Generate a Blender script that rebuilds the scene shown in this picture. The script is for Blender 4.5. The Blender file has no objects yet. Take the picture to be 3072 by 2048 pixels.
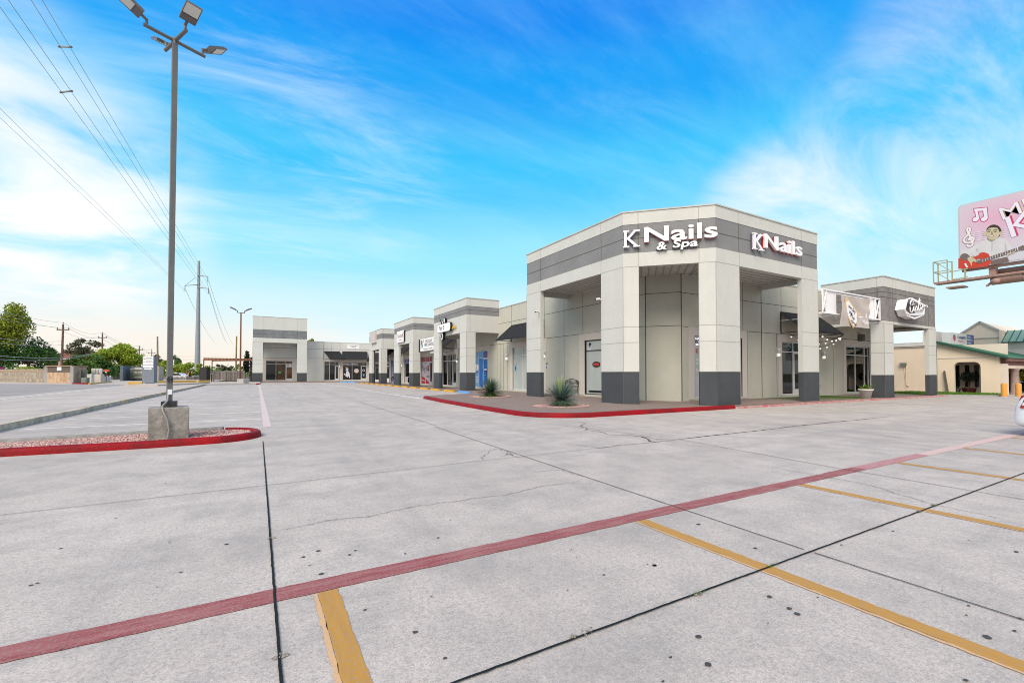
import bpy, bmesh, math, random
from mathutils import Matrix, Vector
from mathutils.geometry import tessellate_polygon
R=math.radians; PI=math.pi
rnd=random.Random(7)
sc=bpy.context.scene; COL=sc.collection

# ------------------------------------------------------------------ survey helper
# photo pixel (3072 x 2048) -> ray from the camera; used to measure where things stand
FPX=1340.; TH=R(1.2); HOR=1120.6; CYP=HOR-FPX*math.tan(TH); YAW=R(29.7); CAM=Vector((0,0,1.30))
FW=Vector((math.sin(YAW)*math.cos(TH),math.cos(YAW)*math.cos(TH),math.sin(TH)))
RT=Vector((math.cos(YAW),-math.sin(YAW),0)); UP=RT.cross(FW)
def ray(x,y): return FW+RT*((x-1536)/FPX)+UP*((CYP-y)/FPX)
def onX(x,y,X): d=ray(x,y); return CAM+d*(X/d.x)
def onY(x,y,Y): d=ray(x,y); return CAM+d*(Y/d.y)
def onZ(x,y,z=0.): d=ray(x,y); return CAM+d*((z-CAM.z)/d.z)
def onD(x,y,D):
    d=ray(x,y); return CAM+d*(D/d.dot(FW))
def zz(x0,y0,k): return lambda x,y:(x0+x*k,y0+y*k)

# ------------------------------------------------------------------ materials
MATS={}
def mat(name,col,rough=.8,spec=.3,metal=0.,ns=0,na=0.,col2=None,bump=0.,bs=None,ns2=0,na2=0.,trans=0.,streak=0.,emit=None,es=0.,coat=0.,speck=0.,speckcol=(.8,.8,.78),specks=60.,island=0.):
    m=bpy.data.materials.new(name); m.use_nodes=True; nt=m.node_tree; N=nt.nodes; L=nt.links
    b=N['Principled BSDF']; b.inputs['Base Color'].default_value=(*col,1); b.inputs['Roughness'].default_value=rough
    b.inputs['Specular IOR Level'].default_value=spec; b.inputs['Metallic'].default_value=metal
    if coat: b.inputs['Coat Weight'].default_value=coat; b.inputs['Coat Roughness'].default_value=.05
    if emit: b.inputs['Emission Color'].default_value=(*emit,1); b.inputs['Emission Strength'].default_value=es
    tc=N.new('ShaderNodeTexCoord'); cur=None
    def noise(scale,detail=6,vec=None):
        n=N.new('ShaderNodeTexNoise'); n.inputs['Scale'].default_value=scale; n.inputs['Detail'].default_value=detail; n.inputs['Roughness'].default_value=.6
        L.new(vec or tc.outputs['Object'],n.inputs['Vector']); return n
    def mix(fac,a,bb,mode='MIX'):
        x=N.new('ShaderNodeMix'); x.data_type='RGBA'; x.blend_type=mode
        if isinstance(fac,float): x.inputs[0].default_value=fac
        else: L.new(fac,x.inputs[0])
        for v,i in ((a,6),(bb,7)):
            if isinstance(v,tuple): x.inputs[i].default_value=(*v[:3],1)
            else: L.new(v,x.inputs[i])
        return x.outputs[2]
    def rng(out,a,bb,c=0.,d=1.):
        r=N.new('ShaderNodeMapRange'); r.inputs[1].default_value=a; r.inputs[2].default_value=bb; r.inputs[3].default_value=c; r.inputs[4].default_value=d
        L.new(out,r.inputs[0]); return r.outputs[0]
    cur=tuple(col)
    if ns:
        c2=col2 or tuple(c*(1-na) for c in col)
        cur=mix(rng(noise(ns).outputs[0],.35,.68),cur,c2)
    if ns2:
        d=tuple(1-na2 for _ in range(3)); cur=mix(rng(noise(ns2,3).outputs[0],.3,.7),cur,mix(1.,cur,d,'MULTIPLY'))
    if streak:
        mp=N.new('ShaderNodeMapping'); mp.inputs['Scale'].default_value=(1.9,1.9,.15); L.new(tc.outputs['Object'],mp.inputs[0])
        cur=mix(rng(noise(1.5,8,mp.outputs[0]).outputs[0],.42,.72,0,streak),cur,(.5,.48,.45) if sum(col)<.6 else tuple(c*.45 for c in col))
    if speck:
        v=N.new('ShaderNodeTexVoronoi'); v.inputs['Scale'].default_value=specks; L.new(tc.outputs['Object'],v.inputs['Vector'])
        cur=mix(rng(v.outputs['Distance'],.28,.12,0,speck),cur,speckcol)
    if island:
        g=N.new('ShaderNodeNewGeometry'); h=N.new('ShaderNodeHueSaturation'); L.new(rng(g.outputs['Random Per Island'],0,1,1-island,1+island),h.inputs['Value'])
        L.new(rng(g.outputs['Random Per Island'],0,1,.48,.52),h.inputs['Hue'])
        if isinstance(cur,tuple): h.inputs['Color'].default_value=(*cur,1)
        else: L.new(cur,h.inputs['Color'])
        cur=h.outputs[0]
    if not isinstance(cur,tuple): L.new(cur,b.inputs['Base Color'])
    if bump:
        bn=N.new('ShaderNodeBump'); bn.inputs['Strength'].default_value=bump; bn.inputs['Distance'].default_value=.02
        L.new(noise(bs or 80,4).outputs[0],bn.inputs['Height']); L.new(bn.outputs[0],b.inputs['Normal'])
    if trans:
        t=N.new('ShaderNodeBsdfTranslucent'); s=N.new('ShaderNodeMixShader'); s.inputs[0].default_value=trans
        if isinstance(cur,tuple): t.inputs[0].default_value=(*cur,1)
        else: L.new(cur,t.inputs[0])
        o=N['Material Output']; L.new(b.outputs[0],s.inputs[1]); L.new(t.outputs[0],s.inputs[2]); L.new(s.outputs[0],o.inputs[0])
    MATS[name]=m; return m
M=MATS
mat('stucco',(.62,.625,.585),.9,.15,ns=38,na=.16,ns2=.9,na2=.07,bump=.5,bs=60,streak=.07)
mat('stucco_far',(.60,.615,.585),.9,.15,ns=20,na=.12,ns2=.6,na2=.07,bump=.3,bs=50,streak=.06)
mat('stucco_rough',(.58,.575,.495),.9,.15,ns=45,na=.22,ns2=1.2,na2=.08,bump=.8,bs=70,streak=.05)
mat('band_grey',(.28,.285,.29),.9,.15,ns=40,na=.28,ns2=1.,na2=.15,bump=.6,bs=70,streak=.05)
mat('band_weathered',(.29,.275,.265),.9,.15,ns=9,na=.3,ns2=1.6,na2=.25,bump=.4,bs=60,streak=.35)
mat('band_scarred',(.23,.25,.265),.9,.15,ns=1.2,na=.3,ns2=3,na2=.2,bump=.3,streak=.06)
mat('base_grey',(.078,.086,.095),.85,.2,ns=35,na=.25,ns2=1.2,na2=.2,bump=.4,bs=60)
mat('joint',(.13,.125,.105),.9,.1,ns=6,na=.3)
mat('joint_light',(.36,.355,.325),.9,.1)
mat('trim_pink',(.60,.555,.505),.85,.2,ns=20,na=.08,bump=.2,streak=.1)
mat('coping',(.50,.50,.47),.6,.3,ns=3,na=.2)
mat('soffit',(.62,.61,.57),.7,.2,ns=4,na=.25)
mat('roofing',(.35,.34,.32),.9,.1,ns=2,na=.3)
mat('inside_wall',(.30,.28,.25),.9,.1,ns=3,na=.2)
mat('alu',(.62,.62,.62),.45,.5,ns=8,na=.1)
mat('alu_dark',(.045,.045,.048),.4,.5)
mat('white_paint',(.80,.80,.80),.5,.3,ns=5,na=.06)
mat('white_plastic',(.82,.82,.83),.35,.5)
mat('white_pot',(.74,.73,.71),.6,.3,ns=9,na=.08)
mat('black_metal',(.02,.02,.021),.5,.4)
mat('black_fabric',(.020,.021,.024),.9,.1,ns=9,na=.3,col2=(.036,.037,.040),bump=.2,bs=30)
mat('wood_brown',(.17,.09,.06),.8,.2,ns=6,na=.3)
mat('chair_metal',(.035,.033,.032),.5,.4)
mat('glass_dark',(.012,.014,.015),.04,.4,ns=1.5,na=.4)
mat('glass_brown',(.16,.075,.025),.06,.35,ns=1.2,na=.8,col2=(.008,.008,.007))
mat('glass_frost',(.44,.49,.47),.12,.5,ns=1.5,na=.10,ns2=9,na2=.05)
mat('glass_frost_blue',(.50,.51,.58),.2,.5,ns=3,na=.06)
mat('glass_grey',(.04,.043,.043),.05,.4,ns=2,na=.5)
mat('vinyl_blue',(.015,.13,.55),.25,.4,ns=2.0,na=.4,col2=(.03,.25,.62))
mat('vinyl_navy',(.045,.055,.34),.3,.4,ns=3,na=.3)
mat('vinyl_lilac',(.50,.49,.57),.3,.4,ns=4,na=.08)
mat('vinyl_red',(.36,.035,.05),.3,.4,ns=5,na=.4)
mat('vinyl_crimson',(.45,.008,.03),.3,.4,ns=6,na=.3)
mat('vinyl_sky',(.16,.42,.72),.3,.4,ns=3,na=.2)
mat('black_gloss',(.008,.008,.008),.12,.5)
mat('letter_white',(.83,.83,.85),.3,.4)
mat('letter_red',(.50,.04,.04),.4,.4)
mat('letter_blue',(.10,.09,.36),.4,.4)
mat('letter_green',(.02,.10,.06),.4,.4)
mat('ink_black',(.02,.02,.025),.6,.2)
mat('ink_grey',(.28,.28,.28),.6,.2)
mat('ink_navy',(.03,.05,.16),.6,.2)
mat('ink_orange',(.62,.24,.10),.6,.2)
mat('ink_pale',(.62,.56,.52),.6,.2)
mat('ink_green',(.10,.48,.16),.6,.2)
mat('ink_gold',(.62,.44,.24),.5,.3)
mat('ink_purple',(.20,.02,.28),.6,.2)
mat('sign_white',(.80,.80,.81),.4,.35,ns=6,na=.05)
mat('banner_cloth',(.52,.46,.42),.35,.4,ns=2.2,na=.14)
mat('sign_cream',(.55,.51,.47),.6,.2,ns=5,na=.08)
mat('sign_grey',(.55,.55,.54),.5,.3,ns=4,na=.06)
mat('sign_blue',(.07,.09,.23),.5,.3)
mat('yellow_sign',(.75,.42,.02),.4,.3,ns=14,na=.3)
mat('led_panel',(.01,.01,.012),.3,.5,emit=(.12,.10,.16),es=.5)
mat('led_text',(.7,.7,.75),.3,.3,emit=(.95,.92,1.),es=1.0)
mat('led_frame',(.6,.6,.5),.4,.4)
mat('bulb_lit',(.9,.88,.8),.3,.3,emit=(1.,.93,.8),es=.6)
mat('open_red',(.5,.02,.02),.3,.3,emit=(1.,.05,.03),es=.5)
mat('round_yellow',(.75,.62,.05),.4,.3,emit=(1.,.8,.1),es=.25)
mat('concrete',(.44,.425,.41),.85,.25,ns=1.3,na=.18,ns2=14,na2=.12,bump=.25,bs=50)
mat('concrete_old',(.40,.375,.335),.9,.2,ns=5,na=.42,ns2=16,na2=.25,bump=.6,bs=25,speck=.5,speckcol=(.15,.14,.12),specks=22)
mat('asphalt',(.385,.35,.325),.9,.2,ns=.35,na=.22,ns2=12,na2=.12,bump=.3,bs=60)
mat('drive_concrete',(.55,.485,.43),.9,.2,ns=.6,na=.22,ns2=9,na2=.14,bump=.3,bs=60)
mat('aggregate',(.33,.255,.22),.9,.2,ns=55,na=.45,ns2=1.4,na2=.15,bump=.7,bs=90,speck=.6,speckcol=(.42,.37,.34),specks=45)
mat('gravel_pink',(.52,.33,.30),.9,.2,island=.35)
mat('gravel_bed',(.38,.25,.23),.95,.1,ns=40,na=.5,bump=1.,bs=60)
mat('red_curb',(.34,.002,.008),.6,.18,ns=2.6,na=.75,col2=(.17,.008,.012),ns2=22,na2=.3,bump=.5,bs=30,speck=.2,speckcol=(.30,.12,.10),specks=40)
mat('red_faded',(.42,.09,.09),.8,.2,ns=6,na=.5,col2=(.42,.36,.33),ns2=20,na2=.2)
mat('kerb_stone',(.72,.62,.49),.9,.2,ns=3,na=.5,col2=(.40,.36,.29),ns2=14,na2=.25,bump=.7,bs=22)
mat('kerb_grey',(.36,.345,.33),.9,.2,ns=6,na=.3,ns2=16,na2=.2,bump=.5,bs=30)
mat('kerb_yellow',(.62,.36,.04),.7,.3,ns=5,na=.3,col2=(.45,.33,.16))
mat('stop_yellow',(.72,.37,.02),.6,.3,ns=4,na=.3,col2=(.55,.26,.03),ns2=18,na2=.15)
mat('stop_blue',(.10,.33,.70),.6,.3,ns=6,na=.2)
mat('line_white',(.78,.77,.75),.8,.2,ns=9,na=.22,col2=(.62,.60,.58))
mat('line_bluish',(.18,.28,.45),.8,.2,ns=9,na=.3,col2=(.40,.42,.45))
mat('line_pink',(.64,.53,.50),.8,.2,ns=14,na=.2,col2=(.52,.42,.41))
mat('tar',(.016,.019,.019),.85,.2,ns=20,na=.4)
mat('crack',(.085,.08,.075),.9,.1,ns=9,na=.3)
mat('gum',(.075,.075,.075),.85,.2,ns=30,na=.3)
mat('soil',(.16,.145,.095),.95,.1,ns=.5,na=.4)
mat('turf',(.055,.13,.016),.9,.15,island=.5)
mat('lawn',(.10,.20,.03),.9,.15,island=.5)
mat('pole_grey',(.15,.147,.147),.5,.4,ns=3,na=.15,ns2=20,na2=.1)
mat('pole_dark',(.032,.032,.035),.5,.4,ns=8,na=.2)
mat('fixture',(.13,.12,.125),.45,.5,ns=8,na=.2)
mat('fixture_lens',(.62,.64,.60),.2,.5,speck=.6,speckcol=(.85,.85,.6),specks=40)
mat('conduit',(.26,.26,.26),.5,.4)
mat('steel_pole',(.30,.33,.36),.5,.4,ns=1,na=.15)
mat('wood_pole',(.17,.12,.095),.9,.1,ns=4,na=.3)
mat('wood_pole_old',(.33,.23,.10),.9,.1,ns=2,na=.4)
mat('cable',(.28,.31,.34),.6,.3)
mat('cable_light',(.45,.46,.46),.6,.3)
mat('insulator',(.20,.21,.22),.4,.4)
mat('bark',(.10,.075,.055),.95,.1,ns=8,na=.4)
mat('leaf_olive',(.25,.29,.035),.7,.2,island=.55,trans=.3)
mat('leaf_dark',(.065,.14,.033),.7,.2,island=.6,trans=.25)
mat('leaf_mid',(.14,.225,.05),.7,.2,island=.5,trans=.3)
mat('leaf_bright',(.33,.41,.05),.7,.2,island=.45,trans=.35)
mat('leaf_grey',(.13,.13,.08),.8,.1,island=.5,trans=.2)
mat('leaf_yellow',(.30,.27,.03),.7,.2,island=.5,trans=.3)
mat('leaf_black',(.012,.02,.012),.7,.2,island=.5)
mat('flower_red',(.45,.02,.04),.7,.2,island=.3)
mat('flower_magenta',(.55,.04,.32),.7,.2,island=.3)
mat('frond_dead',(.33,.20,.09),.9,.1,island=.4)
mat('yucca_leaf',(.085,.15,.085),.55,.35,island=.5)
mat('yucca_blue',(.13,.20,.165),.55,.35,island=.5)
mat('yucca_new',(.30,.38,.10),.6,.3,island=.3)
mat('yucca_dry',(.16,.085,.04),.9,.1,island=.4)
mat('stone_wall',(.52,.43,.34),.9,.1,ns=2.5,na=.4,col2=(.22,.21,.17),ns2=12,na2=.25,bump=.6,bs=15)
mat('stone_cap',(.42,.27,.20),.9,.1,ns=7,na=.3)
mat('brick_dark',(.19,.155,.125),.9,.1,ns=9,na=.4,ns2=2,na2=.2,bump=.6,bs=18)
mat('plaster_peach',(.62,.45,.31),.9,.1,ns=1.6,na=.4,col2=(.33,.22,.15),ns2=9,na2=.15,streak=.3)
mat('cabinet_green',(.18,.20,.17),.6,.3,ns=3,na=.2)
mat('cabinet_beige',(.50,.46,.40),.6,.3,ns=3,na=.1)
mat('cabinet_grey',(.52,.52,.50),.6,.3,ns=3,na=.08)
mat('fence_white',(.56,.56,.58),.8,.2,ns=4,na=.15)
mat('fence_wood',(.235,.205,.19),.9,.1,ns=5,na=.35,island=.35)
mat('enclosure_blue',(.14,.165,.19),.8,.2,ns=2,na=.25)
mat('enclosure_tan',(.52,.43,.34),.9,.1,ns=3,na=.2)
mat('dumpster',(.12,.15,.11),.6,.3,ns=2.5,na=.35,streak=.3)
mat('sign_post_blue',(.185,.215,.255),.6,.3,ns=4,na=.15)
mat('orange_red',(.55,.12,.06),.7,.2,ns=6,na=.2)
mat('bollard_orange',(.66,.30,.055),.5,.3,ns=5,na=.12)
mat('roof_red',(.20,.085,.065),.9,.1,ns=5,na=.25)
mat('roof_pale',(.55,.57,.6),.6,.3,ns=3,na=.1)
mat('pergola_wood',(.36,.18,.12),.8,.2,ns=5,na=.25)
mat('peach_wall',(.80,.66,.50),.9,.1,ns=1.0,na=.07,ns2=25,na2=.06,bump=.3,bs=30,streak=.10)
mat('cream_wall',(.72,.62,.51),.9,.1,ns=1.2,na=.07,bump=.2,bs=30)
mat('cream_pale',(.62,.585,.54),.9,.1,ns=1.2,na=.06)
mat('roof_green',(.075,.215,.145),.45,.4,ns=1.5,na=.15)
mat('roof_green_pale',(.22,.36,.28),.5,.4,ns=1.5,na=.12)
mat('roof_green_dark',(.02,.07,.048),.5,.4)
mat('fascia_brown',(.25,.13,.11),.8,.2,ns=5,na=.3)
mat('column_stone',(.40,.29,.26),.9,.1,ns=8,na=.3)
mat('planter_maroon',(.065,.012,.012),.7,.2,ns=4,na=.3)
mat('plank_grey',(.15,.135,.105),.9,.1,ns=6,na=.4)
mat('billboard_steel',(.40,.25,.20),.6,.3,ns=2,na=.25)
mat('billboard_rail',(.36,.36,.22),.6,.3)
mat('billboard_edge',(.48,.48,.50),.5,.3)
mat('skin_print',(.52,.46,.31),.6,.2,ns=6,na=.15)
mat('skin_shade',(.30,.25,.16),.6,.2)
mat('hair_print',(.045,.04,.03),.6,.2)
mat('shirt_print',(.58,.57,.58),.6,.2,ns=3,na=.10)
mat('shirt_fold',(.42,.42,.44),.6,.2)
mat('guitar_red',(.52,.06,.035),.6,.2,ns=4,na=.15)
mat('guitar_dark',(.16,.12,.11),.6,.2)
mat('pink_line',(.48,.05,.14),.6,.2)
mat('gold_line',(.36,.26,.13),.6,.2)
mat('glyph_white',(.68,.66,.74),.6,.2)
mat('car_white',(.74,.76,.80),.25,.5,coat=.6)
mat('car_glass',(.01,.012,.014),.05,.8)
mat('tyre',(.015,.015,.016),.8,.2)
mat('rim',(.35,.35,.36),.3,.5,metal=.7)
mat('lamp_red',(.45,.008,.012),.2,.6)
mat('lamp_clear',(.6,.58,.58),.2,.6)
mat('toy_pink',(.6,.03,.16),.6,.2); mat('toy_orange',(.7,.25,.02),.6,.2); mat('toy_green',(.05,.35,.06),.6,.2); mat('toy_mauve',(.35,.06,.30),.6,.2)
mat('cloth_tan',(.25,.16,.10),.9,.1,ns=6,na=.3); mat('cloth_sage',(.20,.22,.16),.9,.1,ns=6,na=.2); mat('cloth_dark',(.02,.02,.022),.9,.1)
mat('truss_white',(.80,.79,.80),.45,.4)

def glass_clear():
    m=bpy.data.materials.new('glass_clear'); m.use_nodes=True; nt=m.node_tree; N=nt.nodes; L=nt.links; N.clear()
    o=N.new('ShaderNodeOutputMaterial'); mx=N.new('ShaderNodeMixShader'); t=N.new('ShaderNodeBsdfTransparent'); t.inputs[0].default_value=(.55,.56,.54,1)
    g=N.new('ShaderNodeBsdfGlossy'); g.inputs['Roughness'].default_value=.02; g.inputs[0].default_value=(.9,.9,.9,1)
    f=N.new('ShaderNodeFresnel'); f.inputs[0].default_value=1.5
    L.new(f.outputs[0],mx.inputs[0]); L.new(t.outputs[0],mx.inputs[1]); L.new(g.outputs[0],mx.inputs[2]); L.new(mx.outputs[0],o.inputs[0]); MATS['glass_clear']=m
glass_clear()

def ground_material():
    """weathered concrete: cloudy tone, fine grain, pale speckle, pits, tyre marks"""
    m=bpy.data.materials.new('lot_concrete'); m.use_nodes=True; nt=m.node_tree; N=nt.nodes; L=nt.links; b=N['Principled BSDF']
    b.inputs['Roughness'].default_value=.85; b.inputs['Specular IOR Level'].default_value=.25
    tc=N.new('ShaderNodeTexCoord')
    def mp(s):
        k=N.new('ShaderNodeMapping'); k.inputs['Scale'].default_value=s; L.new(tc.outputs['Object'],k.inputs[0]); return k.outputs[0]
    def noise(scale,det=6,v=None,ro=.6):
        n=N.new('ShaderNodeTexNoise'); n.inputs['Scale'].default_value=scale; n.inputs['Detail'].default_value=det; n.inputs['Roughness'].default_value=ro
        L.new(v or tc.outputs['Object'],n.inputs['Vector']); return n.outputs[0]
    def rng(o,a,bb,c=0.,d=1.):
        r=N.new('ShaderNodeMapRange'); r.inputs[1].default_value=a; r.inputs[2].default_value=bb; r.inputs[3].default_value=c; r.inputs[4].default_value=d; L.new(o,r.inputs[0]); return r.outputs[0]
    def mix(f,a,bb,mode='MIX'):
        x=N.new('ShaderNodeMix'); x.data_type='RGBA'; x.blend_type=mode
        if isinstance(f,float): x.inputs[0].default_value=f
        else: L.new(f,x.inputs[0])
        for v,i in ((a,6),(bb,7)):
            if isinstance(v,tuple): x.inputs[i].default_value=(*v,1)
            else: L.new(v,x.inputs[i])
        return x.outputs[2]
    c=mix(rng(noise(.55,7),.33,.68),(.585,.508,.445),(.475,.414,.361))
    c=mix(rng(noise(.22,5),.40,.62,0,.5),c,(.64,.565,.50))
    c=mix(rng(noise(1.7,9,ro=.72),.43,.68,0,.8),c,(.325,.297,.275))
    c=mix(rng(noise(34,8,ro=.85),.47,.62,0,.70),c,(.25,.235,.22))
    c=mix(rng(noise(95,4,ro=.8),.50,.62,0,.60),c,(.21,.20,.19))
    c=mix(rng(noise(80,4,ro=.8),.55,.66,0,.6),c,(.68,.66,.63))
    c=mix(rng(noise(11,6,ro=.7),.55,.75,0,.35),c,(.56,.545,.53))
    c=mix(rng(noise(.9,8,mp((1.2,.10,1)),.65),.48,.72,0,.55),c,(.30,.27,.25))     # tyre drag along the aisle
    c=mix(rng(noise(.8,8,mp((.07,1.1,1)),.65),.50,.74,0,.5),c,(.30,.27,.25))
    for s,lo,hi,col,amt in ((70,.20,.10,(.80,.79,.76),.7),(33,.09,.05,(.10,.10,.10),.8)):
        v=N.new('ShaderNodeTexVoronoi'); v.inputs['Scale'].default_value=s; L.new(tc.outputs['Object'],v.inputs['Vector'])
        k=N.new('ShaderNodeMath'); k.operation='MULTIPLY'; L.new(rng(v.outputs['Distance'],lo,hi,0,amt),k.inputs[0]); L.new(rng(noise(.6 if s>50 else 1.1,3),.46,.62),k.inputs[1])
        c=mix(k.outputs[0],c,col)
    L.new(c,b.inputs['Base Color'])
    bn=N.new('ShaderNodeBump'); bn.inputs['Strength'].default_value=.35; bn.inputs['Distance'].default_value=.01; L.new(noise(45,6,ro=.75),bn.inputs['Height']); L.new(bn.outputs[0],b.inputs['Normal'])
    MATS['lot_concrete']=m
ground_material()
def paint_material(name,col,worn,amt):
    amt=(min(1.,amt[0]*1.15),amt[1])
    """road paint rubbed through to the concrete along the traffic"""
    m=mat(name,col,.75,.25); nt=m.node_tree; N=nt.nodes; L=nt.links; b=N['Principled BSDF']; tc=N.new('ShaderNodeTexCoord')
    mp=N.new('ShaderNodeMapping'); mp.inputs['Scale'].default_value=amt[1]; L.new(tc.outputs['Object'],mp.inputs[0])
    n=N.new('ShaderNodeTexNoise'); n.inputs['Scale'].default_value=5; n.inputs['Detail'].default_value=9; n.inputs['Roughness'].default_value=.7; L.new(mp.outputs[0],n.inputs['Vector'])
    r=N.new('ShaderNodeMapRange'); r.inputs[1].default_value=.38; r.inputs[2].default_value=.75; r.inputs[4].default_value=amt[0]; L.new(n.outputs[0],r.inputs[0])
    n2=N.new('ShaderNodeTexNoise'); n2.inputs['Scale'].default_value=70; n2.inputs['Detail'].default_value=4; L.new(tc.outputs['Object'],n2.inputs['Vector'])
    r2=N.new('ShaderNodeMapRange'); r2.inputs[1].default_value=.5; r2.inputs[2].default_value=.70; r2.inputs[4].default_value=.6; L.new(n2.outputs[0],r2.inputs[0])
    x=N.new('ShaderNodeMix'); x.data_type='RGBA'; x.inputs[6].default_value=(*col,1); x.inputs[7].default_value=(*worn,1); L.new(r.outputs[0],x.inputs[0])
    y=N.new('ShaderNodeMix'); y.data_type='RGBA'; L.new(x.outputs[2],y.inputs[6]); y.inputs[7].default_value=(.30,.27,.26,1); L.new(r2.outputs[0],y.inputs[0]); L.new(y.outputs[2],b.inputs['Base Color'])
paint_material('line_red',(.255,.052,.055),(.40,.20,.18),(.8,(.6,4,1)))
paint_material('line_red_pale',(.60,.40,.36),(.62,.50,.44),(.7,(.6,4,1)))
paint_material('line_ochre',(.48,.245,.04),(.36,.20,.06),(.8,(6,.5,1)))
paint_material('line_ochre_edge',(.62,.38,.19),(.52,.34,.2),(.7,(6,.5,1)))

# ------------------------------------------------------------------ mesh builder
class MB:
    def __init__(s,M=None): s.v=[]; s.f=[]; s.mi=[]; s.M=M or Matrix.Identity(4); s.cm=0; s.sm=[]
    def add(s,vs,fs,mi=None,smooth=False):
        b=len(s.v); s.v+=[tuple(s.M@Vector(p)) for p in vs]
        for f in fs: s.f.append([b+i for i in f]); s.mi.append(s.cm if mi is None else mi); s.sm.append(smooth)
        return s
    def box(s,x0,y0,z0,x1,y1,z1,mi=None):
        x0,x1=min(x0,x1),max(x0,x1); y0,y1=min(y0,y1),max(y0,y1); z0,z1=min(z0,z1),max(z0,z1)
        return s.add([(x0,y0,z0),(x1,y0,z0),(x1,y1,z0),(x0,y1,z0),(x0,y0,z1),(x1,y0,z1),(x1,y1,z1),(x0,y1,z1)],
                     [(0,3,2,1),(4,5,6,7),(0,1,5,4),(1,2,6,5),(2,3,7,6),(3,0,4,7)],mi)
    def quad(s,a,b,c,d,mi=None): return s.add([a,b,c,d],[(0,1,2,3)],mi)
    def prism(s,pts,z0,z1,mi=None):
        n=len(pts); z0f=z0 if callable(z0) else (lambda x,y:z0); z1f=z1 if callable(z1) else (lambda x,y:z1)
        vs=[(x,y,z0f(x,y)) for x,y in pts]+[(x,y,z1f(x,y)) for x,y in pts]
        tri=tessellate_polygon([[Vector((x,y,0)) for x,y in pts]])
        area=sum(pts[i][0]*pts[(i+1)%n][1]-pts[(i+1)%n][0]*pts[i][1] for i in range(n))
        fs=[]
        for t in tri:
            a,b,c=[Vector((*pts[i],0)) for i in t]
            t=list(t)
            if (b-a).cross(c-a).z<0: t=t[::-1]
            fs.append([n+i for i in t]); fs.append(t[::-1])
        for i in range(n):
            j=(i+1)%n; fs.append((i,j,n+j,n+i) if area>0 else (j,i,n+i,n+j))
        return s.add(vs,fs,mi)
    def plate(s,pts,y0,y1,mi=None):
        """outline in local x,z given a thickness from y0 (front, -y) to y1"""
        k=s.M; s.M=k@Matrix(((1,0,0,0),(0,0,-1,0),(0,1,0,0),(0,0,0,1))); s.prism(pts,-y1,-y0,mi); s.M=k; return s
    def tube(s,path,r,n=8,mi=None,cap=True,smooth=True):
        P=[Vector(p) for p in path]; rr=r if isinstance(r,(list,tuple)) else [r]*len(P); vs=[];fs=[]
        for i,p in enumerate(P):
            t=(P[min(i+1,len(P)-1)]-P[max(i-1,0)]).normalized(); a=Vector((0,0,1)) if abs(t.z)<.95 else Vector((1,0,0))
            u=t.cross(a).normalized(); w=t.cross(u)
            for k in range(n): vs.append(p+(u*math.cos(2*PI*k/n)+w*math.sin(2*PI*k/n))*rr[i])
        for i in range(len(P)-1):
            for k in range(n): fs.append((i*n+k,i*n+(k+1)%n,(i+1)*n+(k+1)%n,(i+1)*n+k))
        s.add(vs,fs,mi,smooth)
        if cap: s.add(vs[:n],[list(range(n))],mi); s.add(vs[-n:],[list(range(n))[::-1]],mi)
        return s
    def bar(s,a,b,w,h,mi=None):
        a=Vector(a);b=Vector(b);t=(b-a).normalized(); up=Vector((0,0,1)) if abs(t.z)<.95 else Vector((1,0,0)); u=t.cross(up).normalized()*w/2; q=u.cross(t).normalized()*h/2
        vs=[a-u-q,a+u-q,a+u+q,a-u+q,b-u-q,b+u-q,b+u+q,b-u+q]
        return s.add(vs,[(0,1,2,3),(7,6,5,4),(0,4,5,1),(1,5,6,2),(2,6,7,3),(3,7,4,0)],mi)
    def lathe(s,prof,c=(0,0,0),n=20,mi=None,smooth=True):
        vs=[];fs=[]
        for r,z in prof:
            for k in range(n): a=2*PI*k/n; vs.append((c[0]+r*math.cos(a),c[1]+r*math.sin(a),c[2]+z))
        for i in range(len(prof)-1):
            for k in range(n): fs.append((i*n+k,i*n+(k+1)%n,(i+1)*n+(k+1)%n,(i+1)*n+k))
        return s.add(vs,fs,mi,smooth)
    def ball(s,c,r,mi=None,n=10,sz=1.):
        pr=[(max(r*math.sin(PI*i/6),1e-4),-r*math.cos(PI*i/6)*sz) for i in range(7)]; return s.lathe(pr,c,n,mi)
    def ell(s,cx,cz,rx,rz,y0,y1,mi=None,n=20,a0=0): return s.plate([(cx+rx*math.cos(a0+2*PI*i/n),cz+rz*math.sin(a0+2*PI*i/n)) for i in range(n)],y0,y1,mi)
    def text(s,body,x0,z0,w,h,y,ext=.002,mi=None,bold=0.,shear=0.):
        """letters fitted to the rectangle x0..x0+w, z0..z0+h in local x,z standing proud of y"""
        cu=bpy.data.curves.new('t','FONT'); cu.body=body; cu.size=1; cu.extrude=.05; cu.offset=bold; cu.shear=shear; cu.resolution_u=3
        o=bpy.data.objects.new('t',cu); COL.objects.link(o); bpy.context.view_layer.update()
        me=bpy.data.meshes.new_from_object(o.evaluated_get(bpy.context.evaluated_depsgraph_get()))
        xs=[v.co.x for v in me.vertices]; ys=[v.co.y for v in me.vertices]
        if xs:
            ax,bx,ay,by=min(xs),max(xs),min(ys),max(ys); sx=w/max(bx-ax,1e-6); sy=h/max(by-ay,1e-6)
            vs=[(x0+(v.co.x-ax)*sx, y-(ext if v.co.z>0 else 0), z0+(v.co.y-ay)*sy) for v in me.vertices]
            s.add(vs,[list(p.vertices) for p in me.polygons],mi)
        bpy.data.objects.remove(o); bpy.data.meshes.remove(me); bpy.data.curves.remove(cu); return s
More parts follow.
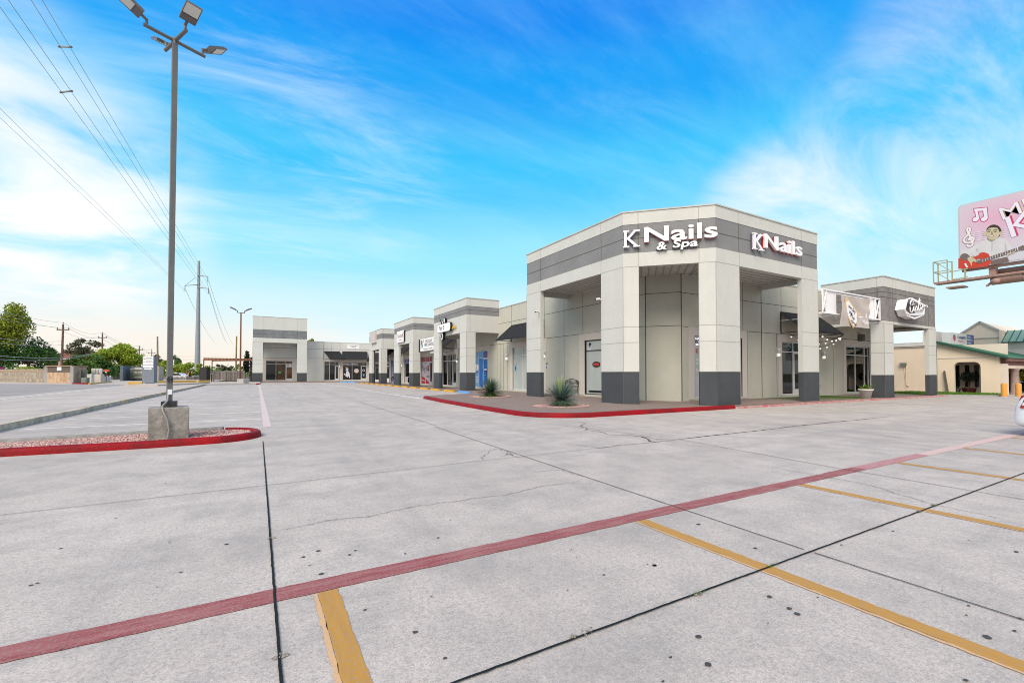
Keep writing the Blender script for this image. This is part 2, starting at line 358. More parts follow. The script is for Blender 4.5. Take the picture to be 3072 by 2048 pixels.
    def build(s,name,mats,parent=None,local=False,bevel=0.):
        if not s.v: return None
        me=bpy.data.meshes.new(name); V=[Vector(p) for p in s.v]
        lo=Vector((min(p.x for p in V),min(p.y for p in V),min(p.z for p in V))); hi=Vector((max(p.x for p in V),max(p.y for p in V),max(p.z for p in V)))
        c=Vector(((lo.x+hi.x)/2,(lo.y+hi.y)/2,lo.z))
        me.from_pydata([tuple(p-c) for p in V],[],s.f)
        for m in (mats if isinstance(mats,(list,tuple)) else [mats]): me.materials.append(MATS[m] if isinstance(m,str) else m)
        me.polygons.foreach_set('material_index',s.mi); me.polygons.foreach_set('use_smooth',s.sm); me.update()
        o=bpy.data.objects.new(name,me); COL.objects.link(o); o.location=c
        if parent is not None:
            o.parent=parent
            if not local: o.location=c-WL(parent)
        if bevel:
            b=o.modifiers.new('bevel','BEVEL'); b.width=bevel; b.segments=2; b.limit_method='ANGLE'
        return o
def WL(o):
    v=Vector((0,0,0))
    while o is not None: v+=Vector(o.location); o=o.parent
    return v
def tag(o,label=None,cat=None,group=None,kind=None):
    if label: o['label']=label
    if cat: o['category']=cat
    if group: o['group']=group
    if kind: o['kind']=kind
    return o
def empty(name,loc,label,cat,group=None):
    o=bpy.data.objects.new(name,None); COL.objects.link(o); o.location=loc; o.empty_display_size=.3; return tag(o,label,cat,group)
def dup(root,loc,rotz,label,group=None):
    r=root.copy(); COL.objects.link(r); r.location=loc; r.rotation_euler=(0,0,rotz); r['label']=label
    if group: r['group']=group
    for ch in list(root.children):
        c=ch.copy(); COL.objects.link(c); c.parent=r
        for g in ch.children:
            d=g.copy(); COL.objects.link(d); d.parent=c
    return r
def struct(o): o['kind']='structure'; return o
def facade(p0,p1):
    """frame with x along the wall (left to right seen from outside), y inward, z up"""
    u=Vector((p1[0]-p0[0],p1[1]-p0[1],0)).normalized()
    return Matrix(((u.x,-u.y,0,p0[0]),(u.y,u.x,0,p0[1]),(0,0,1,0),(0,0,0,1)))
def flen(p0,p1): return math.hypot(p1[0]-p0[0],p1[1]-p0[1])
def wall(mb,p0,p1,z0,z1,openings=(),th=.2,mi=0):
    mb.M=facade(p0,p1); Lw=flen(p0,p1); x=0
    for a,b,zb,zt in sorted(openings):
        if a>x: mb.box(x,0,z0,a,th,z1,mi)
        if zt<z1: mb.box(a,0,zt,b,th,z1,mi)
        if zb>z0: mb.box(a,0,z0,b,th,zb,mi)
        x=b
    if x<Lw: mb.box(x,0,z0,Lw,th,z1,mi)
    mb.M=Matrix.Identity(4)
def hj(mb,x0,x1,z,mi,w=.028,y=0): mb.box(x0,y-.003,z-w/2,x1,y+.01,z+w/2,mi)
def vj(mb,x,z0,z1,mi,w=.028,y=0): mb.box(x-w/2,y-.004,z0,x+w/2,y+.01,z1,mi)

# ------------------------------------------------------------------ camera, light, sky
cd=bpy.data.cameras.new('camera'); co=bpy.data.objects.new('camera',cd); COL.objects.link(co)
cd.sensor_width=36; cd.lens=36*FPX/3072; cd.clip_start=.05; cd.clip_end=5000; cd.shift_y=(CYP-1024)/3072
co.location=CAM; co.rotation_euler=(PI/2+TH,0,-YAW); sc.camera=co
SUN_AZ=R(232); SUN_EL=R(42)
ld=bpy.data.lights.new('sun','SUN'); ld.energy=2.75; ld.angle=R(36); ld.color=(1.,.905,.79)
lo=bpy.data.objects.new('sun',ld); COL.objects.link(lo)
sd=Vector((math.sin(SUN_AZ)*math.cos(SUN_EL),math.cos(SUN_AZ)*math.cos(SUN_EL),math.sin(SUN_EL)))
lo.rotation_euler=(-sd).to_track_quat('-Z','Y').to_euler(); lo.location=(0,-20,60)
W=bpy.data.worlds.new('World'); sc.world=W; W.use_nodes=True
def build_sky():
    nt=W.node_tree; N=nt.nodes; L=nt.links; bg=N['Background']
    sky=N.new('ShaderNodeTexSky'); sky.sky_type='NISHITA'; sky.sun_disc=False; sky.sun_elevation=SUN_EL; sky.sun_rotation=SUN_AZ
    sky.air_density=1.0; sky.dust_density=.6; sky.ozone_density=2.2
    tc=N.new('ShaderNodeTexCoord'); dirv=tc.outputs['Generated']
    def math_(op,a,b=None):
        m=N.new('ShaderNodeMath'); m.operation=op
        for i,v in enumerate((a,b)):
            if v is None: continue
            if isinstance(v,(int,float)): m.inputs[i].default_value=v
            else: L.new(v,m.inputs[i])
        return m.outputs[0]
    def rng(o,a,b,c=0.,d=1.,sm=True):
        r=N.new('ShaderNodeMapRange'); r.interpolation_type='SMOOTHSTEP' if sm else 'LINEAR'
        for i,v in ((1,a),(2,b),(3,c),(4,d)): r.inputs[i].default_value=v
        L.new(o,r.inputs[0]); return r.outputs[0]
    sp=N.new('ShaderNodeSeparateXYZ'); L.new(dirv,sp.inputs[0]); z=sp.outputs[2]
    def mixc(f,a,b,mode='MIX'):
        x=N.new('ShaderNodeMix'); x.data_type='RGBA'; x.blend_type=mode
        if isinstance(f,float): x.inputs[0].default_value=f
        else: L.new(f,x.inputs[0])
        for v,i in ((a,6),(b,7)):
            if isinstance(v,tuple): x.inputs[i].default_value=(*v,1)
            else: L.new(v,x.inputs[i])
        return x.outputs[2]
    hs=N.new('ShaderNodeHueSaturation'); hs.inputs['Saturation'].default_value=1.55; hs.inputs['Hue'].default_value=.495; hs.inputs['Value'].default_value=1.0
    L.new(sky.outputs[0],hs.inputs['Color'])
    K=SKYK
    # grade of the air with height: deep azure overhead, cyan half way, pale at the horizon
    ramp=N.new('ShaderNodeValToRGB'); cr=ramp.color_ramp; cr.interpolation='EASE'
    stops=[(0.0,(.96,.93,.88)),(.06,(.92,.96,.97)),(.13,(.74,.95,1.0)),(.24,(.36,.86,1.0)),(.41,(.045,.58,1.0)),(.54,(.008,.38,.98)),(.64,(.003,.26,.94)),(1.,(.002,.16,.75))]
    cr.elements[0].position=stops[0][0]; cr.elements[0].color=(*stops[0][1],1); cr.elements[1].position=1.; cr.elements[1].color=(*stops[-1][1],1)
    for p,c in stops[1:-1]:
        e=cr.elements.new(p); e.color=(*c,1)
    L.new(math_('MAXIMUM',z,0.0),ramp.inputs[0])
    up=N.new('ShaderNodeVectorMath'); up.operation='SCALE'; L.new(ramp.outputs[0],up.inputs[0]); up.inputs['Scale'].default_value=K
    base=mixc(.90,hs.outputs[0],up.outputs[0])
    # cirrus: planar projection of the direction, stretched and warped
    zc=math_('MAXIMUM',z,.03); px=math_('DIVIDE',sp.outputs[0],math_('ADD',zc,.12)); py=math_('DIVIDE',sp.outputs[1],math_('ADD',zc,.12))
    cb=N.new('ShaderNodeCombineXYZ'); L.new(px,cb.inputs[0]); L.new(py,cb.inputs[1])
    def noise(scale,det,rough,vec,dist=0.):
        n=N.new('ShaderNodeTexNoise'); n.inputs['Scale'].default_value=scale; n.inputs['Detail'].default_value=det; n.inputs['Roughness'].default_value=rough; n.inputs['Distortion'].default_value=dist
        L.new(vec,n.inputs['Vector']); return n.outputs[0]
    def mapping(rot,scale,loc=(0,0,0)):
        m=N.new('ShaderNodeMapping'); m.inputs['Rotation'].default_value=(0,0,rot); m.inputs['Scale'].default_value=scale; m.inputs['Location'].default_value=loc; L.new(cb.outputs[0],m.inputs[0]); return m.outputs[0]
    wisp=noise(1.1,10,.62,mapping(R(20),(.55,1.9,1),(3.1,1.7,0)),.9)
    wisp2=noise(2.4,9,.66,mapping(R(-35),(.5,1.6,1),(7.3,2.2,0)),.7)
    puff=noise(1.5,9,.58,mapping(0,(1,1,1),(1.3,5.2,0)),.4)
    def blob(px_,py_,inner,outer):
        d=ray(px_,py_).normalized(); dp=N.new('ShaderNodeVectorMath'); dp.operation='DOT_PRODUCT'; L.new(dirv,dp.inputs[0]); dp.inputs[1].default_value=d
        return rng(dp.outputs['Value'],math.cos(R(outer)),math.cos(R(inner)))
    def mx(*a):
        r=a[0]
        for b in a[1:]: r=math_('MAXIMUM',r,b)
        return r
    left=mx(blob(60,600,3,16),blob(280,740,1,9),blob(-300,500,5,19))
    c1=math_('MULTIPLY',left,rng(puff,.28,.62,0,.96))
    right=mx(blob(2600,560,1,11),blob(2740,400,1,11),blob(2960,60,2,10),blob(2350,660,1,10))
    c2=math_('MULTIPLY',right,rng(wisp,.30,.74,0,.85))
    c3=math_('MULTIPLY',mx(blob(800,480,3,17),blob(1150,560,1,10)),rng(wisp2,.40,.82,0,.34))
    c4=math_('MULTIPLY',rng(wisp,.34,.9,0,.32),rng(z,.06,.35,1.,.8))
    c5=rng(wisp2,.38,.92,0,.28)
    # unseen overcast overhead and behind the camera, added to whiten the blue light
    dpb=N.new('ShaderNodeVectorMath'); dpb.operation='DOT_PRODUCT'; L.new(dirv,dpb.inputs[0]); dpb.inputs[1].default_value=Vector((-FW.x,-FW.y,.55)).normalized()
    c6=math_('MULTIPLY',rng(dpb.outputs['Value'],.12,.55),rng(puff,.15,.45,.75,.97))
    inv=1.0
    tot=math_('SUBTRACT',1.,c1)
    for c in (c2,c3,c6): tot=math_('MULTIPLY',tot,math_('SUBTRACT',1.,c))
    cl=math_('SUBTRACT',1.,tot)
    white=mixc(rng(z,.02,.2),(.97*K,.95*K,.92*K),(1.0*K,1.0*K,1.02*K))
    glow=math_('MULTIPLY',mx(blob(520,1120,3,22),blob(-500,1120,5,24),blob(760,1110,2,12)),rng(z,.16,.0,0,.75))
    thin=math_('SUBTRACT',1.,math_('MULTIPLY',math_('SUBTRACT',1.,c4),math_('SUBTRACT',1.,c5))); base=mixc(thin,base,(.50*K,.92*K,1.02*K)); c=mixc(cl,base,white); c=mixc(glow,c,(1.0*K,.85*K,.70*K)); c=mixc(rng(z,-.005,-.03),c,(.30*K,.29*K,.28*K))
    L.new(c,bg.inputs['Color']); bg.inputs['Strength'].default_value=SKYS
SKYS=.10; SKYK=8.5
build_sky()
vs=sc.view_settings; vs.view_transform='Standard'; vs.look='None'; vs.exposure=.30; vs.gamma=1
sc.cycles.max_bounces=6; sc.cycles.transparent_max_bounces=12; sc.cycles.use_denoising=True; sc.cycles.denoising_prefilter='ACCURATE'; sc.cycles.filter_width=1.0
# ================================================================== GROUND, ROADS, MARKINGS
paint_material('line_red_mid',(.42,.17,.17),(.48,.30,.29),(.8,(.6,4,1)))
struct(MB().quad((-2500,-2500,-.04),(2500,-2500,-.04),(2500,2500,-.04),(-2500,2500,-.04)).build('ground','soil'))
struct(MB().quad((-5.0,-30,0),(70,-30,0),(70,72.7,0),(-5.0,72.7,0)).build('parking_lot','lot_concrete'))
ZD=.13
struct(MB().box(-70,-30,-.03,-5.19,118,ZD).build('driveway','drive_concrete'))
struct(MB().quad((-70,40,ZD+.004),(-11.2,28.8,ZD+.004),(-11.6,62,ZD+.004),(-70,112,ZD+.004)).build('alley_road','asphalt'))
def ribbon(mb,pts,w,z,mi=0,jit=0.,step=.25,seed=1):
    rr=random.Random(seed); P=[]
    for (a,b) in zip(pts[:-1],pts[1:]):
        a=Vector((a[0],a[1],0)); b=Vector((b[0],b[1],0)); n=max(1,int((b-a).length/step))
        for i in range(n): P.append(a.lerp(b,i/n))
    P.append(Vector((pts[-1][0],pts[-1][1],0))); vs=[]; fs=[]
    for i,p in enumerate(P):
        t=(P[min(i+1,len(P)-1)]-P[max(i-1,0)]).normalized(); q=Vector((-t.y,t.x,0)); c=p+q*rr.uniform(-jit,jit)
        wj=min(.5,jit*60); l=w/2*(1+rr.uniform(-wj,wj)); r=w/2*(1+rr.uniform(-wj,wj))
        vs+=[tuple(c+q*l+Vector((0,0,z))),tuple(c-q*r+Vector((0,0,z)))]
    for i in range(len(P)-1): fs.append((2*i+1,2*i+3,2*i+2,2*i))
    mb.add(vs,fs,mi)
def G(x,y,z=0): p=onZ(x,y,z); return (p.x,p.y)
p3=zz(600,1250,.6378); p4=zz(1800,1250,.5408)
def G3(*l): return [G(*p3(x,y)) for x,y in l]
def G4(*l): return [G(*p4(x,y)) for x,y in l]
# painted lines, 4 mm above the slab
mk=MB()
def rough_x(mb,x0,x1,y0,y1,z,mi,seed,j=.004):
    rr=random.Random(seed); n=max(2,int((x1-x0)/.07)); vs=[];fs=[]
    for i in range(n+1):
        x=x0+(x1-x0)*i/n; vs+=[(x,y0+rr.uniform(-j,j)+.003*math.sin(x*2.3),z),(x,y1+rr.uniform(-j,j)+.003*math.sin(x*1.7+1),z)]
    for i in range(n): fs.append((2*i,2*i+2,2*i+3,2*i+1))
    mb.add(vs,fs,mi)
rough_x(mk,-5,7.2,2.90,3.075,.004,0,1); rough_x(mk,7.2,9.3,2.90,3.075,.004,1,2); rough_x(mk,9.3,30,2.90,3.075,.004,2,3)
struct(mk.build('stall_end_line',['line_red','line_red_mid','line_red_pale']))
def rough_strip(mb,x0,x1,y0,y1,z,mi,seed,j=.006):
    rr=random.Random(seed); n=max(2,int((y1-y0)/.05)); vs=[];fs=[]
    for i in range(n+1):
        y=y0+(y1-y0)*i/n; vs+=[(x0+rr.uniform(-j,j),y,z),(x1+rr.uniform(-j,j),y,z)]
    for i in range(n): fs.append((2*i,2*i+1,2*i+3,2*i+2))
    mb.add(vs,fs,mi)
for i in range(8):
    x=.33+2.59*i; m_=MB(); rough_strip(m_,x-.005,x+.105,-2.6,2.892,.004,0,i); rough_strip(m_,x-.03,x-.006,-2.6,2.885,.004,1,i+50,.004)
    struct(m_.build('stall_line',['line_ochre','line_ochre_edge']))
m_=MB(); rough_strip(m_,.14,.32,12.4,61.2,.004,0,3,.008); struct(m_.build('edge_line','line_pink'))
m_=MB()
for y in (14.75,17.4,20.45,23.4,26.3,29.2,32.1,35.,37.9,40.8,43.7,46.6,49.5,52.4,55.3,58.2): m_.box(-4.7,y-.045,.002,.1,y+.045,.004)
struct(m_.build('left_stall_lines','line_white'))
m_=MB(); ribbon(m_,[(7.38,22.3),(7.40,66)],.11,.004)
for y in (33.3,36.4,39.4,42.4,45.5,48.5,51.6): m_.box(7.5,y-.04,.002,11.9,y+.04,.004)
struct(m_.build('right_stall_lines','line_white'))
m_=MB(); ribbon(m_,[(7.5,27.9),(11.6,27.9)],.10,.004); ribbon(m_,[(7.5,23.2),(12.2,25.3)],.10,.004); ribbon(m_,[(7.46,22.4),(7.46,27.8)],.09,.0045)
struct(m_.build('access_aisle_lines','line_white'))
m_=MB()
for i in range(5): ribbon(m_,[(8.3+.85*i,24.2+.35*i),(8.0+.85*i,27.2)],.12,.004)
ribbon(m_,[(10.3,33.2),(11.7,33.2)],.8,.004)
struct(m_.build('access_aisle_hatching','line_bluish'))
m_=MB(); ribbon(m_,[(-9.9,24),(-10.15,32),(-10.7,50.5)],.16,ZD+.009); struct(m_.build('lane_line','line_white'))
def crack(mb,pts,w,z,seed,amp=.12,depth=5):
    rr=random.Random(seed)
    def sub(a,b,d):
        if d==0: return [a]
        m=(a+b)/2; t=(b-a); m=m+Vector((-t.y,t.x,0))*rr.uniform(-amp,amp); return sub(a,m,d-1)+sub(m,b,d-1)
    P=[]; V=[Vector((p[0],p[1],0)) for p in pts]
    for a,b in zip(V[:-1],V[1:]): P+=sub(a,b,depth)
    P.append(V[-1]); vs=[];fs=[]
    for i,p in enumerate(P):
        t=(P[min(i+1,len(P)-1)]-P[max(i-1,0)]); t=t.normalized() if t.length>1e-6 else Vector((1,0,0)); q=Vector((-t.y,t.x,0)); e=w/2*rr.uniform(.25,1.25)*min(1,.3+6*i/len(P),.3+6*(len(P)-1-i)/len(P))
        vs+=[tuple(p+q*e+Vector((0,0,z))),tuple(p-q*e+Vector((0,0,z)))]
    mb.add(vs,[(2*i+1,2*i+3,2*i+2,2*i) for i in range(len(P)-1)],0)
# slab joints, cracks, gum, 8 mm above
jt=MB()
ribbon(jt,[(.095,-4),(.11,9.85)],.014,.008,0,.0016,.05,11); ribbon(jt,[(-5,1.77),(.085,1.77)],.016,.008,0,.001,.06,12)
ribbon(jt,[(.13,1.77),(36,1.80)],.014,.0085,0,.0016,.05,12)
struct(jt.build('expansion_joints','tar'))
ck=MB()
ribbon(ck,[(-5,5.86),(.1,5.95),(2.8,6.03),(14,6.12)],.008,.007,0,.002,.1,13)
ribbon(ck,[(3.52,-3.5),(3.52,1.75)],.011,.007,0,.002,.1,14); ribbon(ck,[(3.52,1.82),(3.56,3.1),(3.8,10.5)],.011,.007,0,.002,.1,15)
ribbon(ck,G4((430,125),(1400,300),(2352,460)),.012,.007,0,.002,.15,16); crack(ck,G4((-300,40),(430,125)),.016,.007,17,.02)
crack(ck,G4((430,125),(1050,55),(1600,0)),.03,.007,18,.015); crack(ck,G3((340,545),(550,500),(800,470),(1000,425),(1200,400),(1350,378),(1500,355),(1620,325),(1800,295)),.0075,.007,19,.10)
crack(ck,G3((1345,205),(1335,180),(1400,150),(1460,178),(1560,200)),.009,.007,20,.18); crack(ck,G3((1410,190),(1440,172),(1470,185)),.012,.0072,21,.2)
crack(ck,G4((-260,0),(-80,75),(60,100),(180,105),(290,120),(420,130)),.022,.0065,22,.14,6); crack(ck,G4((180,105),(270,135),(330,140)),.03,.0066,23,.2)
crack(ck,G4((-200,150),(0,175),(280,145),(420,130)),.014,.0064,24,.12); crack(ck,G4((950,280),(1200,325),(1500,380),(1860,490),(2352,600)),.008,.006,25,.08,6)
crack(ck,G4((1330,70),(1650,115),(1900,155),(2352,200)),.012,.006,26,.08,6); crack(ck,G3((1560,265),(1700,250),(1800,280)),.008,.006,27,.2)
crack(ck,[(-5,9.2),(-2,9.1),(0,9.1)],.006,.006,28); crack(ck,[(.2,16.6),(6.8,16.9)],.016,.006,29,.05); crack(ck,[(.2,24),(7.2,24.2)],.02,.006,30,.05); ribbon(ck,[(3.9,10.6),(4.1,22)],.012,.006,0,.004,.2,31)
for y in (15.9,18.9,21.8,24.9,28): crack(ck,[(-4.6,y),(-.1,y+.1)],.02,.006,int(y),.04)
struct(ck.build('slab_cracks','crack'))
gm=MB(); rg=random.Random(5)
def blot(x,y,r,asp=1.3,z=.0055):
    n=9; a0=rg.uniform(0,6); gm.add([(x+r*asp*math.cos(a0+2*PI*i/n)*rg.uniform(.75,1.2),y+r*math.sin(a0+2*PI*i/n)*rg.uniform(.75,1.2),z) for i in range(n)],[list(range(n))])
for q in G4((860,730),(300,825),(545,1222),(1095,1095),(940,1000),(2150,1225),(2300,1190),(2330,1120),(2045,1050),(2030,1465),(1340,712),(1625,635),(545,597),(1050,1065),(2310,750),(600,1377)): blot(*q,.015*rg.uniform(.45,1.1))
for q in G3((730,630),(555,632),(487,660),(703,650),(1010,1015),(1152,1137),(570,740),(583,385),(1120,570),(2140,700),(965,645),(1900,745),(775,910)): blot(*q,.014*rg.uniform(.4,1.1))
for x,y in ((85,1340),(415,1315),(70,1345),(265,1190),(140,1260),(380,1110),(520,1250)): blot(*G(x*1.306,y*1.306),.011*rg.uniform(.5,1.1))
for i in range(170):
    x=rg.uniform(-4,16); y=rg.uniform(.4,13)
    if rg.random()<.55: x=rg.uniform(-2.5,7); y=rg.uniform(.5,6)
    blot(x,y,rg.uniform(.002,.0055)*(1 if rg.random()<.9 else 1.7),rg.uniform(1,2.2))
struct(gm.build('gum_spots','gum'))
sp=MB()
for (x,y),r in zip(G3((1790,1025),(335,572),(378,1128))+G4((1850,493),(1775,527),(545,985)),(.035,.02,.018,.03,.025,.02)):
    for k in range(26):
        a=rg.uniform(0,6.3); d=r*rg.random()**.5; s_=rg.uniform(.003,.009); cx,cy=x+d*math.cos(a)*1.9,y+d*math.sin(a)*.8
        sp.add([(cx-s_,cy-s_,.004),(cx+s_,cy-s_*.6,.004),(cx+s_*.4,cy+s_,.004),(cx,cy,.004+s_*1.3)],[(0,1,3),(1,2,3),(2,0,3)])
o=sp.build('joint_crumbs','concrete_old'); tag(o,'crumbled concrete along the black expansion joints',kind='stuff')
wd=MB()
for (x,y) in G4((1850,493),(1775,527),(545,985),(960,830)):
    for k in range(34):
        a=rg.uniform(0,6.3); l=rg.uniform(.015,.04); bx,by=x+rg.gauss(0,.03),y+rg.gauss(0,.006)
        wd.add([(bx-.002,by,.006),(bx+.002,by,.006),(bx+l*.6*math.cos(a),by+l*.6*math.sin(a),.006+l*.5)],[(0,1,2)])
tag(wd.build('joint_weeds','lawn'),'small green weeds in the black pavement joint',kind='stuff')

# ------------------------------------------------------------------ kerbs, sidewalk
def kerb(name,path,w,h,mats,z0=-.02,mis=None,dip=None):
    """rounded kerb swept along a path (outer face on the right of travel)"""
    P=[Vector((*p,0)) for p in path]; prof=[(-w/2,z0),(-w/2,h-.02),(-w/2+.02,h),(w/2-.05,h),(w/2-.015,h-.02),(w/2,h-.055),(w/2+.012,z0)]; n=len(prof); vs=[];fs=[];mi=[]
    m=MB()
    for i,p in enumerate(P):
        t=(P[min(i+1,len(P)-1)]-P[max(i-1,0)]).normalized(); q=Vector((t.y,-t.x,0))
        sc_=1 if dip is None else dip(p)
        for a,z in prof: vs.append(tuple(p+q*a+Vector((0,0,z*sc_ if z>0 else z))))
    for i in range(len(P)-1):
        for k in range(n-1): fs.append((i*n+k,(i+1)*n+k,(i+1)*n+k+1,i*n+k+1))
    m.add(vs,fs,0,True); m.add(vs[:n],[list(range(n))],0); m.add(vs[-n:],[list(range(n))[::-1]],0)
    return struct(m.build(name,mats))
def arc(cx,cy,r,a0,a1,n=12): return [(cx+r*math.cos(R(a0+(a1-a0)*i/n)),cy+r*math.sin(R(a0+(a1-a0)*i/n))) for i in range(n+1)]
# island at the lamp post
kerb('red_kerb',[(-16,10.55),(-8,10.32),(-3.4,10.11),(-1.6,9.99)]+arc(-.78,10.83,.80,-95,75,14),.13,.125,'red_curb')
kerb('grey_kerb',arc(-.80,10.85,.80,78,100,3)+[(-2.0,11.62),(-4.2,11.32),(-8,10.98),(-16,11.2)],.15,.145,'kerb_grey')
struct(MB().prism([(-16,10.6),(-8,10.36),(-3.4,10.15),(-1.6,10.03),(-.7,10.07),(-.02,10.75),(-.3,11.5),(-.9,11.7),(-2.,11.58),(-4.2,11.28),(-8,10.95)],-.02,.075).build('gravel_bed','gravel_bed'))
def stones(name,label,n,region,z,smin,smax,m,seed):
    r=random.Random(seed); mb=MB(); c=0
    while c<n:
        p=region(r)
        if p is None: continue
        x,y=p; s=r.uniform(smin,smax); a=r.uniform(0,6.3); ca,sa=math.cos(a),math.sin(a)
        k=[(1,0,0),(0,1,0),(-1,0,0),(0,-1,0),(0,0,.8),(0,0,-.5)]; vs=[]
        for (u,v,w) in k:
            u*=s*r.uniform(.7,1.3); v*=s*r.uniform(.6,1.1); vs.append((x+u*ca-v*sa,y+u*sa+v*ca,z+w*s+s*.2))
        mb.add(vs,[(0,1,4),(1,2,4),(2,3,4),(3,0,4),(1,0,5),(2,1,5),(3,2,5),(0,3,5)]); c+=1
    return tag(mb.build(name,m),label,kind='stuff')
def isl(r):
    x=r.uniform(-4.6,-.1); t=r.random(); lo=10.18+max(0,(-1.6-x))*.07; hi=11.62+min(0,(x+2))*.13
    if x>-.9: lo+= (x+.9)**2*.5; hi-=(x+.9)**2*.6
    y=lo+(hi-lo)*t
    if -1.77<x<-1.1 and 10.38<y<11.05: return None
    return (x,y)
stones('gravel','pink gravel filling the kerbed island round the lamp post',5200,isl,.078,.009,.02,'gravel_pink',3)
# worn stone kerb between the lot and the raised drive
kx=lambda y:-5.08-.0*y
kb=MB(); y=-6; rk=random.Random(12)
while y<60.6:
    l=rk.choice((.9,1.3,1.9,2.4)); l=min(l,60.6-y); x0=-5.19+rk.uniform(-.012,.012); h=.15+rk.uniform(-.012,.01)
    kb.box(x0,y,-.02,x0+.19,y+l-rk.choice((.012,.02,.045)),h,0)
    if rk.random()<.4:
        a=y+rk.uniform(.05,l*.5); kb.box(x0+.186,a,.03,x0+.194,min(a+rk.uniform(.15,.45),y+l-.04),h-.02,1); kb.box(x0+.05,a,h,x0+.185,min(a+.3,y+l-.04),h+.003,1)
    y+=l
o=struct(kb.build('stone_kerb',['kerb_stone','kerb_yellow'],bevel=.012))
kerb('far_kerb',[(-.1,61.35),(-2.5,61.2),(-5.1,60.9)],.15,.14,'kerb_grey')
struct(MB().box(-.1,61.2,-.02,.25,61.5,.15).build('red_kerb_end','red_curb',bevel=.02))
struct(MB().prism([(-5.2,60.95),(-.05,61.4),(.25,61.45),(.4,72.6),(-.9,77.5),(-16,77.5),(-5.2,70)],-.02,.133).build('far_pavement','drive_concrete'))
# plaza and sidewalk (one sheet with the building on it)
corner=arc(8.75,12.15,1.68,183,268,10)
edge=[(7.62,22.55),(7.30,19.),(7.12,15.),(7.07,13.2)]+corner+[(12.,10.43),(15.4,10.36)]
ZS=lambda x,y: .14 if x<13 else max(.05,.14-(x-13)*.012)
SID=[(x+.1,y+.0) for x,y in edge[:3]]+[(x+.07,y+.07) for x,y in edge[3:-1]]+[(15.4,10.5),(22,10.46),(34.6,10.22),(34.6,13.6),(16.2,13.6),(15.4,14.6),(15.4,72),(13.4,75.4),(9.3,76.6),(-.9,76.4),(-.8,72.65),(12.3,72.65),(12.3,25.1)]
struct(MB().prism(SID,-.02,ZS).build('sidewalk','aggregate'))
kerb('red_kerb_plaza',edge,.13,.14,'red_curb')
kerb('low_kerb',[(15.38,10.37),(18,10.36),(22,10.34),(28,10.2),(34.7,10.1)],.16,.075,'red_faded')
struct(MB().prism([(7.66,22.7),(12.3,25.0),(12.3,25.12),(7.62,22.82)],-.02,.13).build('plaza_edge','kerb_grey'))
for c in ((10.26,20.21),(9.55,13.15)): 
    struct(MB().prism([(c[0]+1.12*math.cos(2*PI*i/28),c[1]+.92*math.sin(2*PI*i/28)) for i in range(28)],.10,.144).build('plant_bed','gravel_bed'))
def ring(c):
    def f(r):
        a=r.uniform(0,6.3); d=r.random()**.5; return (c[0]+1.1*d*math.cos(a),c[1]+.9*d*math.sin(a))
    return f
stones('bed_gravel','pink gravel in the round bed of the nearer yucca',1300,ring((9.55,13.15)),.146,.010,.02,'gravel_pink',5)
stones('bed_gravel','pink gravel in the round bed of the farther yucca',1000,ring((10.26,20.21)),.146,.011,.022,'gravel_pink',6)
# artificial turf in front of the restaurant windows
TF=[(21.2,11.1),(22.6,13.05),(27.3,13.05),(27.3,10.62),(22.3,10.62)]
def turf():
    r=random.Random(21); mb=MB(); mb.prism([(20.6,13.1),(21.3,10.75),(27.45,10.55),(27.45,13.1)],.04,lambda x,y:ZS(x,y)+.018,0)
    for i in range(9000):
        x=r.uniform(20.8,27.4); y=r.uniform(10.6,13.05)
        if x<21.3 and (13.1-y)<(21.3-x)*0+ (x-20.6)*0: continue
        if x<21.3 and y<13.1-(x-20.6)/.7*2.35: continue
        z=ZS(x,y)+.018; a=r.uniform(0,6.3); w=.012; h=r.uniform(.02,.045)
        mb.add([(x-w*math.cos(a),y-w*math.sin(a),z),(x+w*math.cos(a),y+w*math.sin(a),z),(x+r.uniform(-.02,.02),y+r.uniform(-.02,.02),z+h)],[(0,1,2)])
    return tag(mb.build('artificial_turf','turf'),'green artificial turf laid in front of the restaurant windows',kind='stuff')
turf()
# ------------------------------------------------------------------ wheel stops
def stop_mesh(m):
    mb=MB(); l=.9; pr=[(-.085,0),(-.075,.07),(-.05,.125),(.05,.125),(.075,.07),(.085,0)]; vs=[];
    for y,s in ((-l,.86),(-l+.05,1),(l-.05,1),(l,.86)): vs+=[(x*s,y,z*s) for x,z in pr]
    n=6; fs=[]
    for i in range(3):
        for k in range(n-1): fs.append((i*n+k,i*n+k+1,(i+1)*n+k+1,(i+1)*n+k))
    fs+= [tuple(range(n)), tuple(range(3*n,4*n))[::-1]]
    mb.add(vs,fs); return mb.build('wheel_stop',m,bevel=.008)
k3=600/2352; z3=zz(1050,850,k3)
near=[1232,1060,925,795,685,587,500,420,350,285,222,165]
GW='yellow wheel stops along the shop columns'
ws=stop_mesh('stop_yellow'); first=True
ords=['nearest yellow','second nearest yellow','third nearest yellow','fourth nearest yellow','fifth nearest yellow','sixth yellow, counted from the blue one,','seventh yellow, counted from the blue one,','eighth yellow, counted from the blue one,','ninth yellow, counted from the blue one,','third last yellow','second last yellow','farthest yellow']
blue=stop_mesh('stop_blue'); px,py=z3(1418,1285); yn=onX(px,1178,12.15).y; blue.location=(12.08,yn+.9,0); tag(blue,'light blue concrete wheel stop in front of the wide column of the music shop','wheel stop')
pos=[]
for i,x in enumerate(near):
    px=z3(x,0)[0]; p=onX(px,1170,12.15); pos.append(p.y+.9)
for i,yc in enumerate(pos):
    o=ws if i==0 else ws.copy()
    if i: COL.objects.link(o)
    o.location=(12.08,yc,0); tag(o,ords[i]+' concrete wheel stop of the row before the shops','wheel stop',GW)
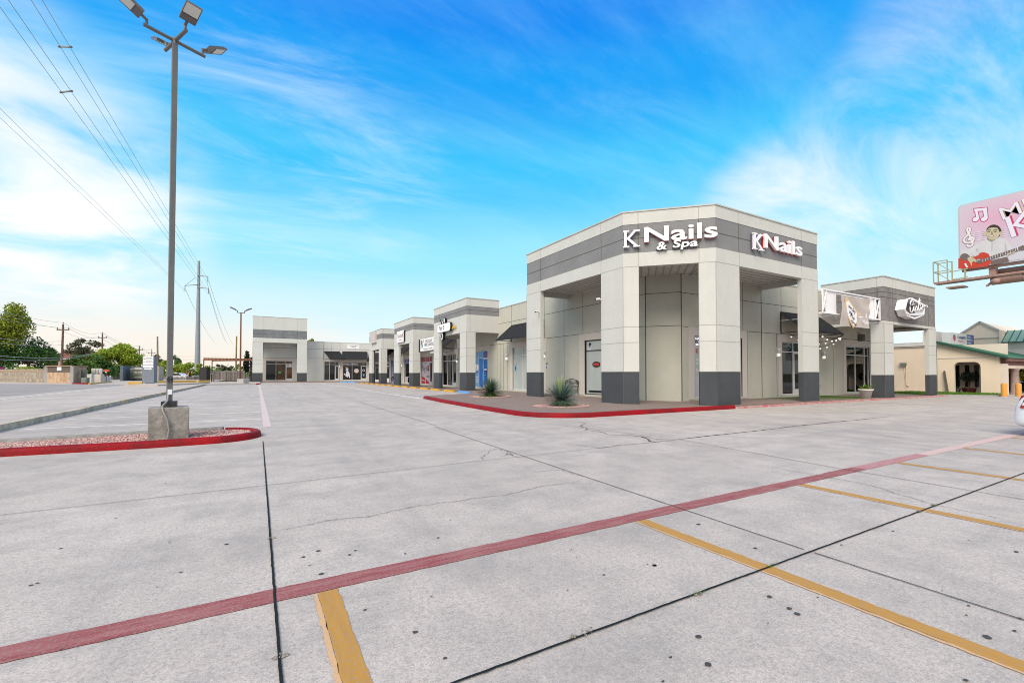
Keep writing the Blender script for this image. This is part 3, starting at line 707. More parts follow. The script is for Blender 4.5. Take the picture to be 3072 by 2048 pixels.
for i,y in enumerate((68.6,71.6)):
    o=blue.copy(); COL.objects.link(o); o.location=(12.0-.7*i,y-.6,0); o.rotation_euler=(0,0,R(25))
    tag(o,('distant blue wheel stop just past the last yellow one','farthest blue wheel stop, before the dark rooster shop windows')[i],'wheel stop')
# ================================================================== SHOP BUILDING
def offs(pts,d):
    """offset an open polyline to its left by d with mitres"""
    P=[Vector((p[0],p[1])) for p in pts]; out=[]
    for i,p in enumerate(P):
        def nrm(a,b): t=(b-a).normalized(); return Vector((-t.y,t.x))
        if i==0: q=p+nrm(P[0],P[1])*d
        elif i==len(P)-1: q=p+nrm(P[-2],P[-1])*d
        else:
            n1=nrm(P[i-1],p); n2=nrm(p,P[i+1]); b=(n1+n2).normalized(); q=p+b*(d/max(.2,b.dot(n1)))
        out.append((q.x,q.y))
    return out
def ringp(pts,d0,d1): return offs(pts,d0)+offs(pts,d1)[::-1]
BLD=empty('shop_building',(15.05,13.2,0),'long pale grey stucco strip mall with dark banded entrance towers around the car park','building')
def strip_along(mb,p0,p1,z,mi,w=.028): mb.M=facade(p0,p1); hj(mb,0,flen(p0,p1),z,mi,w); mb.M=Matrix.Identity(4)
def portico(pts,T,b1,bm,b0,zs,zl,cols,vjs,soff,lv=(3.08,2.5),zb=1.37,mats=('stucco','band_grey','base_grey','joint','joint_light','coping'),extra=(),ribs=None,lowband=False,base_z=0.,closed=None):
    mb=MB()
    mb.prism(ringp(pts,0,.2),zs,b0,0); mb.prism(ringp(pts,.015,.2),b0,b1,1); mb.prism(ringp(pts,0,.2),b1,T,0); mb.prism(ringp(pts,-.03,.23),T,T+.05,5)
    n=len(pts)
    for i in range(n-1):
        strip_along(mb,offs(pts,.015)[i],offs(pts,.015)[i+1],bm,3,.035)
        for e in extra: strip_along(mb,offs(pts,.015)[i],offs(pts,.015)[i+1],e,3,.035)
    for (i,x) in vjs:
        mb.M=facade(pts[i],pts[i+1]); vj(mb,x,zs,b0,4,.02); vj(mb,x,b0,b1,3,.03,.015); vj(mb,x,b1,T,4,.02); mb.M=Matrix.Identity(4)
    # roof inside the parapet
    inn=offs(pts,.2)+(closed or []); mb.prism(inn,T-.45,T-.4,5)
    t=mb.build('entrance_tower',list(mats),BLD)
    # soffit
    sb=MB(); sb.prism(offs(pts,.2)+(closed or []),zs+soff,zs+soff+.04,0)
    if ribs:
        for a,b in ribs: sb.bar((*a,zs+soff-.012),(*b,zs+soff-.012),.05,.024,1)
    sb.build('soffit',['soffit','joint_light'],t)
    for c in cols:
        k=MB(); k.prism(ringp(c,0,.2),base_z,zb,1); k.prism(ringp(c,0,.2),zb,zs,0)
        for i in range(len(c)-1):
            for z in lv: strip_along(k,c[i],c[i+1],z,2,.025)
            strip_along(k,c[i],c[i+1],zs,2,.025); strip_along(k,c[i],c[i+1],zb,3,.014)
        for p in c[1:-1]:
            k.tube([(p[0],p[1],zb),(p[0],p[1],zs)],.012,6,2); k.tube([(p[0],p[1],.05),(p[0],p[1],zb)],.010,6,3)
        k.build('column',[mats[0],mats[2],'joint_light','joint'],t)
    return t
# corner tower
TP=[(15.05,20.2),(12.42,20.2),(12.42,12.99),(14.80,10.62),(21.97,10.62),(21.97,13.2)]
rb=[((12.62,13.4+.32*i),(15.0,13.4+.32*i)) for i in range(20)]
rb=[((12.66+.30*i,19.9),(12.66+.30*i,15.3-.0*i)) for i in range(8)]+[((16.3,10.9+.30*i),(21.7,10.9+.30*i)) for i in range(8)]
for i in range(11):
    t=.02+.30*i; a=(12.62+.7071*t,13.05-.7071*t)
    if t<3.2: rb.append((a,(a[0]+2.0,a[1]+2.0)))
rb+=[((12.62,13.3),(15.1,15.4)),((14.9,10.9),(16.6,13.2))]
CH=flen(TP[2],TP[3])
portico(TP,7.6,7.13,6.57,6.0,5.47,0,
  [[(12.62,20.2),(12.42,20.2),(12.42,18.87)],
   [(12.42,14.28),(12.42,12.99),(12.84,12.572)],
   [(14.38,11.038),(14.80,10.62),(16.22,10.62)],
   [(20.66,10.62),(21.97,10.62),(21.97,10.86)]],
  [(1,1.33),(1,5.92),(2,.58),(2,CH-.58),(3,1.42),(3,5.86)],.2,lv=(3.12,2.51),closed=[(21.77,14.6),(16.6,14.8),(15.4,15.6),(15.2,20.0)],ribs=rb)
# the three porticos of the left wing
LV=dict(T=6.52,b1=5.99,bm=5.72,b0=5.39,zs=4.2,zl=0)
def wing_portico(y0,y1,ly,ry,sx=13.19):
    pts=[(15.05,y1),(12.5,y1),(12.5,y0),(15.05,y0)]
    return portico(pts,6.52,5.99,5.72,5.39,4.2,0,[[(13.2,y1),(12.5,y1),(12.5,ly)],[(12.5,ry),(12.5,y0),(sx,y0)]],[(1,y1-ly),(1,y1-ry),(2,.27)],.25,closed=None)
wing_portico(28.25,34.8,33.55,29.42); wing_portico(40.4,46.97,45.2,41.57); wing_portico(52.6,59.0,57.2,53.76)
# right hand portico with the restaurant sign
RP=[(27.62,13.2),(27.62,10.3),(34.2,10.3),(34.2,13.2)]
portico(RP,6.25,5.75,5.21,3.99,3.86,0,[[(27.62,10.88),(27.62,10.3),(28.68,10.3)],[(33.2,10.3),(34.2,10.3),(34.2,10.75)],[(34.2,12.75),(34.2,13.2),(33.9,13.2)]],
   [(0,2.63),(1,1.08),(1,5.6)],.25,lv=(2.89,2.36),zb=1.23,mats=('stucco','band_weathered','base_grey','joint','joint_light','coping'),extra=(5.48,))
# end portico, facing the car park
EP=[(-.60,78),(-.60,73),(6.42,73),(6.42,75.5)]
portico(EP,9.45,7.62,6.98,6.41,5.8,0,[[(-.60,74.4),(-.60,73),(.68,73)],[(5.10,73),(6.42,73),(6.42,73.6)]],[(1,1.28),(1,5.7)],.0,lv=(3.27,2.68),zb=1.41,mats=('stucco_far','band_scarred','base_grey','joint','joint_light','coping'))
# ---- walls with openings, storefronts
SF=[]
def storefront(p0,p1,x0,x1,zb,zt,ztr,mull,door,glass,trim=.38,frame='alu',top=None,tr=True,dz=2.25,midrail=None):
    Mx=facade(p0,p1); f=MB(Mx); g=MB(Mx); d=MB(Mx); w=.05
    if tr:
        tz=zt+.37
        f.box(x0-trim,-.02,zb-.05,x0,.05,tz,1); f.box(x1,-.02,zb-.05,x1+trim,.05,tz,1); f.box(x0,-.02,zt,x1,.05,tz,1)
    f.box(x0,.05,zb-.02,x1,.12,zb+w,0); f.box(x0,.05,zt-w,x1,.12,zt,0); f.box(x0,.05,zb+w,x0+w,.12,zt-w,0); f.box(x1-w,.05,zb+w,x1,.12,zt-w,0)
    xs=[x0]+[x0+(x1-x0)*m for m in mull]+[x1]
    for m in xs[1:-1]: f.box(m-w/2,.045,zb+w,m+w/2,.12,zt-w,0)
    f.box(x0+w,.047,ztr-w/2,x1-w,.118,ztr+w/2,0)
    for i in range(len(xs)-1):
        a,b=xs[i]+.02,xs[i+1]-.02; gm=glass[i] if isinstance(glass,(list,tuple)) else glass
        gt=(top[i] if isinstance(top,(list,tuple)) else top) or gm
        g.box(a,.085,ztr,b,.095,zt-.01,SFm(gt))
        if door is not None and i==door:
            z1=zb+dz; d.box(a,.03,zb-.02,b,.1,zb+.28,0); d.box(a,.03,z1-.09,b,.1,z1,0); d.box(a,.03,zb+.28,a+.07,.1,z1-.09,0); d.box(b-.07,.03,zb+.28,b,.1,z1-.09,0)
            g.box(a,.085,zb,b,.095,z1,SFm(gm)); g.box(a,.086,z1,b,.096,ztr,SFm(gt)); f.box(a,.05,z1-.01,b,.11,z1+.05,0)
            d.tube([(b-.12,-.02,zb+.95),(b-.12,-.02,zb+1.25)],.015,6,1); d.box(b-.13,-.02,zb+1.0,b-.11,.04,zb+1.02,1); d.box(b-.13,-.02,zb+1.2,b-.11,.04,zb+1.22,1)
        else: g.box(a,.085,zb,b,.095,ztr,SFm(gm))
        if midrail and i in midrail: f.box(a,.05,midrail[i]-.02,b,.11,midrail[i]+.02,0)
    s=f.build('storefront',[frame,'trim_pink'],BLD); g.build('glass',SFmats,s)
    if d.v: d.build('door',[frame,'black_metal'],s)
    return s,Mx
SFmats=['glass_dark','glass_frost','glass_grey','glass_clear','glass_brown','vinyl_blue','vinyl_navy','vinyl_lilac','vinyl_red','black_gloss','glass_frost_blue','vinyl_sky','led_panel']
def SFm(n): return SFmats.index(n)
# main wall along X = 15.05 (seen left to right = far to near)
WA=(15.05,59.0); WB=(15.05,14.34); XL=lambda y:59.0-y
ops=[]; 
def add_op(ya,yb,zb=.22,zt=3.05): ops.append((XL(ya),XL(yb),zb,zt))
sf=[ # left y, right y
 (57.6,53.2),(51.2,48.2),(45.6,42.2),(39.55,36.25),(33.9,30.0),(26.3,22.6),(18.62,15.2)]
q=lambda x,y:onX(*zz(1250,1060,50/713)(x,y),15.05).y
sf[3]=(q(190,150),q(670,150)); r2=lambda x:onX(*zz(1320,1040,60/724)(x,700),15.05).y
R2=(r2(80),r2(590)); su=lambda x:onX(*zz(1150,1060,100/1307)(x,700),15.05).y
REX=(su(830),su(830)-3.6); PUR=(su(310),su(310)-3.3)
FIVE=(onX(*zz(1420,1040,60/724)(62,700),15.05).y+1.2,onX(*zz(1420,1040,60/724)(520,700),15.05).y)
lst=[PUR,REX,sf[3],R2,FIVE,(26.28,22.6),(18.62,15.2)]
for a,b in lst: add_op(a,b)
mw=MB(); wall(mw,WA,WB,0,5.95,ops,.2,0)
mw.M=facade(WA,WB)
segs=[(0,XL(34.8)),(XL(28.25),XL(20.2))]
def runs(z,lo,hi):
    x=lo
    for a,b,zb,zt in sorted(ops)+[(hi,hi,0,0)]:
        a2=a-.4;b2=b+.4
        if z<zt+.37:
            if a2>x: hj(mw,x,min(a2,hi),z,1)
            x=max(x,b2)
        if x>=hi: return
    if x<hi: hj(mw,x,hi,z,1)
for lo,hi in ((0,XL(14.36)),): hj(mw,lo,hi,3.42,1); hj(mw,lo,hi,4.86,1)
for y in (52,50,47.3,44,41,38.4,35.4,33,31.2,28.6,26.45,24.45,20.44,18.76,22.4,16.6): 
    vj(mw,XL(y),3.43,5.95,1)
for y in (52.3,47.6,40.2,35.4,28.55,27.0,28.0,20.44,27.6,33.6): vj(mw,XL(y),.15,3.41,1)
hj(mw,0,XL(34.8),5.9,2,.1); mw.box(XL(28.2),-.03,5.95,XL(20.25),.23,6.0,2); mw.box(XL(40.3),-.03,5.95,XL(34.9),.23,6.0,2); mw.box(XL(52.5),-.03,5.95,XL(47.1),.23,6.0,2)
mw.M=Matrix.Identity(4)
# chamfered corner behind the corner columns
C1=(15.05,14.34); C2=(16.02,13.2)
wall(mw,C1,C2,0,5.95,(),.2,0); mw.M=facade(C1,C2); Lc=flen(C1,C2); hj(mw,0,Lc,3.40,1); hj(mw,0,Lc,4.86,1); mw.M=Matrix.Identity(4)
for p in (C1,C2): mw.tube([(p[0],p[1],.1),(p[0],p[1],5.7)],.022,6,1)
mw.build('wall',['stucco_rough','joint','coping'],BLD)
# right wing along Y = 13.2
DA=(16.02,13.2); DB=(34.2,13.2); XR=lambda x:x-16.02
ops2=[(XR(a),XR(b),.20,zt) for a,b,zt in ((16.84,20.3,3.0),(23.66,26.85,2.98),(30.36,33.3,2.95))]
m2=MB(); wall(m2,DA,DB,0,5.95,ops2,.2,0); m2.M=facade(DA,DB)
hj(m2,0,XR(34.2),3.36,1); hj(m2,0,XR(27.6),4.84,1)
for x in (18.4,20.38,21.9,23.66,25.6,27.9,29.4): vj(m2,XR(x),3.37,5.95,1)
for x in (21.9,28.87,20.72,23.2): vj(m2,XR(x),.12,3.35,1)
vj(m2,XR(21.9),.12,5.6,1,.05); m2.box(XR(22.),-.03,5.95,XR(27.6),.23,6.0,2); m2.M=Matrix.Identity(4)
m2.build('wall',['stucco_rough','joint','coping'],BLD)
# curved end of the court
E0=(6.42,75.5);E1=(9.0,75.5);E2=(11.4,75.3);E3=(15.9,74.5);E4=(19.4,71.0)
ew=MB(); chain=[E0,E1,E2,E3,E4]
wx=[onY(*zz(700,900,550/2352)(x,900),75.4).x for x in (1145,1345)]
opE={1:[(.02,flen(E1,E2)-.05,.25,3.2)],2:[(.45,4.05,.28,3.1)],3:[(.9,3.6,.28,2.9)]}
for i in range(4): 
    wall(ew,chain[i],chain[i+1],0,6.3-.06*i,opE.get(i,()),.2,0); ew.M=facade(chain[i],chain[i+1]); Lq=flen(chain[i],chain[i+1])
    hj(ew,0,Lq,5.15,1,.035); hj(ew,0,Lq,3.68 if i<1 else 3.6,1,.035); vj(ew,.02,.1,6.2,1,.04); ew.box(0,-.03,6.3-.06*i,Lq,.23,6.36-.06*i,2); ew.M=Matrix.Identity(4)
    if i in(1,2): 
        ew.M=facade(chain[i],chain[i+1]); vj(ew,Lq*.5,3.7,6.2,1,.03); ew.M=Matrix.Identity(4)
wall(ew,E4,(19.4,59.25),0,6.06,(),.2,0); wall(ew,(19.2,59.25),(15.26,59.25),0,5.95,(),.2,0)
ew.M=facade((-.4,76.2),(6.42,76.2)); hw=MB()
wall(ew,(-.4,76.2),(6.4,76.2),0,6.6,[(1.52,5.12,.3,3.25)],.2,0); ew.M=facade((-.4,76.2),(6.4,76.2)); hj(ew,0,6.8,5.2,1,.035); hj(ew,0,6.8,3.68,1,.035); vj(ew,1.2,3.7,6.0,1,.03); vj(ew,5.6,3.7,6.0,1,.03); ew.M=Matrix.Identity(4)
ew.build('wall',['stucco_far','joint','coping'],BLD)
# back walls, roof, partitions so the shops are real rooms
bk=MB(); bk.box(-.4,95,0,40,95.2,6,0); bk.box(40,30,0,40.2,95.2,6,0); bk.box(-.6,78.0,0,-.4,95,6.2,0); bk.box(34.0,13.4,0,34.2,30,5.9,0); bk.box(34,30,0,40,30.2,5.9,0)
bk.prism([(15.25,14.5),(16.1,13.4),(34.,13.4),(34.,30),(40,30),(40,95),(-.4,95),(-.4,76.6),(9.2,75.8),(15.9,74.8),(19.5,71.2),(15.25,59)],5.55,5.6,1)
bk.build('roof',['stucco','roofing'],BLD)
pt=MB()
for y in (21.4,27.3,35.0,41,47.4,53): pt.box(15.3,y,.1,24,y+.12,5.5)
pt.box(22.4,13.45,.1,22.5,21.4,5.5); pt.box(28.6,13.45,.1,28.7,19,5.5); pt.box(22.4,18.6,.1,34,18.7,5.5); pt.box(24,18.8,.1,24.1,59,5.5); pt.box(15.3,59.2,.1,24,59.3,5.5); pt.box(16.4,13.5,.08,34,14.7,.12); pt.box(15.3,14.72,.08,34,59,.12); pt.box(16.4,13.6,3.6,34,14.7,3.65); pt.box(15.3,14.72,3.6,34,21.4,3.65); pt.box(15.3,21.5,3.6,24,59,3.65)
pt.build('partition',['inside_wall'],BLD)
# storefronts
def SFY(ya,yb,*a,**k): return storefront(WA,WB,XL(ya),XL(yb),.22,3.05,*a,**k)
sP,MP=SFY(*PUR,2.5,[.3,.68],2,['vinyl_navy','vinyl_navy','glass_dark'])
sR,MR=SFY(*REX,2.5,[.48],None,['glass_dark','glass_grey'],top=['vinyl_navy','vinyl_navy'],midrail={0:.95})
sS,MS=SFY(*sf[3],2.5,[.36,.74],2,['vinyl_lilac','vinyl_lilac','glass_grey'],top='vinyl_red')
s2,M2=SFY(*R2,2.45,[.34,.72],2,['glass_clear','glass_clear','glass_clear'])
s5,M5=SFY(*FIVE,2.5,[.52,.74],2,['vinyl_sky','vinyl_blue','vinyl_blue'],top=['vinyl_sky','vinyl_sky','vinyl_blue'])
sG,MG=SFY(26.28,22.6,2.5,[.335,.67],None,'glass_frost')
sN,MN=SFY(18.62,15.2,2.5,[.6],None,'glass_frost',frame='alu_dark',trim=.45)
sD,MD=storefront(DA,DB,XR(16.84),XR(20.3),.20,3.0,2.48,[.42,.72],1,['glass_frost','glass_dark','glass_dark'],top=['glass_frost','glass_dark','glass_dark'])
sT,MT=storefront(DA,DB,XR(23.66),XR(26.85),.20,2.98,2.45,[.36,.70],1,'glass_clear',trim=.33)
sU,MU=storefront(DA,DB,XR(30.36),XR(33.3),.17,2.95,2.42,[.42,.82],None,'glass_clear',trim=.33)
sE,ME=storefront((-.4,76.2),(6.4,76.2),1.52,5.12,.3,3.25,2.78,[.372,.74],2,['glass_dark','glass_brown','glass_brown'],top=['glass_dark','glass_brown','glass_brown'],trim=.42,dz=2.1)
sW,MW=storefront(E1,E2,.12,flen(E1,E2)-.15,.25,3.2,2.75,[.37,.745],2,['glass_grey','glass_dark','glass_grey'],top='glass_grey',trim=.1)
sF,MF=storefront(E2,E3,.45,4.05,.28,3.1,2.62,[.39,.765],2,'black_gloss',trim=.4)
sO,MO=storefront(E3,E4,.9,3.6,.28,2.9,2.3,[.5],1,'black_gloss',trim=.1)
# ---- graphics on the glass (each belongs to its storefront)
def gfx(s,Mx,mats,fn,name='window_graphic',y=.078):
    b=MB(Mx); fn(b,y); return b.build(name,mats,s)
def W5(b,y):
    a=XL(FIVE[0]); w=FIVE[0]-FIVE[1]; x=a+w*.27
    b.plate([(a+.5,1.55),(a+w*.46,1.6),(a+w*.48,1.64),(a+w*.48,1.98),(a+w*.46,2.02),(a+.5,1.98)],y,y+.004,0); b.text('Flat 5',a+w*.1,1.66,w*.30,.24,y,.003,1,.01)
    for i,t in enumerate(('DRUMS','VIOLIN','VOICE')): b.text(t,a+w*.34,.98-.19*i,w*.14,.12,y,.003,0)
    b.quad((a+w*.2,y,1.3),(a+w*.48,y,1.42),(a+w*.48,y,1.5),(a+w*.2,y,1.38),2)
    xd=a+w*.78; b.ell(xd+.35,1.62,.26,.06,y-.06,y-.056,0); b.box(xd+.08,y-.06,1.32,xd+.62,y-.056,1.36,3); b.box(xd+.08,y-.06,1.18,xd+.62,y-.056,1.22,3); b.box(xd+.14,y,2.6,xd+.5,y+.004,2.85,4)
gfx(s5,M5,['letter_white','ink_black','ink_purple','vinyl_sky','letter_red'],W5)
def WS(b,y):
    a=XL(sf[3][0]); w=sf[3][0]-sf[3][1]; d=.70*w
    pts=[(a+.08,1.02)]+[(a+.08+d*t,1.02-.72*t**1.6) for t in (.2,.4,.6,.8,1.)]+[(a+.08+d,.28),(a+.08,.28)]
    b.plate(pts,y,y+.004,0); b.plate([(a+.1,.72),(a+.08+d*.45,.56),(a+.08+d*.55,.50),(a+.1,.60)],y-.003,y,1)
    b.text('Sussi',a+.15,1.58,d*.72,.62,y,.003,2); b.text('Styles',a+d*.3,1.33,d*.4,.18,y,.003,3)
    b.plate([(a+d*.88,1.5),(a+d*.92,2.2),(a+d*.80,2.1),(a+d*.86,1.85),(a+d*.82,1.75),(a+d*.96,1.75),(a+d*.94,2.0),(a+d*.98,2.2),(a+d*.93,2.3)],y,y+.004,0)
    for z in (1.06,.98): b.box(a+d*.62,y,z-.02,a+d*.97,y+.003,z+.02,4)
    b.box(a+.1,y,1.2,a+d*.97,y+.003,1.215,3)
gfx(sS,MS,['vinyl_crimson','ink_pale','ink_black','letter_red','ink_black'],WS)
def WR(b,y):
    a=XL(REX[0]); w=REX[0]-REX[1]
    b.box(a+w*.5,y,.26,a+w-.06,y+.004,.95,0); b.box(a+.1,y,.26,a+w*.3,y+.004,.92,1)
    for k in range(4): b.box(a+w*.56,y-.003,.32+.16*k,a+w*.9,y,.42+.16*k,1)
    b.text('RE',a+.25,2.58,w*.2,.36,y,.003,1)
gfx(sR,MR,['vinyl_navy','vinyl_lilac'],WR)
def WP(b,y):
    a=XL(PUR[0]); w=PUR[0]-PUR[1]; r=random.Random(3)
    for k in range(9): b.box(a+.25,y,.5+.2*k,a+.42,y+.003,.62+.2*k,0)
    b.box(a+.5,y,2.6,a+.75,y+.003,2.95,0)
gfx(sP,MP,['letter_white'],WP)
def WG(b,y):
    a=XL(26.28); b.box(a+.12,y,1.45,a+.36,y+.004,1.98,0); b.box(a+.14,y-.002,1.85,a+.34,y,1.95,1); b.ell(a+.24,1.66,.07,.11,y-.002,y,2)
gfx(sG,MG,['vinyl_sky','ink_orange','ink_navy'],WG,'poster')
def WN(b,y):
    a=XL(18.62)
    n=18; b.plate([(a+.85+.30*math.cos(2*PI*i/n),1.78+.15*math.sin(2*PI*i/n)) for i in range(n)],y-.03,y,0); b.text('OPEN',a+.65,1.72,.4,.12,y-.03,.004,1)
    b.box(a+.22,y,.33,a+2.0,y+.004,.44,2)
    c=(a+.28,2.72)
    for k in range(7):
        t=R(200+20*k); b.plate([(c[0],c[1]+.06),(c[0]+.2*math.cos(t)-.02,c[1]+.24*math.sin(t)),(c[0]+.2*math.cos(t)+.03,c[1]+.24*math.sin(t)-.02),(c[0]+.03,c[1]+.06)],y,y+.003,3)
    b.ell(c[0]+.06,c[1]+.13,.10,.07,y,y+.003,2)
    for k in range(3): b.box(a+.2+.55*k,y,.5,a+.215+.55*k,y+.002,2.4,4)
gfx(sN,MN,['black_gloss','open_red','ink_black','glyph_white','glass_frost_blue'],WN)
def WD(b,y):
    a=XR(16.84); b.box(a+.05,y,.25,a+1.42,y+.003,1.2,0); b.box(a+.05,y-.002,.25,a+1.42,y+.001,.72,5)
    b.text('K Nails',a+.22,2.2,1.0,.22,y,.003,1)
    for i,t in enumerate(('PINK & WHITE','SOLAR NAILS','GEL NAILS','DIP NAILS')): b.text(t,a+.22+(.18 if i==2 else 0),1.86-.15*i,1.08-(.3 if i==2 else 0),.11,y,.003,2)
    b.box(a+.0,y,2.45,a+1.45,y+.03,3.0,3)
gfx(sD,MD,['glass_frost_blue','letter_red','letter_white','led_frame','ink_black','vinyl_lilac'],WD)
def WE(b,y):
    a=1.52; w=3.6; b.box(a+w*.47,y,1.36,a+w*.56,y+.004,1.6,0); b.box(a+w*.76,y,2.42,a+w*.98,y+.004,2.76,1)
    for k in range(4): b.box(a+w*(.785+.05*k),y-.003,2.48,a+w*(.81+.05*k),y,2.70,2)
    for t in (.41,.71): b.box(a+w*t-.02,y,.4,a+w*t+.1,y+.003,2.6,3)
gfx(sE,ME,['ink_green','letter_white','ink_black','black_gloss'],WE,'notice')
def WF(b,y):
    a=.45; w=3.6
    b.text('GALLO',a+.06,2.71,w*.36,.28,y,.004,0,.03); b.text('FINO',a+w*.40,2.71,w*.25,.28,y,.004,0,.03)
    cx,cz=a+w*.19,1.62
    b.plate([(cx-.30,.95),(cx+.05,.72),(cx+.22,.95),(cx+.34,.5),(cx+.42,.8),(cx+.30,1.5),(cx+.12,1.75),(cx+.16,2.05),(cx-.02,2.2),(cx-.2,2.08),(cx-.26,1.85),(cx-.12,1.7),(cx-.22,1.4)],y,y+.004,1)
    b.plate([(cx-.24,2.16),(cx-.28,2.42),(cx-.14,2.28),(cx-.06,2.46),(cx+.02,2.28),(cx+.14,2.42),(cx+.1,2.16)],y-.002,y+.002,2); b.ell(cx+.02,1.75,.16,.12,y-.004,y-.001,3); b.ell(cx+.03,1.76,.07,.07,y-.006,y-.004,0)
    b.ell(cx-.42,1.22,.11,.11,y,y+.003,1)
    c2=(a+w*.575,1.78); b.ell(*c2,.36,.36,y,y+.004,4); b.plate([(c2[0]-.12,c2[1]+.1),(c2[0],c2[1]-.02),(c2[0]+.14,c2[1]+.12),(c2[0]+.02,c2[1]-.14)],y-.003,y,0)
    c3=(a+w*.88,1.85); b.ell(*c3,.20,.20,y-.06,y-.056,1); b.ell(*c3,.13,.13,y-.063,y-.06,5); b.box(c3[0]-.15,y-.06,1.2,c3[0]+.15,y-.056,1.25,1); b.ell(c3[0],1.0,.13,.13,y-.06,y-.056,3)
    for z in (2.93,2.8): b.box(a+w*.81,y,z-.03,a+w*.95,y+.003,z+.03,4)
gfx(sF,MF,['letter_white','glyph_white','ink_gold','vinyl_sky','ink_pale','black_gloss'],WF)
# ================================================================== SIGNS, AWNINGS, LAMPS ON THE SHOPS
def TT(p0,p1,px0,px1,flip=False):
    """local (s,z) on the facade p0-p1 of two photo pixels"""
    out=[]
    Mi=facade(p0,p1).inverted(); n=facade(p0,p1).to_3x3()@Vector((0,-1,0)); o=Vector((p0[0],p0[1],0))
    for (x,y) in (px0,px1):
        d=ray(x,y); t=(o-CAM).dot(n)/d.dot(n); q=Mi@(CAM+d*t); out.append((q.x,q.z))
    return out
b2=zz(1840,640,620/2352)
FC=(TP[2],TP[3]); FR=(TP[3],TP[4])
def letters(label,f,specs,cat='sign',yf=-.15):
    ctr=facade(*f)@Vector((flen(*f)/2,-.05,6.3)); t=empty('letter_sign',ctr,label,cat)
    for body,(xa,xb,yb,yt),bold,sidem,shear,serif in specs:
        (s0,z0),(_,z1)=TT(f[0],f[1],b2(xa,yb),b2(xa,yt)); s1=TT(f[0],f[1],b2(xb,yb),b2(xb,yb))[0][0]
        b=MB(facade(*f)); bk=MB(facade(*f)); lo,hi=z0,z1
        b.text(body,s0,lo,s1-s0,hi-lo,yf+.085,.085,0,bold,shear); bk.text(body,s0-.012,lo-.012,s1-s0+.024,hi-lo+.024,yf+.14,.05,0,bold,shear)
        if serif:
            h=hi-lo; w=s1-s0
            for (ua,ub,za) in serif: b.box(s0+w*ua,yf-.001,lo+h*za-.025,s0+w*ub,yf+.086,lo+h*za+.025,0)
        L_=b.build('lettering','letter_white',t); bk.build('letter_return',sidem,L_)
    return t
SER=((-.06,.34,.02),(-.06,.34,.98),(.62,1.06,.02),(.62,1.06,.98))
letters('large white raised nail salon letters with ampersand and spa on the angled corner band',FC,[
 ('K',(125,292,397,215),.0,'letter_blue',0,SER),('Nails',(352,1182,342,172),.018,'letter_red',0,None),
 ('&',(490,605,428,340),.02,'ink_black',.1,None),('Spa',(672,955,428,316),.02,'ink_black',.12,None)])
letters('smaller white raised nail salon letters on the right hand face of the corner tower',FR,[
 ('K',(1566,1672,410,232),.0,'letter_blue',0,SER),('Nails',(1690,2112,400,240),.016,'letter_red',0,None)])
# --- left wing signs
z_=lambda x0,y0,k:zz(x0,y0,k)
F5=((12.5,34.8),(12.5,28.25)); fm=facade(*F5)
s3=zz(1310,940,70/915)
def P5(x,y): return TT(F5[0],F5[1],s3(x,y),s3(x,y))[0]
t=empty('music_shop_sign',fm@Vector((3.2,-.1,4.5)),'white rounded box sign with a guitar outline on the music shop portico','sign')
(sa,za),(sb_,zb_)=P5(165,640),P5(660,320); 
b=MB(fm); zc=4.77; hh=.30
def rrect(x0,z0,x1,z1,r,n=5):
    P=[]
    for cx,cz,a in ((x1-r,z0+r,-90),(x1-r,z1-r,0),(x0+r,z1-r,90),(x0+r,z0+r,180)):
        for i in range(n+1): P.append((cx+r*math.cos(R(a+90*i/n)),cz+r*math.sin(R(a+90*i/n))))
    return P
b.plate(rrect(sa,zc-hh,sb_,zc+hh,.2),-.28,-.26,0); b.plate(rrect(sa-.04,zc-hh-.04,sb_+.04,zc+hh+.04,.23),-.258,-.10,1); b.plate(rrect(sa-.02,zc-hh-.02,sb_+.02,zc+hh+.02,.21),-.10,0,2)
b.text('Flat',sa+.38,zc-.13,.62,.30,-.28,.004,1,.012); b.text('5',sa+1.22,zc-.13,.22,.30,-.28,.004,1,.02); b.text("'",sa+1.10,zc,.05,.1,-.28,.004,1)
b.build('sign_box',['letter_white','black_gloss','ink_grey'],t)
g=MB(fm); gx=sa+.78
g.ell(gx-.0,zc-.62,.30,.34,-.22,-.05,1); g.ell(gx-.0,zc-.60,.22,.28,-.235,-.22,0); g.ell(gx-.0,zc-.58,.13,.19,-.245,-.235,1)
g.build('guitar_body',['letter_white','black_gloss'],t)
h=MB(fm)
for dx,r in ((-.38,.10),(.02,.13),(.42,.20)): h.ell(gx+dx+.05,zc+.42+.1*(dx>.3),r*.8,r*1.3,-.20,-.06,1); h.ell(gx+dx+.05,zc+.44+.1*(dx>.3),r*.5,r*.9,-.21,-.20,0)
h.tube([tuple(Vector((gx-.5,-.15,zc+.3))),tuple(Vector((gx-.52,-.15,zc+.75)))],.035,6,1)
h.build('guitar_head',['letter_white','black_gloss'],t)
k=MB(fm); (sy0,zy0),(sy1,zy1)=P5(470,760),P5(800,590); k.M=fm@Matrix.Translation((sy0,-.1,zy0+.08))@Matrix.Rotation(-math.atan2(.12,1.),4,'Y')
k.text('Music School',0,-.02,(sy1-sy0),.20,0,.05,0,.04); k.build('yellow_lettering',['yellow_sign'],t)
F6=((12.5,46.97),(12.5,40.4)); s2z=zz(1180,980,50/1307)
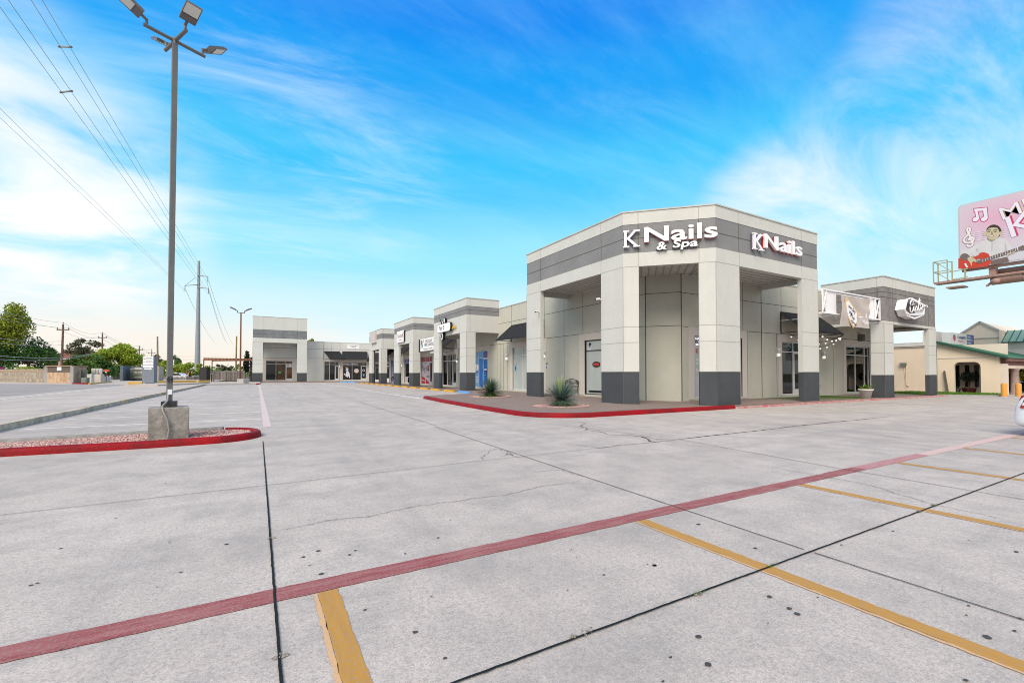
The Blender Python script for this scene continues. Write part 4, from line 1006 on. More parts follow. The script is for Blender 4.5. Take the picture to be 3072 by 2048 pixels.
def board(name,label,f,pa,pb,dep,mats,fn,cat='sign',pw=None,y0=0.):
    (s0,z0),(s1,z1)=TT(f[0],f[1],pa,pb); fm_=facade(*f); t=empty(name,fm_@Vector(((s0+s1)/2,y0,min(z0,z1))),label,cat)
    b=MB(fm_); lo,hi=min(z0,z1),max(z0,z1); b.box(s0,y0-dep,lo,s1,y0-.003,hi,0); fn(b,s0,lo,s1-s0,hi-lo,y0-dep-.001); b.build('sign_board',mats,t); return t
def su_(b,x,z,w,h,y):
    b.text('Sussi',x+w*.12,z+h*.42,w*.66,h*.36,y,.004,1,-.005); b.text('Styles',x+w*.3,z+h*.12,w*.4,h*.16,y,.004,2)
    b.plate([(x+w*.86,z+h*.3),(x+w*.9,z+h*.75),(x+w*.8,z+h*.62),(x+w*.86,z+h*.5),(x+w*.8,z+h*.42),(x+w*.94,z+h*.42),(x+w*.92,z+h*.6),(x+w*.96,z+h*.75),(x+w*.91,z+h*.9)],y-.004,y,3)
sx=[TT(*F6,s2z(x,800),s2z(x,800))[0][0] for x in (390,940)]
t=empty('boutique_sign',facade(*F6)@Vector((sum(sx)/2,-.1,4.4)),'square white hanging board with thin script on the portico behind the discount sign','sign')
b=MB(facade(*F6)); b.box(sx[0],-.16,4.42,sx[1],-.004,5.56,0); b.box(sx[1],-.155,4.44,sx[1]+.02,-.01,5.54,4); su_(b,sx[0],4.42,sx[1]-sx[0],1.14,-.161); b.build('sign_board',['sign_white','ink_black','letter_red','vinyl_crimson','ink_black'],t)
F7=((12.5,59.0),(12.5,52.6)); s4=zz(1090,960,60/428)
sx=[TT(*F7,s4(x,400),s4(x,400))[0][0] for x in (186,288)]
t=empty('blank_sign',facade(*F7)@Vector((sum(sx)/2,-.1,5.)),'faded cream blank sign board across the band of the farthest side portico','sign')
b=MB(facade(*F7)); b.box(sx[0],-.22,5.05,sx[1],-.004,6.42,0); b.box(sx[0]+.3,-.224,5.5,sx[1]-.6,-.22,5.54,1); b.build('sign_board',['sign_cream','ink_pale'],t)
# big projecting discount store sign: stands off the wall between the porticos
Fd=((12.62,40.3),(12.62,34.9)); s1z=zz(1250,1000,60/1568)
(s0,z0),(_,_)=TT(*Fd,s1z(285,1410),s1z(285,470)); z1=TT(*Fd,s1z(285,470),s1z(285,470))[0][1]; s1=5.36
t=empty('store_sign',facade(*Fd)@Vector((s0+2,0,z0)),'white rectangular discount merchandise sign with big green R between two porticos','sign')
b=MB(facade(*Fd)); b.box(s0,0,z0,s1,.05,z1,0)
w=s1-s0; h=z1-z0
b.text('R',s0+.16,z0+h*.36,.62,h*.52,-.001,.006,1,.03); b.text('2',s0+.80,z0+h*.72,.2,h*.22,-.001,.005,1); b.box(s0+.2,-.004,z0+h*.27,s0+.75,0,z0+h*.33,2)
b.text('DISCOUNT',s0+1.35,z0+h*.62,1.75,h*.24,-.001,.005,3); b.text('MERCHANDISE',s0+1.15,z0+h*.36,2.3,h*.22,-.001,.005,3); b.text('Home Decor · Jewelry',s0+.9,z0+h*.08,2.3,h*.12,-.001,.005,3)
b.build('sign_face',['sign_white','letter_green','ink_green','ink_black'],t)
fr=MB(facade(*Fd)); fr.box(s0-.62,.05,z0-.05,s0-.50,.17,z1+.02,0)
for zq in (z0+.02,(z0+z1)/2,z1-.05): fr.bar((s0-.5,.11,zq),(s0+.1,.11,zq),.05,.05,0)
for zq in (z0+.15,z1-.15):
    for xx in (s0+.3,s1-.3): fr.bar((xx,.05,zq),(xx,1.3,zq),.05,.05,0)
fr.build('frame','alu_dark',t)
FW_=(WA,WB)
def small(name,label,pa,pb,fn,mats): return board(name,label,FW_,pa,pb,.06,mats,fn)
sq=zz(1310,940,70/915)
def r2f(b,x,z,w,h,y):
    b.box(x-.02,y+.01,z-.03,x+w+.02,y+.03,z+h+.03,2); b.text('R',x+w*.06,z+h*.2,w*.16,h*.6,y,.003,1,.03); b.text('2',x+w*.22,z+h*.55,w*.05,h*.3,y,.003,1); b.text('DISCOUNT',x+w*.40,z+h*.55,w*.5,h*.26,y,.003,2); b.text('MERCHANDISE',x+w*.34,z+h*.18,w*.6,h*.26,y,.003,2)
small('door_sign','small white strip sign with green R above the discount shop door',sq(275,1510),sq(640,1395),r2f,['sign_white','letter_green','ink_black'])
sg=zz(1250,1000,60/1568)
(s0,z0),(s1,z1)=TT(*FW_,sg(960,1560),sg(1300,1390))
t=empty('hanging_sign',facade(*FW_)@Vector((s0,-.9,3.4)),'small dark green hanging sign below the white discount sign','sign')
b=MB(facade(*Fd)); (a0,c0),(a1,c1)=TT(*Fd,sg(960,1560),sg(1290,1380)); b.box(a0,.1,c0,a1,.14,c1,0); b.text('R',a0+.1,c0+.06,.3,(c1-c0)*.7,.1,.003,1,.03); b.tube([(a0+.2,.12,c1),(a0+.2,.12,c1+.3)],.012,5,0); b.tube([(a1-.2,.12,c1),(a1-.2,.12,c1+.3)],.012,5,0); b.build('sign_board',['sign_grey','letter_green'],t)
# banner on the curved wall, optical sign
w2=zz(1030,1025,80/2352)
def nor(b,x,z,w,h,y): b.box(x+w*.15,y-.002,z+h*.72,x+w*.86,y,z+h*.86,1); b.text('NORTE',x+w*.34,z+h*.30,w*.36,h*.24,y,.004,2,.02)
board('wall_banner','pale blue white banner on the curved wall above the rooster shop',(E2,E3),w2(360,600),w2(1410,290),.03,['sign_white','ink_grey','ink_navy'],nor)
so=zz(1090,960,60/428)
def opt(b,x,z,w,h,y): b.text('OPTICA',x+w*.05,z+h*.22,w*.8,h*.5,y,.004,1,.02)
board('eyewear_sign','white strip sign with black capitals seen through the farthest portico',(E3,E4),so(240,702),so(345,662),.06,['sign_white','ink_black'],opt)
# restaurant sign: faceted white channel outline with script
Fs=((27.62,10.3),(34.2,10.3)); c5=zz(2690,880,110/1725)
def S5(x,y): return TT(*Fs,c5(x,y),c5(x,y))[0]
t=empty('restaurant_sign',facade(*Fs)@Vector((3.,-.1,4.2)),'white faceted hexagon outline sign with script lettering on the weathered end portico','sign')
fs=facade(*Fs); oy=-.42
def poly(b,pts,r,y,mi=0,closed=True):
    P=[(p[0],y,p[1]) for p in pts]+([(pts[0][0],y,pts[0][1])] if closed else [])
    for a,c in zip(P[:-1],P[1:]): b.bar(a,c,r,r,mi)
pix=[(490,265),(370,745),(480,1040),(820,1180),(1240,1000),(1270,560),(690,235)]
F_off=((27.62,10.3+oy),(34.2,10.3+oy)); SO=lambda x,y:TT(*F_off,c5(x,y),c5(x,y))[0]
o_=[SO(*p) for p in pix]
b=MB(fs); poly(b,o_,.07,oy); poly(b,[SO(*p) for p in ((430,910),(560,1000),(1220,990),(1250,700))],.07,oy-.03,0,False); poly(b,[SO(*p) for p in ((560,225),(960,440),(1270,560))],.06,oy-.04,0,False); poly(b,[SO(*p) for p in ((600,960),(900,960),(1200,985))],.05,oy-.05,0,False)
b.build('outline','letter_white',t)
b=MB(fs)
for i in range(7):
    a=o_[i]; c=o_[(i+1)%7]; b.quad((a[0],oy,a[1]),(c[0],oy,c[1]),(c[0],-.004,c[1]),(a[0],-.004,a[1]),0)
b.plate([(o_[0][0]+.0,o_[0][1]-.02)]+[(p[0],p[1]) for p in o_[1:]],-.06,-.005,1)
b.build('returns',['white_paint','band_weathered'],t)
b=MB(fs)
scr=[[(640,440),(600,330),(540,350),(500,480),(490,700),(500,850),(550,900),(620,840),(650,700),(665,600),(665,800),(700,850),(740,760),(790,590),(760,640),(760,800),(810,820),(860,700),(960,330),(940,250),(890,420),(880,700),(890,840),(940,800),(1000,650),(1000,540),(975,560),(980,700),(1010,780),(1050,680),(1110,550),(1080,560),(1130,690),(1110,790),(1060,770)],[(640,440),(640,520),(590,560)],[(660,520),(690,530)],[(1120,640),(1200,600),(1290,570),(1300,660)]]
for l in scr:
    P=[SO(*p) for p in l]; b.tube([(p[0],oy-.12,p[1]) for p in P],.026,6,0)
b.build('script_lettering','letter_white',t)
b=MB(fs); (p0,p1)=SO(840,950),SO(1240,860); b.box(p0[0],oy-.04,p0[1],p1[0],oy-.01,p1[1],0); b.build('tagline_plate','glyph_white',t)
# white truss frame with printed banner in front of the restaurant
Ft=((21.0,10.45),(29,10.45)); ft=facade(*Ft); zf=zz(2050,600,.41465)
tt=lambda x,y:TT(*Ft,zf(x,y),zf(x,y))[0]
A0,A1=1.0,6.58; zt,zb=5.10,4.05
t=empty('truss_frame',ft@Vector((A0,0,zb)),'white welded truss frame projecting between the corner tower and the end portico','sign frame')
b=MB(ft)
XA,XB_=tt(1036,700)[0],tt(1386,700)[0]
for z in (zb,zt): b.bar((A0,0,z),(A1,0,z),.06,.06); b.bar((A0,.3,z),(A1,.3,z),.04,.04)
for x in (A0,XA,XB_,A1):
    b.bar((x,0,zb),(x,0,zt),.05,.05)
    for z in (zb,zt): b.bar((x,.03,z),(x,.28,z),.04,.04)
for xa,xb in ((A0,XA),(XB_,A1)): b.bar((xa,0,zb),(xb,0,zt),.05,.05); b.bar((xa,.012,zt),(xb,.012,zb),.05,.05)
b.bar((A0+1.6,.3,zb),(A0+1.6,2.72,zb),.04,.04)
b.build('truss','truss_white',t); b=MB(ft)
b.box(XA+.03,.04,zb+.05,tt(1113,700)[0],.07,zt-.03,0); b.build('side_panel','white_plastic',t); b=MB(ft); b.box(tt(1326,700)[0],.04,zb+.05,XB_-.03,.07,zt-.06,0); b.build('side_panel','white_plastic',t)
xa,xb=tt(1112,700)[0],tt(1326,700)[0]; za,zb2=5.0,3.52
t=empty('printed_banner',ft@Vector((xa,-.05,zb2)),'creased beige printed banner with a lettered jar label hung on the white truss','banner')
b=MB(ft); n=14; m=10; vs=[]; 
for j in range(m+1):
    for i in range(n+1):
        u=i/n; v=j/m; vs.append((xa+(xb-xa)*u,-.10-.07*math.sin(5*u+2.6*v)*math.sin(PI*v)-.05*math.sin(13*u*v+2*v)*v,zb2+(za-zb2)*v-.06*math.sin(PI*u)*v))
b.add(vs,[(j*(n+1)+i,j*(n+1)+i+1,(j+1)*(n+1)+i+1,(j+1)*(n+1)+i) for j in range(m) for i in range(n)],0,True)
b.build('sheet','banner_cloth',t); b=MB(ft); w=xb-xa; h=za-zb2; yy=-.17
cx,cz=xa+w*.31,zb2+h*.40
b.plate([(cx-.52,cz+.62),(cx-.28,cz+.74),(cx+.62,cz+.12),(cx+.60,cz-.42),(cx+.2,cz-.66),(cx-.42,cz-.10)],yy,yy+.03,1); b.plate([(cx-.44,cz+.52),(cx-.24,cz+.60),(cx+.54,cz+.08),(cx+.53,cz-.36),(cx+.2,cz-.56),(cx-.34,cz-.06)],yy-.006,yy,0)
for i,(s_,sz,ww) in enumerate((('two Boy',.24,.72),('one',.14,.3),('Flip',.22,.42),('legend',.15,.5))):
    b.M=ft@Matrix.Translation((cx-.30+.09*i,yy-.008,cz+.24-.21*i))@Matrix.Rotation(R(24),4,'Y'); b.text(s_,0,0,ww,sz,0,.003,2,.012)
b.M=ft; b.text('&',xa+w*.80,zb2+h*.34,.16,.2,yy,.003,0); b.text('More',xa+w*.70,zb2+h*.12,.58,.22,yy,.003,0); b.ell(cx+.80,cz+.02,.11,.11,yy,yy+.004,1)
b.build('print',['sign_white','ink_gold','ink_black'],t)
# light strip sign in the salon window
Mx=MD; a=XR(16.84); t=empty('led_sign',Mx@Vector((a+.7,.05,2.5)),'lit scrolling sign in the right hand salon window behind the middle column','sign')
b=MB(Mx); b.box(a+.06,.04,2.5,a+1.40,.075,2.98,0); b.box(a+.09,.036,2.54,a+1.37,.04,2.94,1); b.build('case',['led_frame','led_panel'],t); b=MB(Mx)
for i,s_ in enumerate(('NAILS DESIGN','DIP GEL','SOLAR NAILS')): b.text(s_,a+.14+(.2 if i==1 else 0),2.82-.125*i,1.18-(.4 if i==1 else 0),.085,.036,.003,0,.02)
b.build('lettering','led_text',t)
# accessible parking / notice plates at the corner
def plates():
    t=empty('notice_plate',(15.0,22.9,1.5),'small white and blue notice plate on the wall behind the left column','notice')
    b=MB(facade(*FW_)); bz=zz(1580,880,320/1356); (s0,z0),(s1,z1)=TT(*FW_,bz(228,965),bz(265,880)); b.box(s0,-.012,z0,s1,-.003,z0+(z1-z0)*.62,0); b.box(s0+.03,-.014,z0+.03,s1-.03,-.012,z0+(z1-z0)*.5,1); b.box(s0,-.012,z0+(z1-z0)*.68,s1,-.003,z1,2)
    b.build('plate',['sign_white','ink_navy','letter_green'],t)
plates()
# ------------------------------------------------------------------ awnings
def awning(label,f,x0,x1,zt,zb,dep,m='black_fabric',sk=0.):
    fm_=facade(*f); t=empty('awning',fm_@Vector(((x0+x1)/2,0,zb)),label,'awning')
    b=MB(fm_); n=10; vs=[]
    for j in range(5):
        v=j/4
        for i in range(n+1): vs.append((x0+(x1-x0)*i/n+sk*v,-.02-dep*v,zt+(zb+.02-zt)*v-.015*math.sin(PI*v)*(1+.5*math.sin(i*2.1))))
    b.add(vs,[(j*(n+1)+i,(j+1)*(n+1)+i,(j+1)*(n+1)+i+1,j*(n+1)+i+1) for j in range(4) for i in range(n)],0,True)
    b.box(x0+sk,-.03-dep,zb-.05,x1+sk,-.015-dep,zb+.03,0); b.build('canopy',m,t)
    fr=MB(fm_)
    for x in (x0+.02,x1-.02):
        fr.bar((x,-.03,zb),(x,-.03,zt),.035,.035); fr.bar((x,-.03,zb),(x+sk,-.02-dep,zb),.035,.035); fr.bar((x,-.03,zt-.02),(x+sk,-.02-dep,zb),.03,.03)
    fr.bar((x0+sk,-.02-dep,zb-.02),(x1+sk,-.02-dep,zb-.02),.035,.035); fr.bar((x0,-.035,zt),(x1,-.035,zt),.03,.03)
    fr.build('frame','black_metal',t); return t
awning('black sloping awning over the frosted window left of the corner tower',FW_,XL(26.45),XL(22.45),4.58,3.52,1.22)
awning('black sloping awning with string lights over the restaurant door right of the corner tower',(DA,DB),XR(23.55),XR(27.3),4.5,3.42,1.22)
awning('dark awning seen through the music shop portico above the discount shop',FW_,XL(R2[0]+.2),XL(R2[1]-.05),4.6,3.5,1.22)
awning('dark awning behind the boutique portico above the blue window strip',FW_,XL(REX[0]+.3),XL(REX[1]-.2),4.62,3.5,1.22)
awning('dark awning tip over the purple window between the two far porticos',FW_,XL(PUR[0]+.3),XL(PUR[1]-.2),4.55,3.5,1.22)
awning('left charcoal awning on the curved end wall over the grey windows',(E1,E2),.05,flen(E1,E2)-.05,4.82,3.56,1.25,sk=.85)
awning('right charcoal awning on the curved end wall above the rooster shop windows',(E2,E3),.35,4.15,4.85,3.66,1.25)
awning('charcoal awning at the angled end of the wall behind the farthest portico',(E3,E4),.2,4.2,4.75,3.3,1.2)
# ------------------------------------------------------------------ wall lamps
def wlamp(loc,rot,label,first=[None],g='up and down wall lamps between the shopfronts'):
    if first[0] is None:
        t=empty('wall_lamp',(0,0,0),label,'wall lamp',g); b=MB(); b.box(-.075,-.03,-.25,.075,-.003,.25); b.box(-.07,-.13,-.06,.07,-.03,.06); b.build('back_plate','alu',t)
        for s in (1,-1):
            b=MB(); b.lathe([(.001,.06*s),(.06,.06*s),(.068,.14*s),(.055,.20*s),(.001,.21*s)],(0,-.11,0),12); b.build('glass_shade','bulb_lit' if s<0 else 'white_plastic',t)
        first[0]=t; t.location=loc; t.rotation_euler=(0,0,rot); return t
    return dup(first[0],loc,rot,label,g)
b1=zz(1580,880,320/1356); b4=zz(2220,880,340/1481); aY=zz(1400,1000,220/1568); a6=zz(1250,920,250/1452)
RM=-PI/2
def onW(px): p=onX(*px,15.05); return (15.05,p.y,p.z)
wlamp(onW(b1(238,772)),RM,'silver wall lamp half hidden by the left column of the corner tower'); wlamp(onW(aY(880,500)),RM,'silver wall lamp left of the frosted window under the black awning')
wlamp(onW(a6(717,925)),RM,'bright double wall lamp beside the discount shop door in the music portico'); wlamp(onW(zz(1150,1060,100/1307)(745,430)),RM,'small wall lamp left of the blue window strip in the second portico')
def onV(px): p=onY(*px,13.2); return (p.x,13.2,p.z)
wlamp(onV(b4(480,770)),0,'silver wall lamp left of the restaurant door beneath the awning corner'); wlamp(onV(b4(1073,805)),0,'silver wall lamp between the restaurant door and the tall restaurant window')
ww=zz(700,900,550/2352)
for px,l in ((ww(1368,842),'double wall lamp between the grey windows and the rooster shop windows'),(ww(1710,850),'double wall lamp right of the rooster shop windows')):
    p=onY(*px,75.0); wlamp((p.x,75.18-(.45 if px[0]>1095 else 0),p.z),R(-10),l)
# ------------------------------------------------------------------ other fittings
def cam_(loc,d,label):
    t=empty('security_camera',loc,label,'security camera'); b=MB(Matrix.Translation(loc)); b.tube([(0,0,0),(d[0]*.10,d[1]*.10,.02)],.025,8,0); b.build('mount','white_plastic',t)
    b=MB(Matrix.Translation(loc)); a=Vector((d[0]*.08,d[1]*.08,.03)); e=a+Vector((d[0]*.2-.05,d[1]*.2-.12,-.05)); b.tube([tuple(a),tuple(e)],.045,10,0); b.tube([tuple(e),tuple(e+(e-a)*.08)],.035,10,1); b.build('body',['white_plastic','black_gloss'],t); return t
p=onX(*b1(955,78),12.42); cam_((12.42,14.27,p.z),(-1,.3,0),'white bullet security camera high on the wide left corner column'); p=onX(*b1(152,242),12.42); cam_((12.42,18.95,p.z),(-1,0,0),'white security camera on the narrow left column of the tower')
b5=zz(2440,850,380/1610); p=onY(*b5(580,690),13.2)
t=empty('speaker_box',(p.x,13.2,p.z),'small grey loudspeaker box on the wall above the tall restaurant window','speaker'); b=MB(Matrix.Translation((p.x,13.2,p.z))); b.box(-.17,-.26,-.22,.17,-.06,.2); b.box(-.05,-.06,-.05,.05,-.003,.05); b.build('cabinet','pole_grey',t); b=MB(Matrix.Translation((p.x,13.2,p.z))); b.box(-.14,-.268,-.19,.14,-.262,.17); b.build('grille','pole_dark',t)
# string lights under the awning
p0=Vector((23.6,11.95,3.40))
def strlights():
    t=empty('string_lights',(25.4,12.0,3.),'string of round lit bulbs looped under the right hand black awning','string lights')
    w=MB(); bl=[]; r=random.Random(4)
    runs=[((23.6,11.98,3.40),(25.2,12.6,2.75)),((25.2,12.6,2.75),(27.3,11.98,3.38)),((23.7,12.9,3.38),(27.2,12.0,3.36)),((24.9,11.96,3.38),(27.2,11.97,3.36)),((23.6,11.98,3.40),(24.4,11.98,3.38))]
    for (a,c) in runs:
        a=Vector(a);c=Vector(c);n=max(3,int((c-a).length/.42)); P=[a.lerp(c,i/10)-Vector((0,0,.35*math.sin(PI*i/10)*(c-a).length/3)) for i in range(11)]
        w.tube([tuple(q) for q in P],.009,5)
        for i in range(n): 
            q=a.lerp(c,(i+.5)/n)-Vector((0,0,.35*math.sin(PI*(i+.5)/n)*(c-a).length/3)); bl.append(q)
    w.build('wire','black_metal',t)
    for q in bl:
        b=MB(); b.ball((q.x,q.y,q.z-.10),.042,0,8); b.tube([(q.x,q.y,q.z),(q.x,q.y,q.z-.06)],.022,6,1); b.build('bulb',['bulb_lit','black_metal'],t)
strlights()
# bench by the salon window
def bench(loc,rot,label,w=1.1,g=None):
    t=empty('garden_bench',loc,label,'bench',g); b=MB()
    for i in range(6): b.box(-w/2,-.45+.07*i,.42,w/2,-.41+.07*i,.44)
    b.build('seat','chair_metal',t,True); b=MB(); 
    n=12; top=[(-w/2+w*i/n,-.02+.0*i,.74+.13*math.sin(PI*i/n)) for i in range(n+1)]; b.tube(top,.018,6); b.tube([(-w/2,-.03,.5),(w/2,-.03,.5)],.014,6); b.tube([(-w/2,-.03,.44),(-w/2,-.02,.76)],.018,6); b.tube([(w/2,-.03,.44),(w/2,-.02,.76)],.018,6)
    r=random.Random(2)
    for i in range(16):
        x=-w/2+.06+(w-.12)*r.random(); z=.56+r.random()*.18; rr=r.uniform(.04,.08); b.tube([(x+rr*math.cos(k*.9),-.025,z+rr*math.sin(k*.9)) for k in range(7)],.011,5)
    b.build('backrest','chair_metal',t,True)
    for s in (-1,1):
        b=MB(); x=s*(w/2-.03); b.tube([(x,-.02,.0),(x,-.05,.25),(x,-.04,.46)],.018,6); b.tube([(x,-.46,0),(x,-.43,.25),(x,-.44,.46),(x,-.42,.62),(x,-.2,.64),(x,-.03,.6)],.016,6); b.build('leg','chair_metal',t,True)
    t.rotation_euler=(0,0,rot); return t
bench((14.98,19.62,.145),RM,'ornate dark cast iron bench against the wall behind the nearer yucca',1.15)
y1=onX(*zz(1150,1060,100/1307)(230,1100),14.3).y
bench((14.9,y1-.1,.145),RM,'small cast iron seat by the wall left of the purple window',.75); bench((14.55,y1-1.55,.145),R(-160),'dark cast iron seat in front of the purple window',.75)
# things behind the glass
def inside():
    t=empty('dining_table',(24.6,14.1,.13),'black draped table with white flowers behind the restaurant door glass','table'); b=MB(); b.lathe([(.62,0),(.58,.4),(.55,.74),(.001,.75)],(24.7,14.2,.13),20); b.build('tablecloth','cloth_dark',t)
    b=MB(); r=random.Random(3); b.lathe([(.05,.75),(.09,.85),(.06,1.0)],(24.6,14.1,.13),10,1)
    for i in range(60): x,y,z=r.gauss(24.6,.2),r.gauss(14.1,.1),r.uniform(1.05,1.4); b.ball((x,y,z),.03,0,5)
    b.build('flowers',['white_paint','cloth_tan'],t)
    t=empty('wall_clock_sign',(26.0,13.6,1.9),'round yellow sign hanging inside the restaurant door glass','sign'); b=MB(facade(DA,DB)); x=XR(25.75); b.ell(x,1.95,.30,.42,.35,.37,0); b.ell(x,1.95,.2,.28,.345,.35,1); b.build('disc',['round_yellow','ink_gold'],t)
    for i,(x,y,m,l) in enumerate(((30.8,14.0,'cloth_sage','sage dress on a display stand behind the tall restaurant window'),(31.75,14.3,'cloth_tan','tan fringed garment on a display stand behind the tall restaurant window'),(31.2,14.2,'cloth_dark','dark robe with white collar on a display stand behind the tall restaurant window'))):
        t=empty('display_figure',(x,y,.13),l,'display figure'); b=MB(); b.lathe([(.26,.45),(.22,.8),(.17,1.1),(.22,1.35),(.2,1.5),(.07,1.56),(.001,1.57)],(x,y,.13),14); b.build('garment',m,t); b=MB(); b.tube([(x,y,.15),(x,y,.6)],.03,8); b.lathe([(.2,0),(.2,.03),(.001,.04)],(x,y,.13),12); b.build('stand','pole_dark',t)
        if i==2: b=MB(); b.lathe([(.24,1.40),(.2,1.56),(.06,1.6)],(x,y,.14),12); b.build('collar','white_paint',t)
    r=random.Random(8); yy=[R2[0]-.35,R2[0]-.95,R2[0]-1.45,R2[0]-1.9,R2[0]-2.3]
    for i,(y,m,l) in enumerate(zip(yy,('toy_pink','toy_orange','toy_green','toy_mauve','toy_orange'),('pink','yellow orange','green','mauve','small orange'))):
        t=empty('display_toy',(15.4,y,.3),l+' plush display heap low in the discount shop window','display'); b=MB(); b.box(15.25,y-.28,.2,15.7,y+.28,.34,1)
        for k in range(6): b.ball((15.45+r.uniform(-.12,.12),y+r.uniform(-.18,.18),.45+r.uniform(0,.4)*(1 if i<4 else .4)),r.uniform(.1,.17),0,8)
        b.build('heap',[m,'white_paint'],t)
    for y in (R2[0]-.8,R2[0]-2.0):
        t=empty('merchandise_shelf',(16.4,y,.15),'dark shelf of pale boxes inside the discount shop '+('near its left pane' if y==R2[0]-.8 else 'near its door'),'shelf'); b=MB()
        for z in (.6,1.1,1.6,2.0): b.box(16.2,y-.5,z,16.6,y+.5,z+.03)
        b.box(16.6,y-.5,.15,16.64,y+.5,2.2); b.build('rack','cloth_dark',t); b=MB()
        for k in range(14): z=r.choice((.63,1.13,1.63)); q_=y+r.uniform(-.4,.4); s=r.uniform(.06,.13); b.box(16.2,q_-s,z,16.4,q_+s,z+r.uniform(.12,.3))
        b.build('boxes','sign_grey',t)
inside()
# ================================================================== LAMP POST IN THE ISLAND
LX,LY=-1.46,10.72
t=empty('lamp_post',(LX,LY,0),'tall grey four headed lamp post on a concrete block in the kerbed island','lamp post')
b=MB(Matrix.Translation((LX,LY,0))@Matrix.Rotation(R(7.7),4,'Z')); b.box(-.305,-.31,-.02,.305,.31,.665); b.build('concrete_base','concrete_old',t,bevel=.012)
b=MB(); b.box(LX-.115,LY-.115,.665,LX+.115,LY+.115,.775); b.build('base_cover','pole_dark',t,bevel=.006)
b=MB(); b.tube([(LX,LY,.775),(LX,LY,7.75)],[.052,.052],4,0,True,False); 
b.M=Matrix.Translation((LX,LY,0))@Matrix.Rotation(R(45-29),4,'Z'); b2_=MB(b.M); b2_.box(-.044,-.044,.775,.044,.044,7.74); b2_.build('pole','pole_grey',t,bevel=.006)
b=MB(); b.M=Matrix.Translation((LX,LY,0))@Matrix.Rotation(R(16),4,'Z'); b.box(-.035,-.062,.90,.035,-.044,1.0); b.build('junction_box','white_plastic',t,bevel=.004)
b=MB(); b.M=Matrix.Translation((LX,LY,0))@Matrix.Rotation(R(16),4,'Z'); b.ell(0,1.19,.05,.06,-.058,-.045,0); b.ell(0,1.225,.006,.006,-.062,-.058,1,8); b.ell(0,1.15,.006,.006,-.062,-.058,1,8); b.build('hand_hole_cover',['pole_dark','white_plastic'],t)
b=MB(); b.tube([(LX-.01,LY-.06,.90),(LX-.015,LY-.12,.78),(LX-.06,LY-.30,.70),(LX-.05,LY-.345,.62),(LX+.02,LY-.345,.45),(LX+.05,LY-.345,.25),(LX+.02,LY-.345,.05)],.016,8); b.build('conduit','conduit',t)
AR={63:.52,-27:.46,243:.50,153:.50}
b=MB()
b.tube([(LX,LY,7.70),(LX,LY,7.84)],.05,10)
for a,l in AR.items():
    d=Vector((math.sin(R(a)),math.cos(R(a)),0)); b.tube([tuple(Vector((LX,LY,7.79))+d*.02),tuple(Vector((LX,LY,7.79))+d*l)],.033,10)
b.build('bracket_arms','pole_grey',t)
def head(a,l,tilt=27,parent=t,base=(LX,LY,7.79),s=1.):
    Mx=Matrix.Translation(base)@Matrix.Rotation(-R(a),4,'Z')@Matrix.Translation((0,l-.05,0))
    b=MB(Mx); b.tube([(0,0,0),(0,0,.15*s)],.028*s,8); b.tube([(0,0,.13*s),(0,.10*s,.185*s)],.030*s,8)
    Mh=Mx@Matrix.Translation((0,.07*s,.175*s))@Matrix.Rotation(R(tilt),4,'X'); b.M=Mh
    b.box(-.15*s,.02*s,-.012*s,.15*s,.43*s,.022*s); b.box(-.15*s,.02*s,-.026*s,.15*s,.16*s,-.012*s); b.box(-.15*s,.16*s,-.026*s,-.138*s,.43*s,-.012*s); b.box(.138*s,.16*s,-.026*s,.15*s,.43*s,-.012*s); b.box(-.138*s,.418*s,-.026*s,.138*s,.43*s,-.012*s)
    for k in range(9): b.box((-.13+.0315*k)*s,.05*s,.022*s,(-.122+.0315*k)*s,.40*s,.045*s)
    for k in range(8): b.box((-.125+.033*k)*s,.158*s,-.034*s,(-.110+.033*k)*s,.172*s,-.024*s)
    h=b.build('lamp_head','fixture',parent); b=MB(Mh); b.box(-.136*s,.178*s,-.020*s,.136*s,.416*s,-.0125*s); b.build('lens','fixture_lens',h)
for a,l in AR.items(): head(a,l,27,t,(LX,LY,7.79),.88)
# distant twin lamp post beside the end building
p=onD(721,1148,66); lx,ly=onY(721,1100,76).x,76.
t=empty('lamp_post',(lx,ly,.1),'slim distant twin headed lamp post left of the end building','lamp post')
b=MB(); ztop=onY(723,938,76).z; b.tube([(lx,ly,.1),(lx,ly,ztop)],[.12,.085],8); b.build('pole','wood_brown',t)
b=MB(); b.bar((lx-.5,ly,ztop),(lx+.5,ly,ztop),.08,.08); b.build('bracket_arms','fixture',t)
for s in (90,-90): head(s,.5,25,t,(lx,ly,ztop),2.0)
# ================================================================== POWER LINES
TX,TD=592,125
def twr():
    base=onD(592,1112,TD); top=onD(592.5,781,TD); x,y=base.x,base.y
    t=empty('transmission_pole',(x,y,0),'tall pale grey steel transmission pole far behind the car park','power pole'); b=MB(); b.tube([(x,y,-.5),(x,y,top.z*.5),(x,y,top.z)],[.75,.52,.30],12); b.build('pole','steel_pole',t)
    tips={}
    b=MB()
    def arm(px,pz,key):
        e=onD(px,pz,TD); r=onD(592.5,pz-3,TD); b.tube([tuple(r),tuple(e)],[.14,.09],6); tips[key]=e
    zr=.653; arm(955*zr,1270*zr,'ru'); arm(850*zr,1312*zr,'ll'); arm(958*zr,1325*zr,'rl')
    b.tube([tuple(onD(897*zr,1275*zr,TD)),tuple(tips['ll'])],.05,5); b.build('cross_arms','steel_pole',t)
    for k,e in list(tips.items()):
        b=MB(); q=e-Vector((0,0,1.4)); b.tube([tuple(e),tuple(q)],.10,6); b.bar((q.x-.35,q.y,q.z),(q.x+.35,q.y,q.z),.1,.1); b.build('insulator','insulator',t); tips[k]=q
    return t,tips,top
tw,tips,ttop=twr()
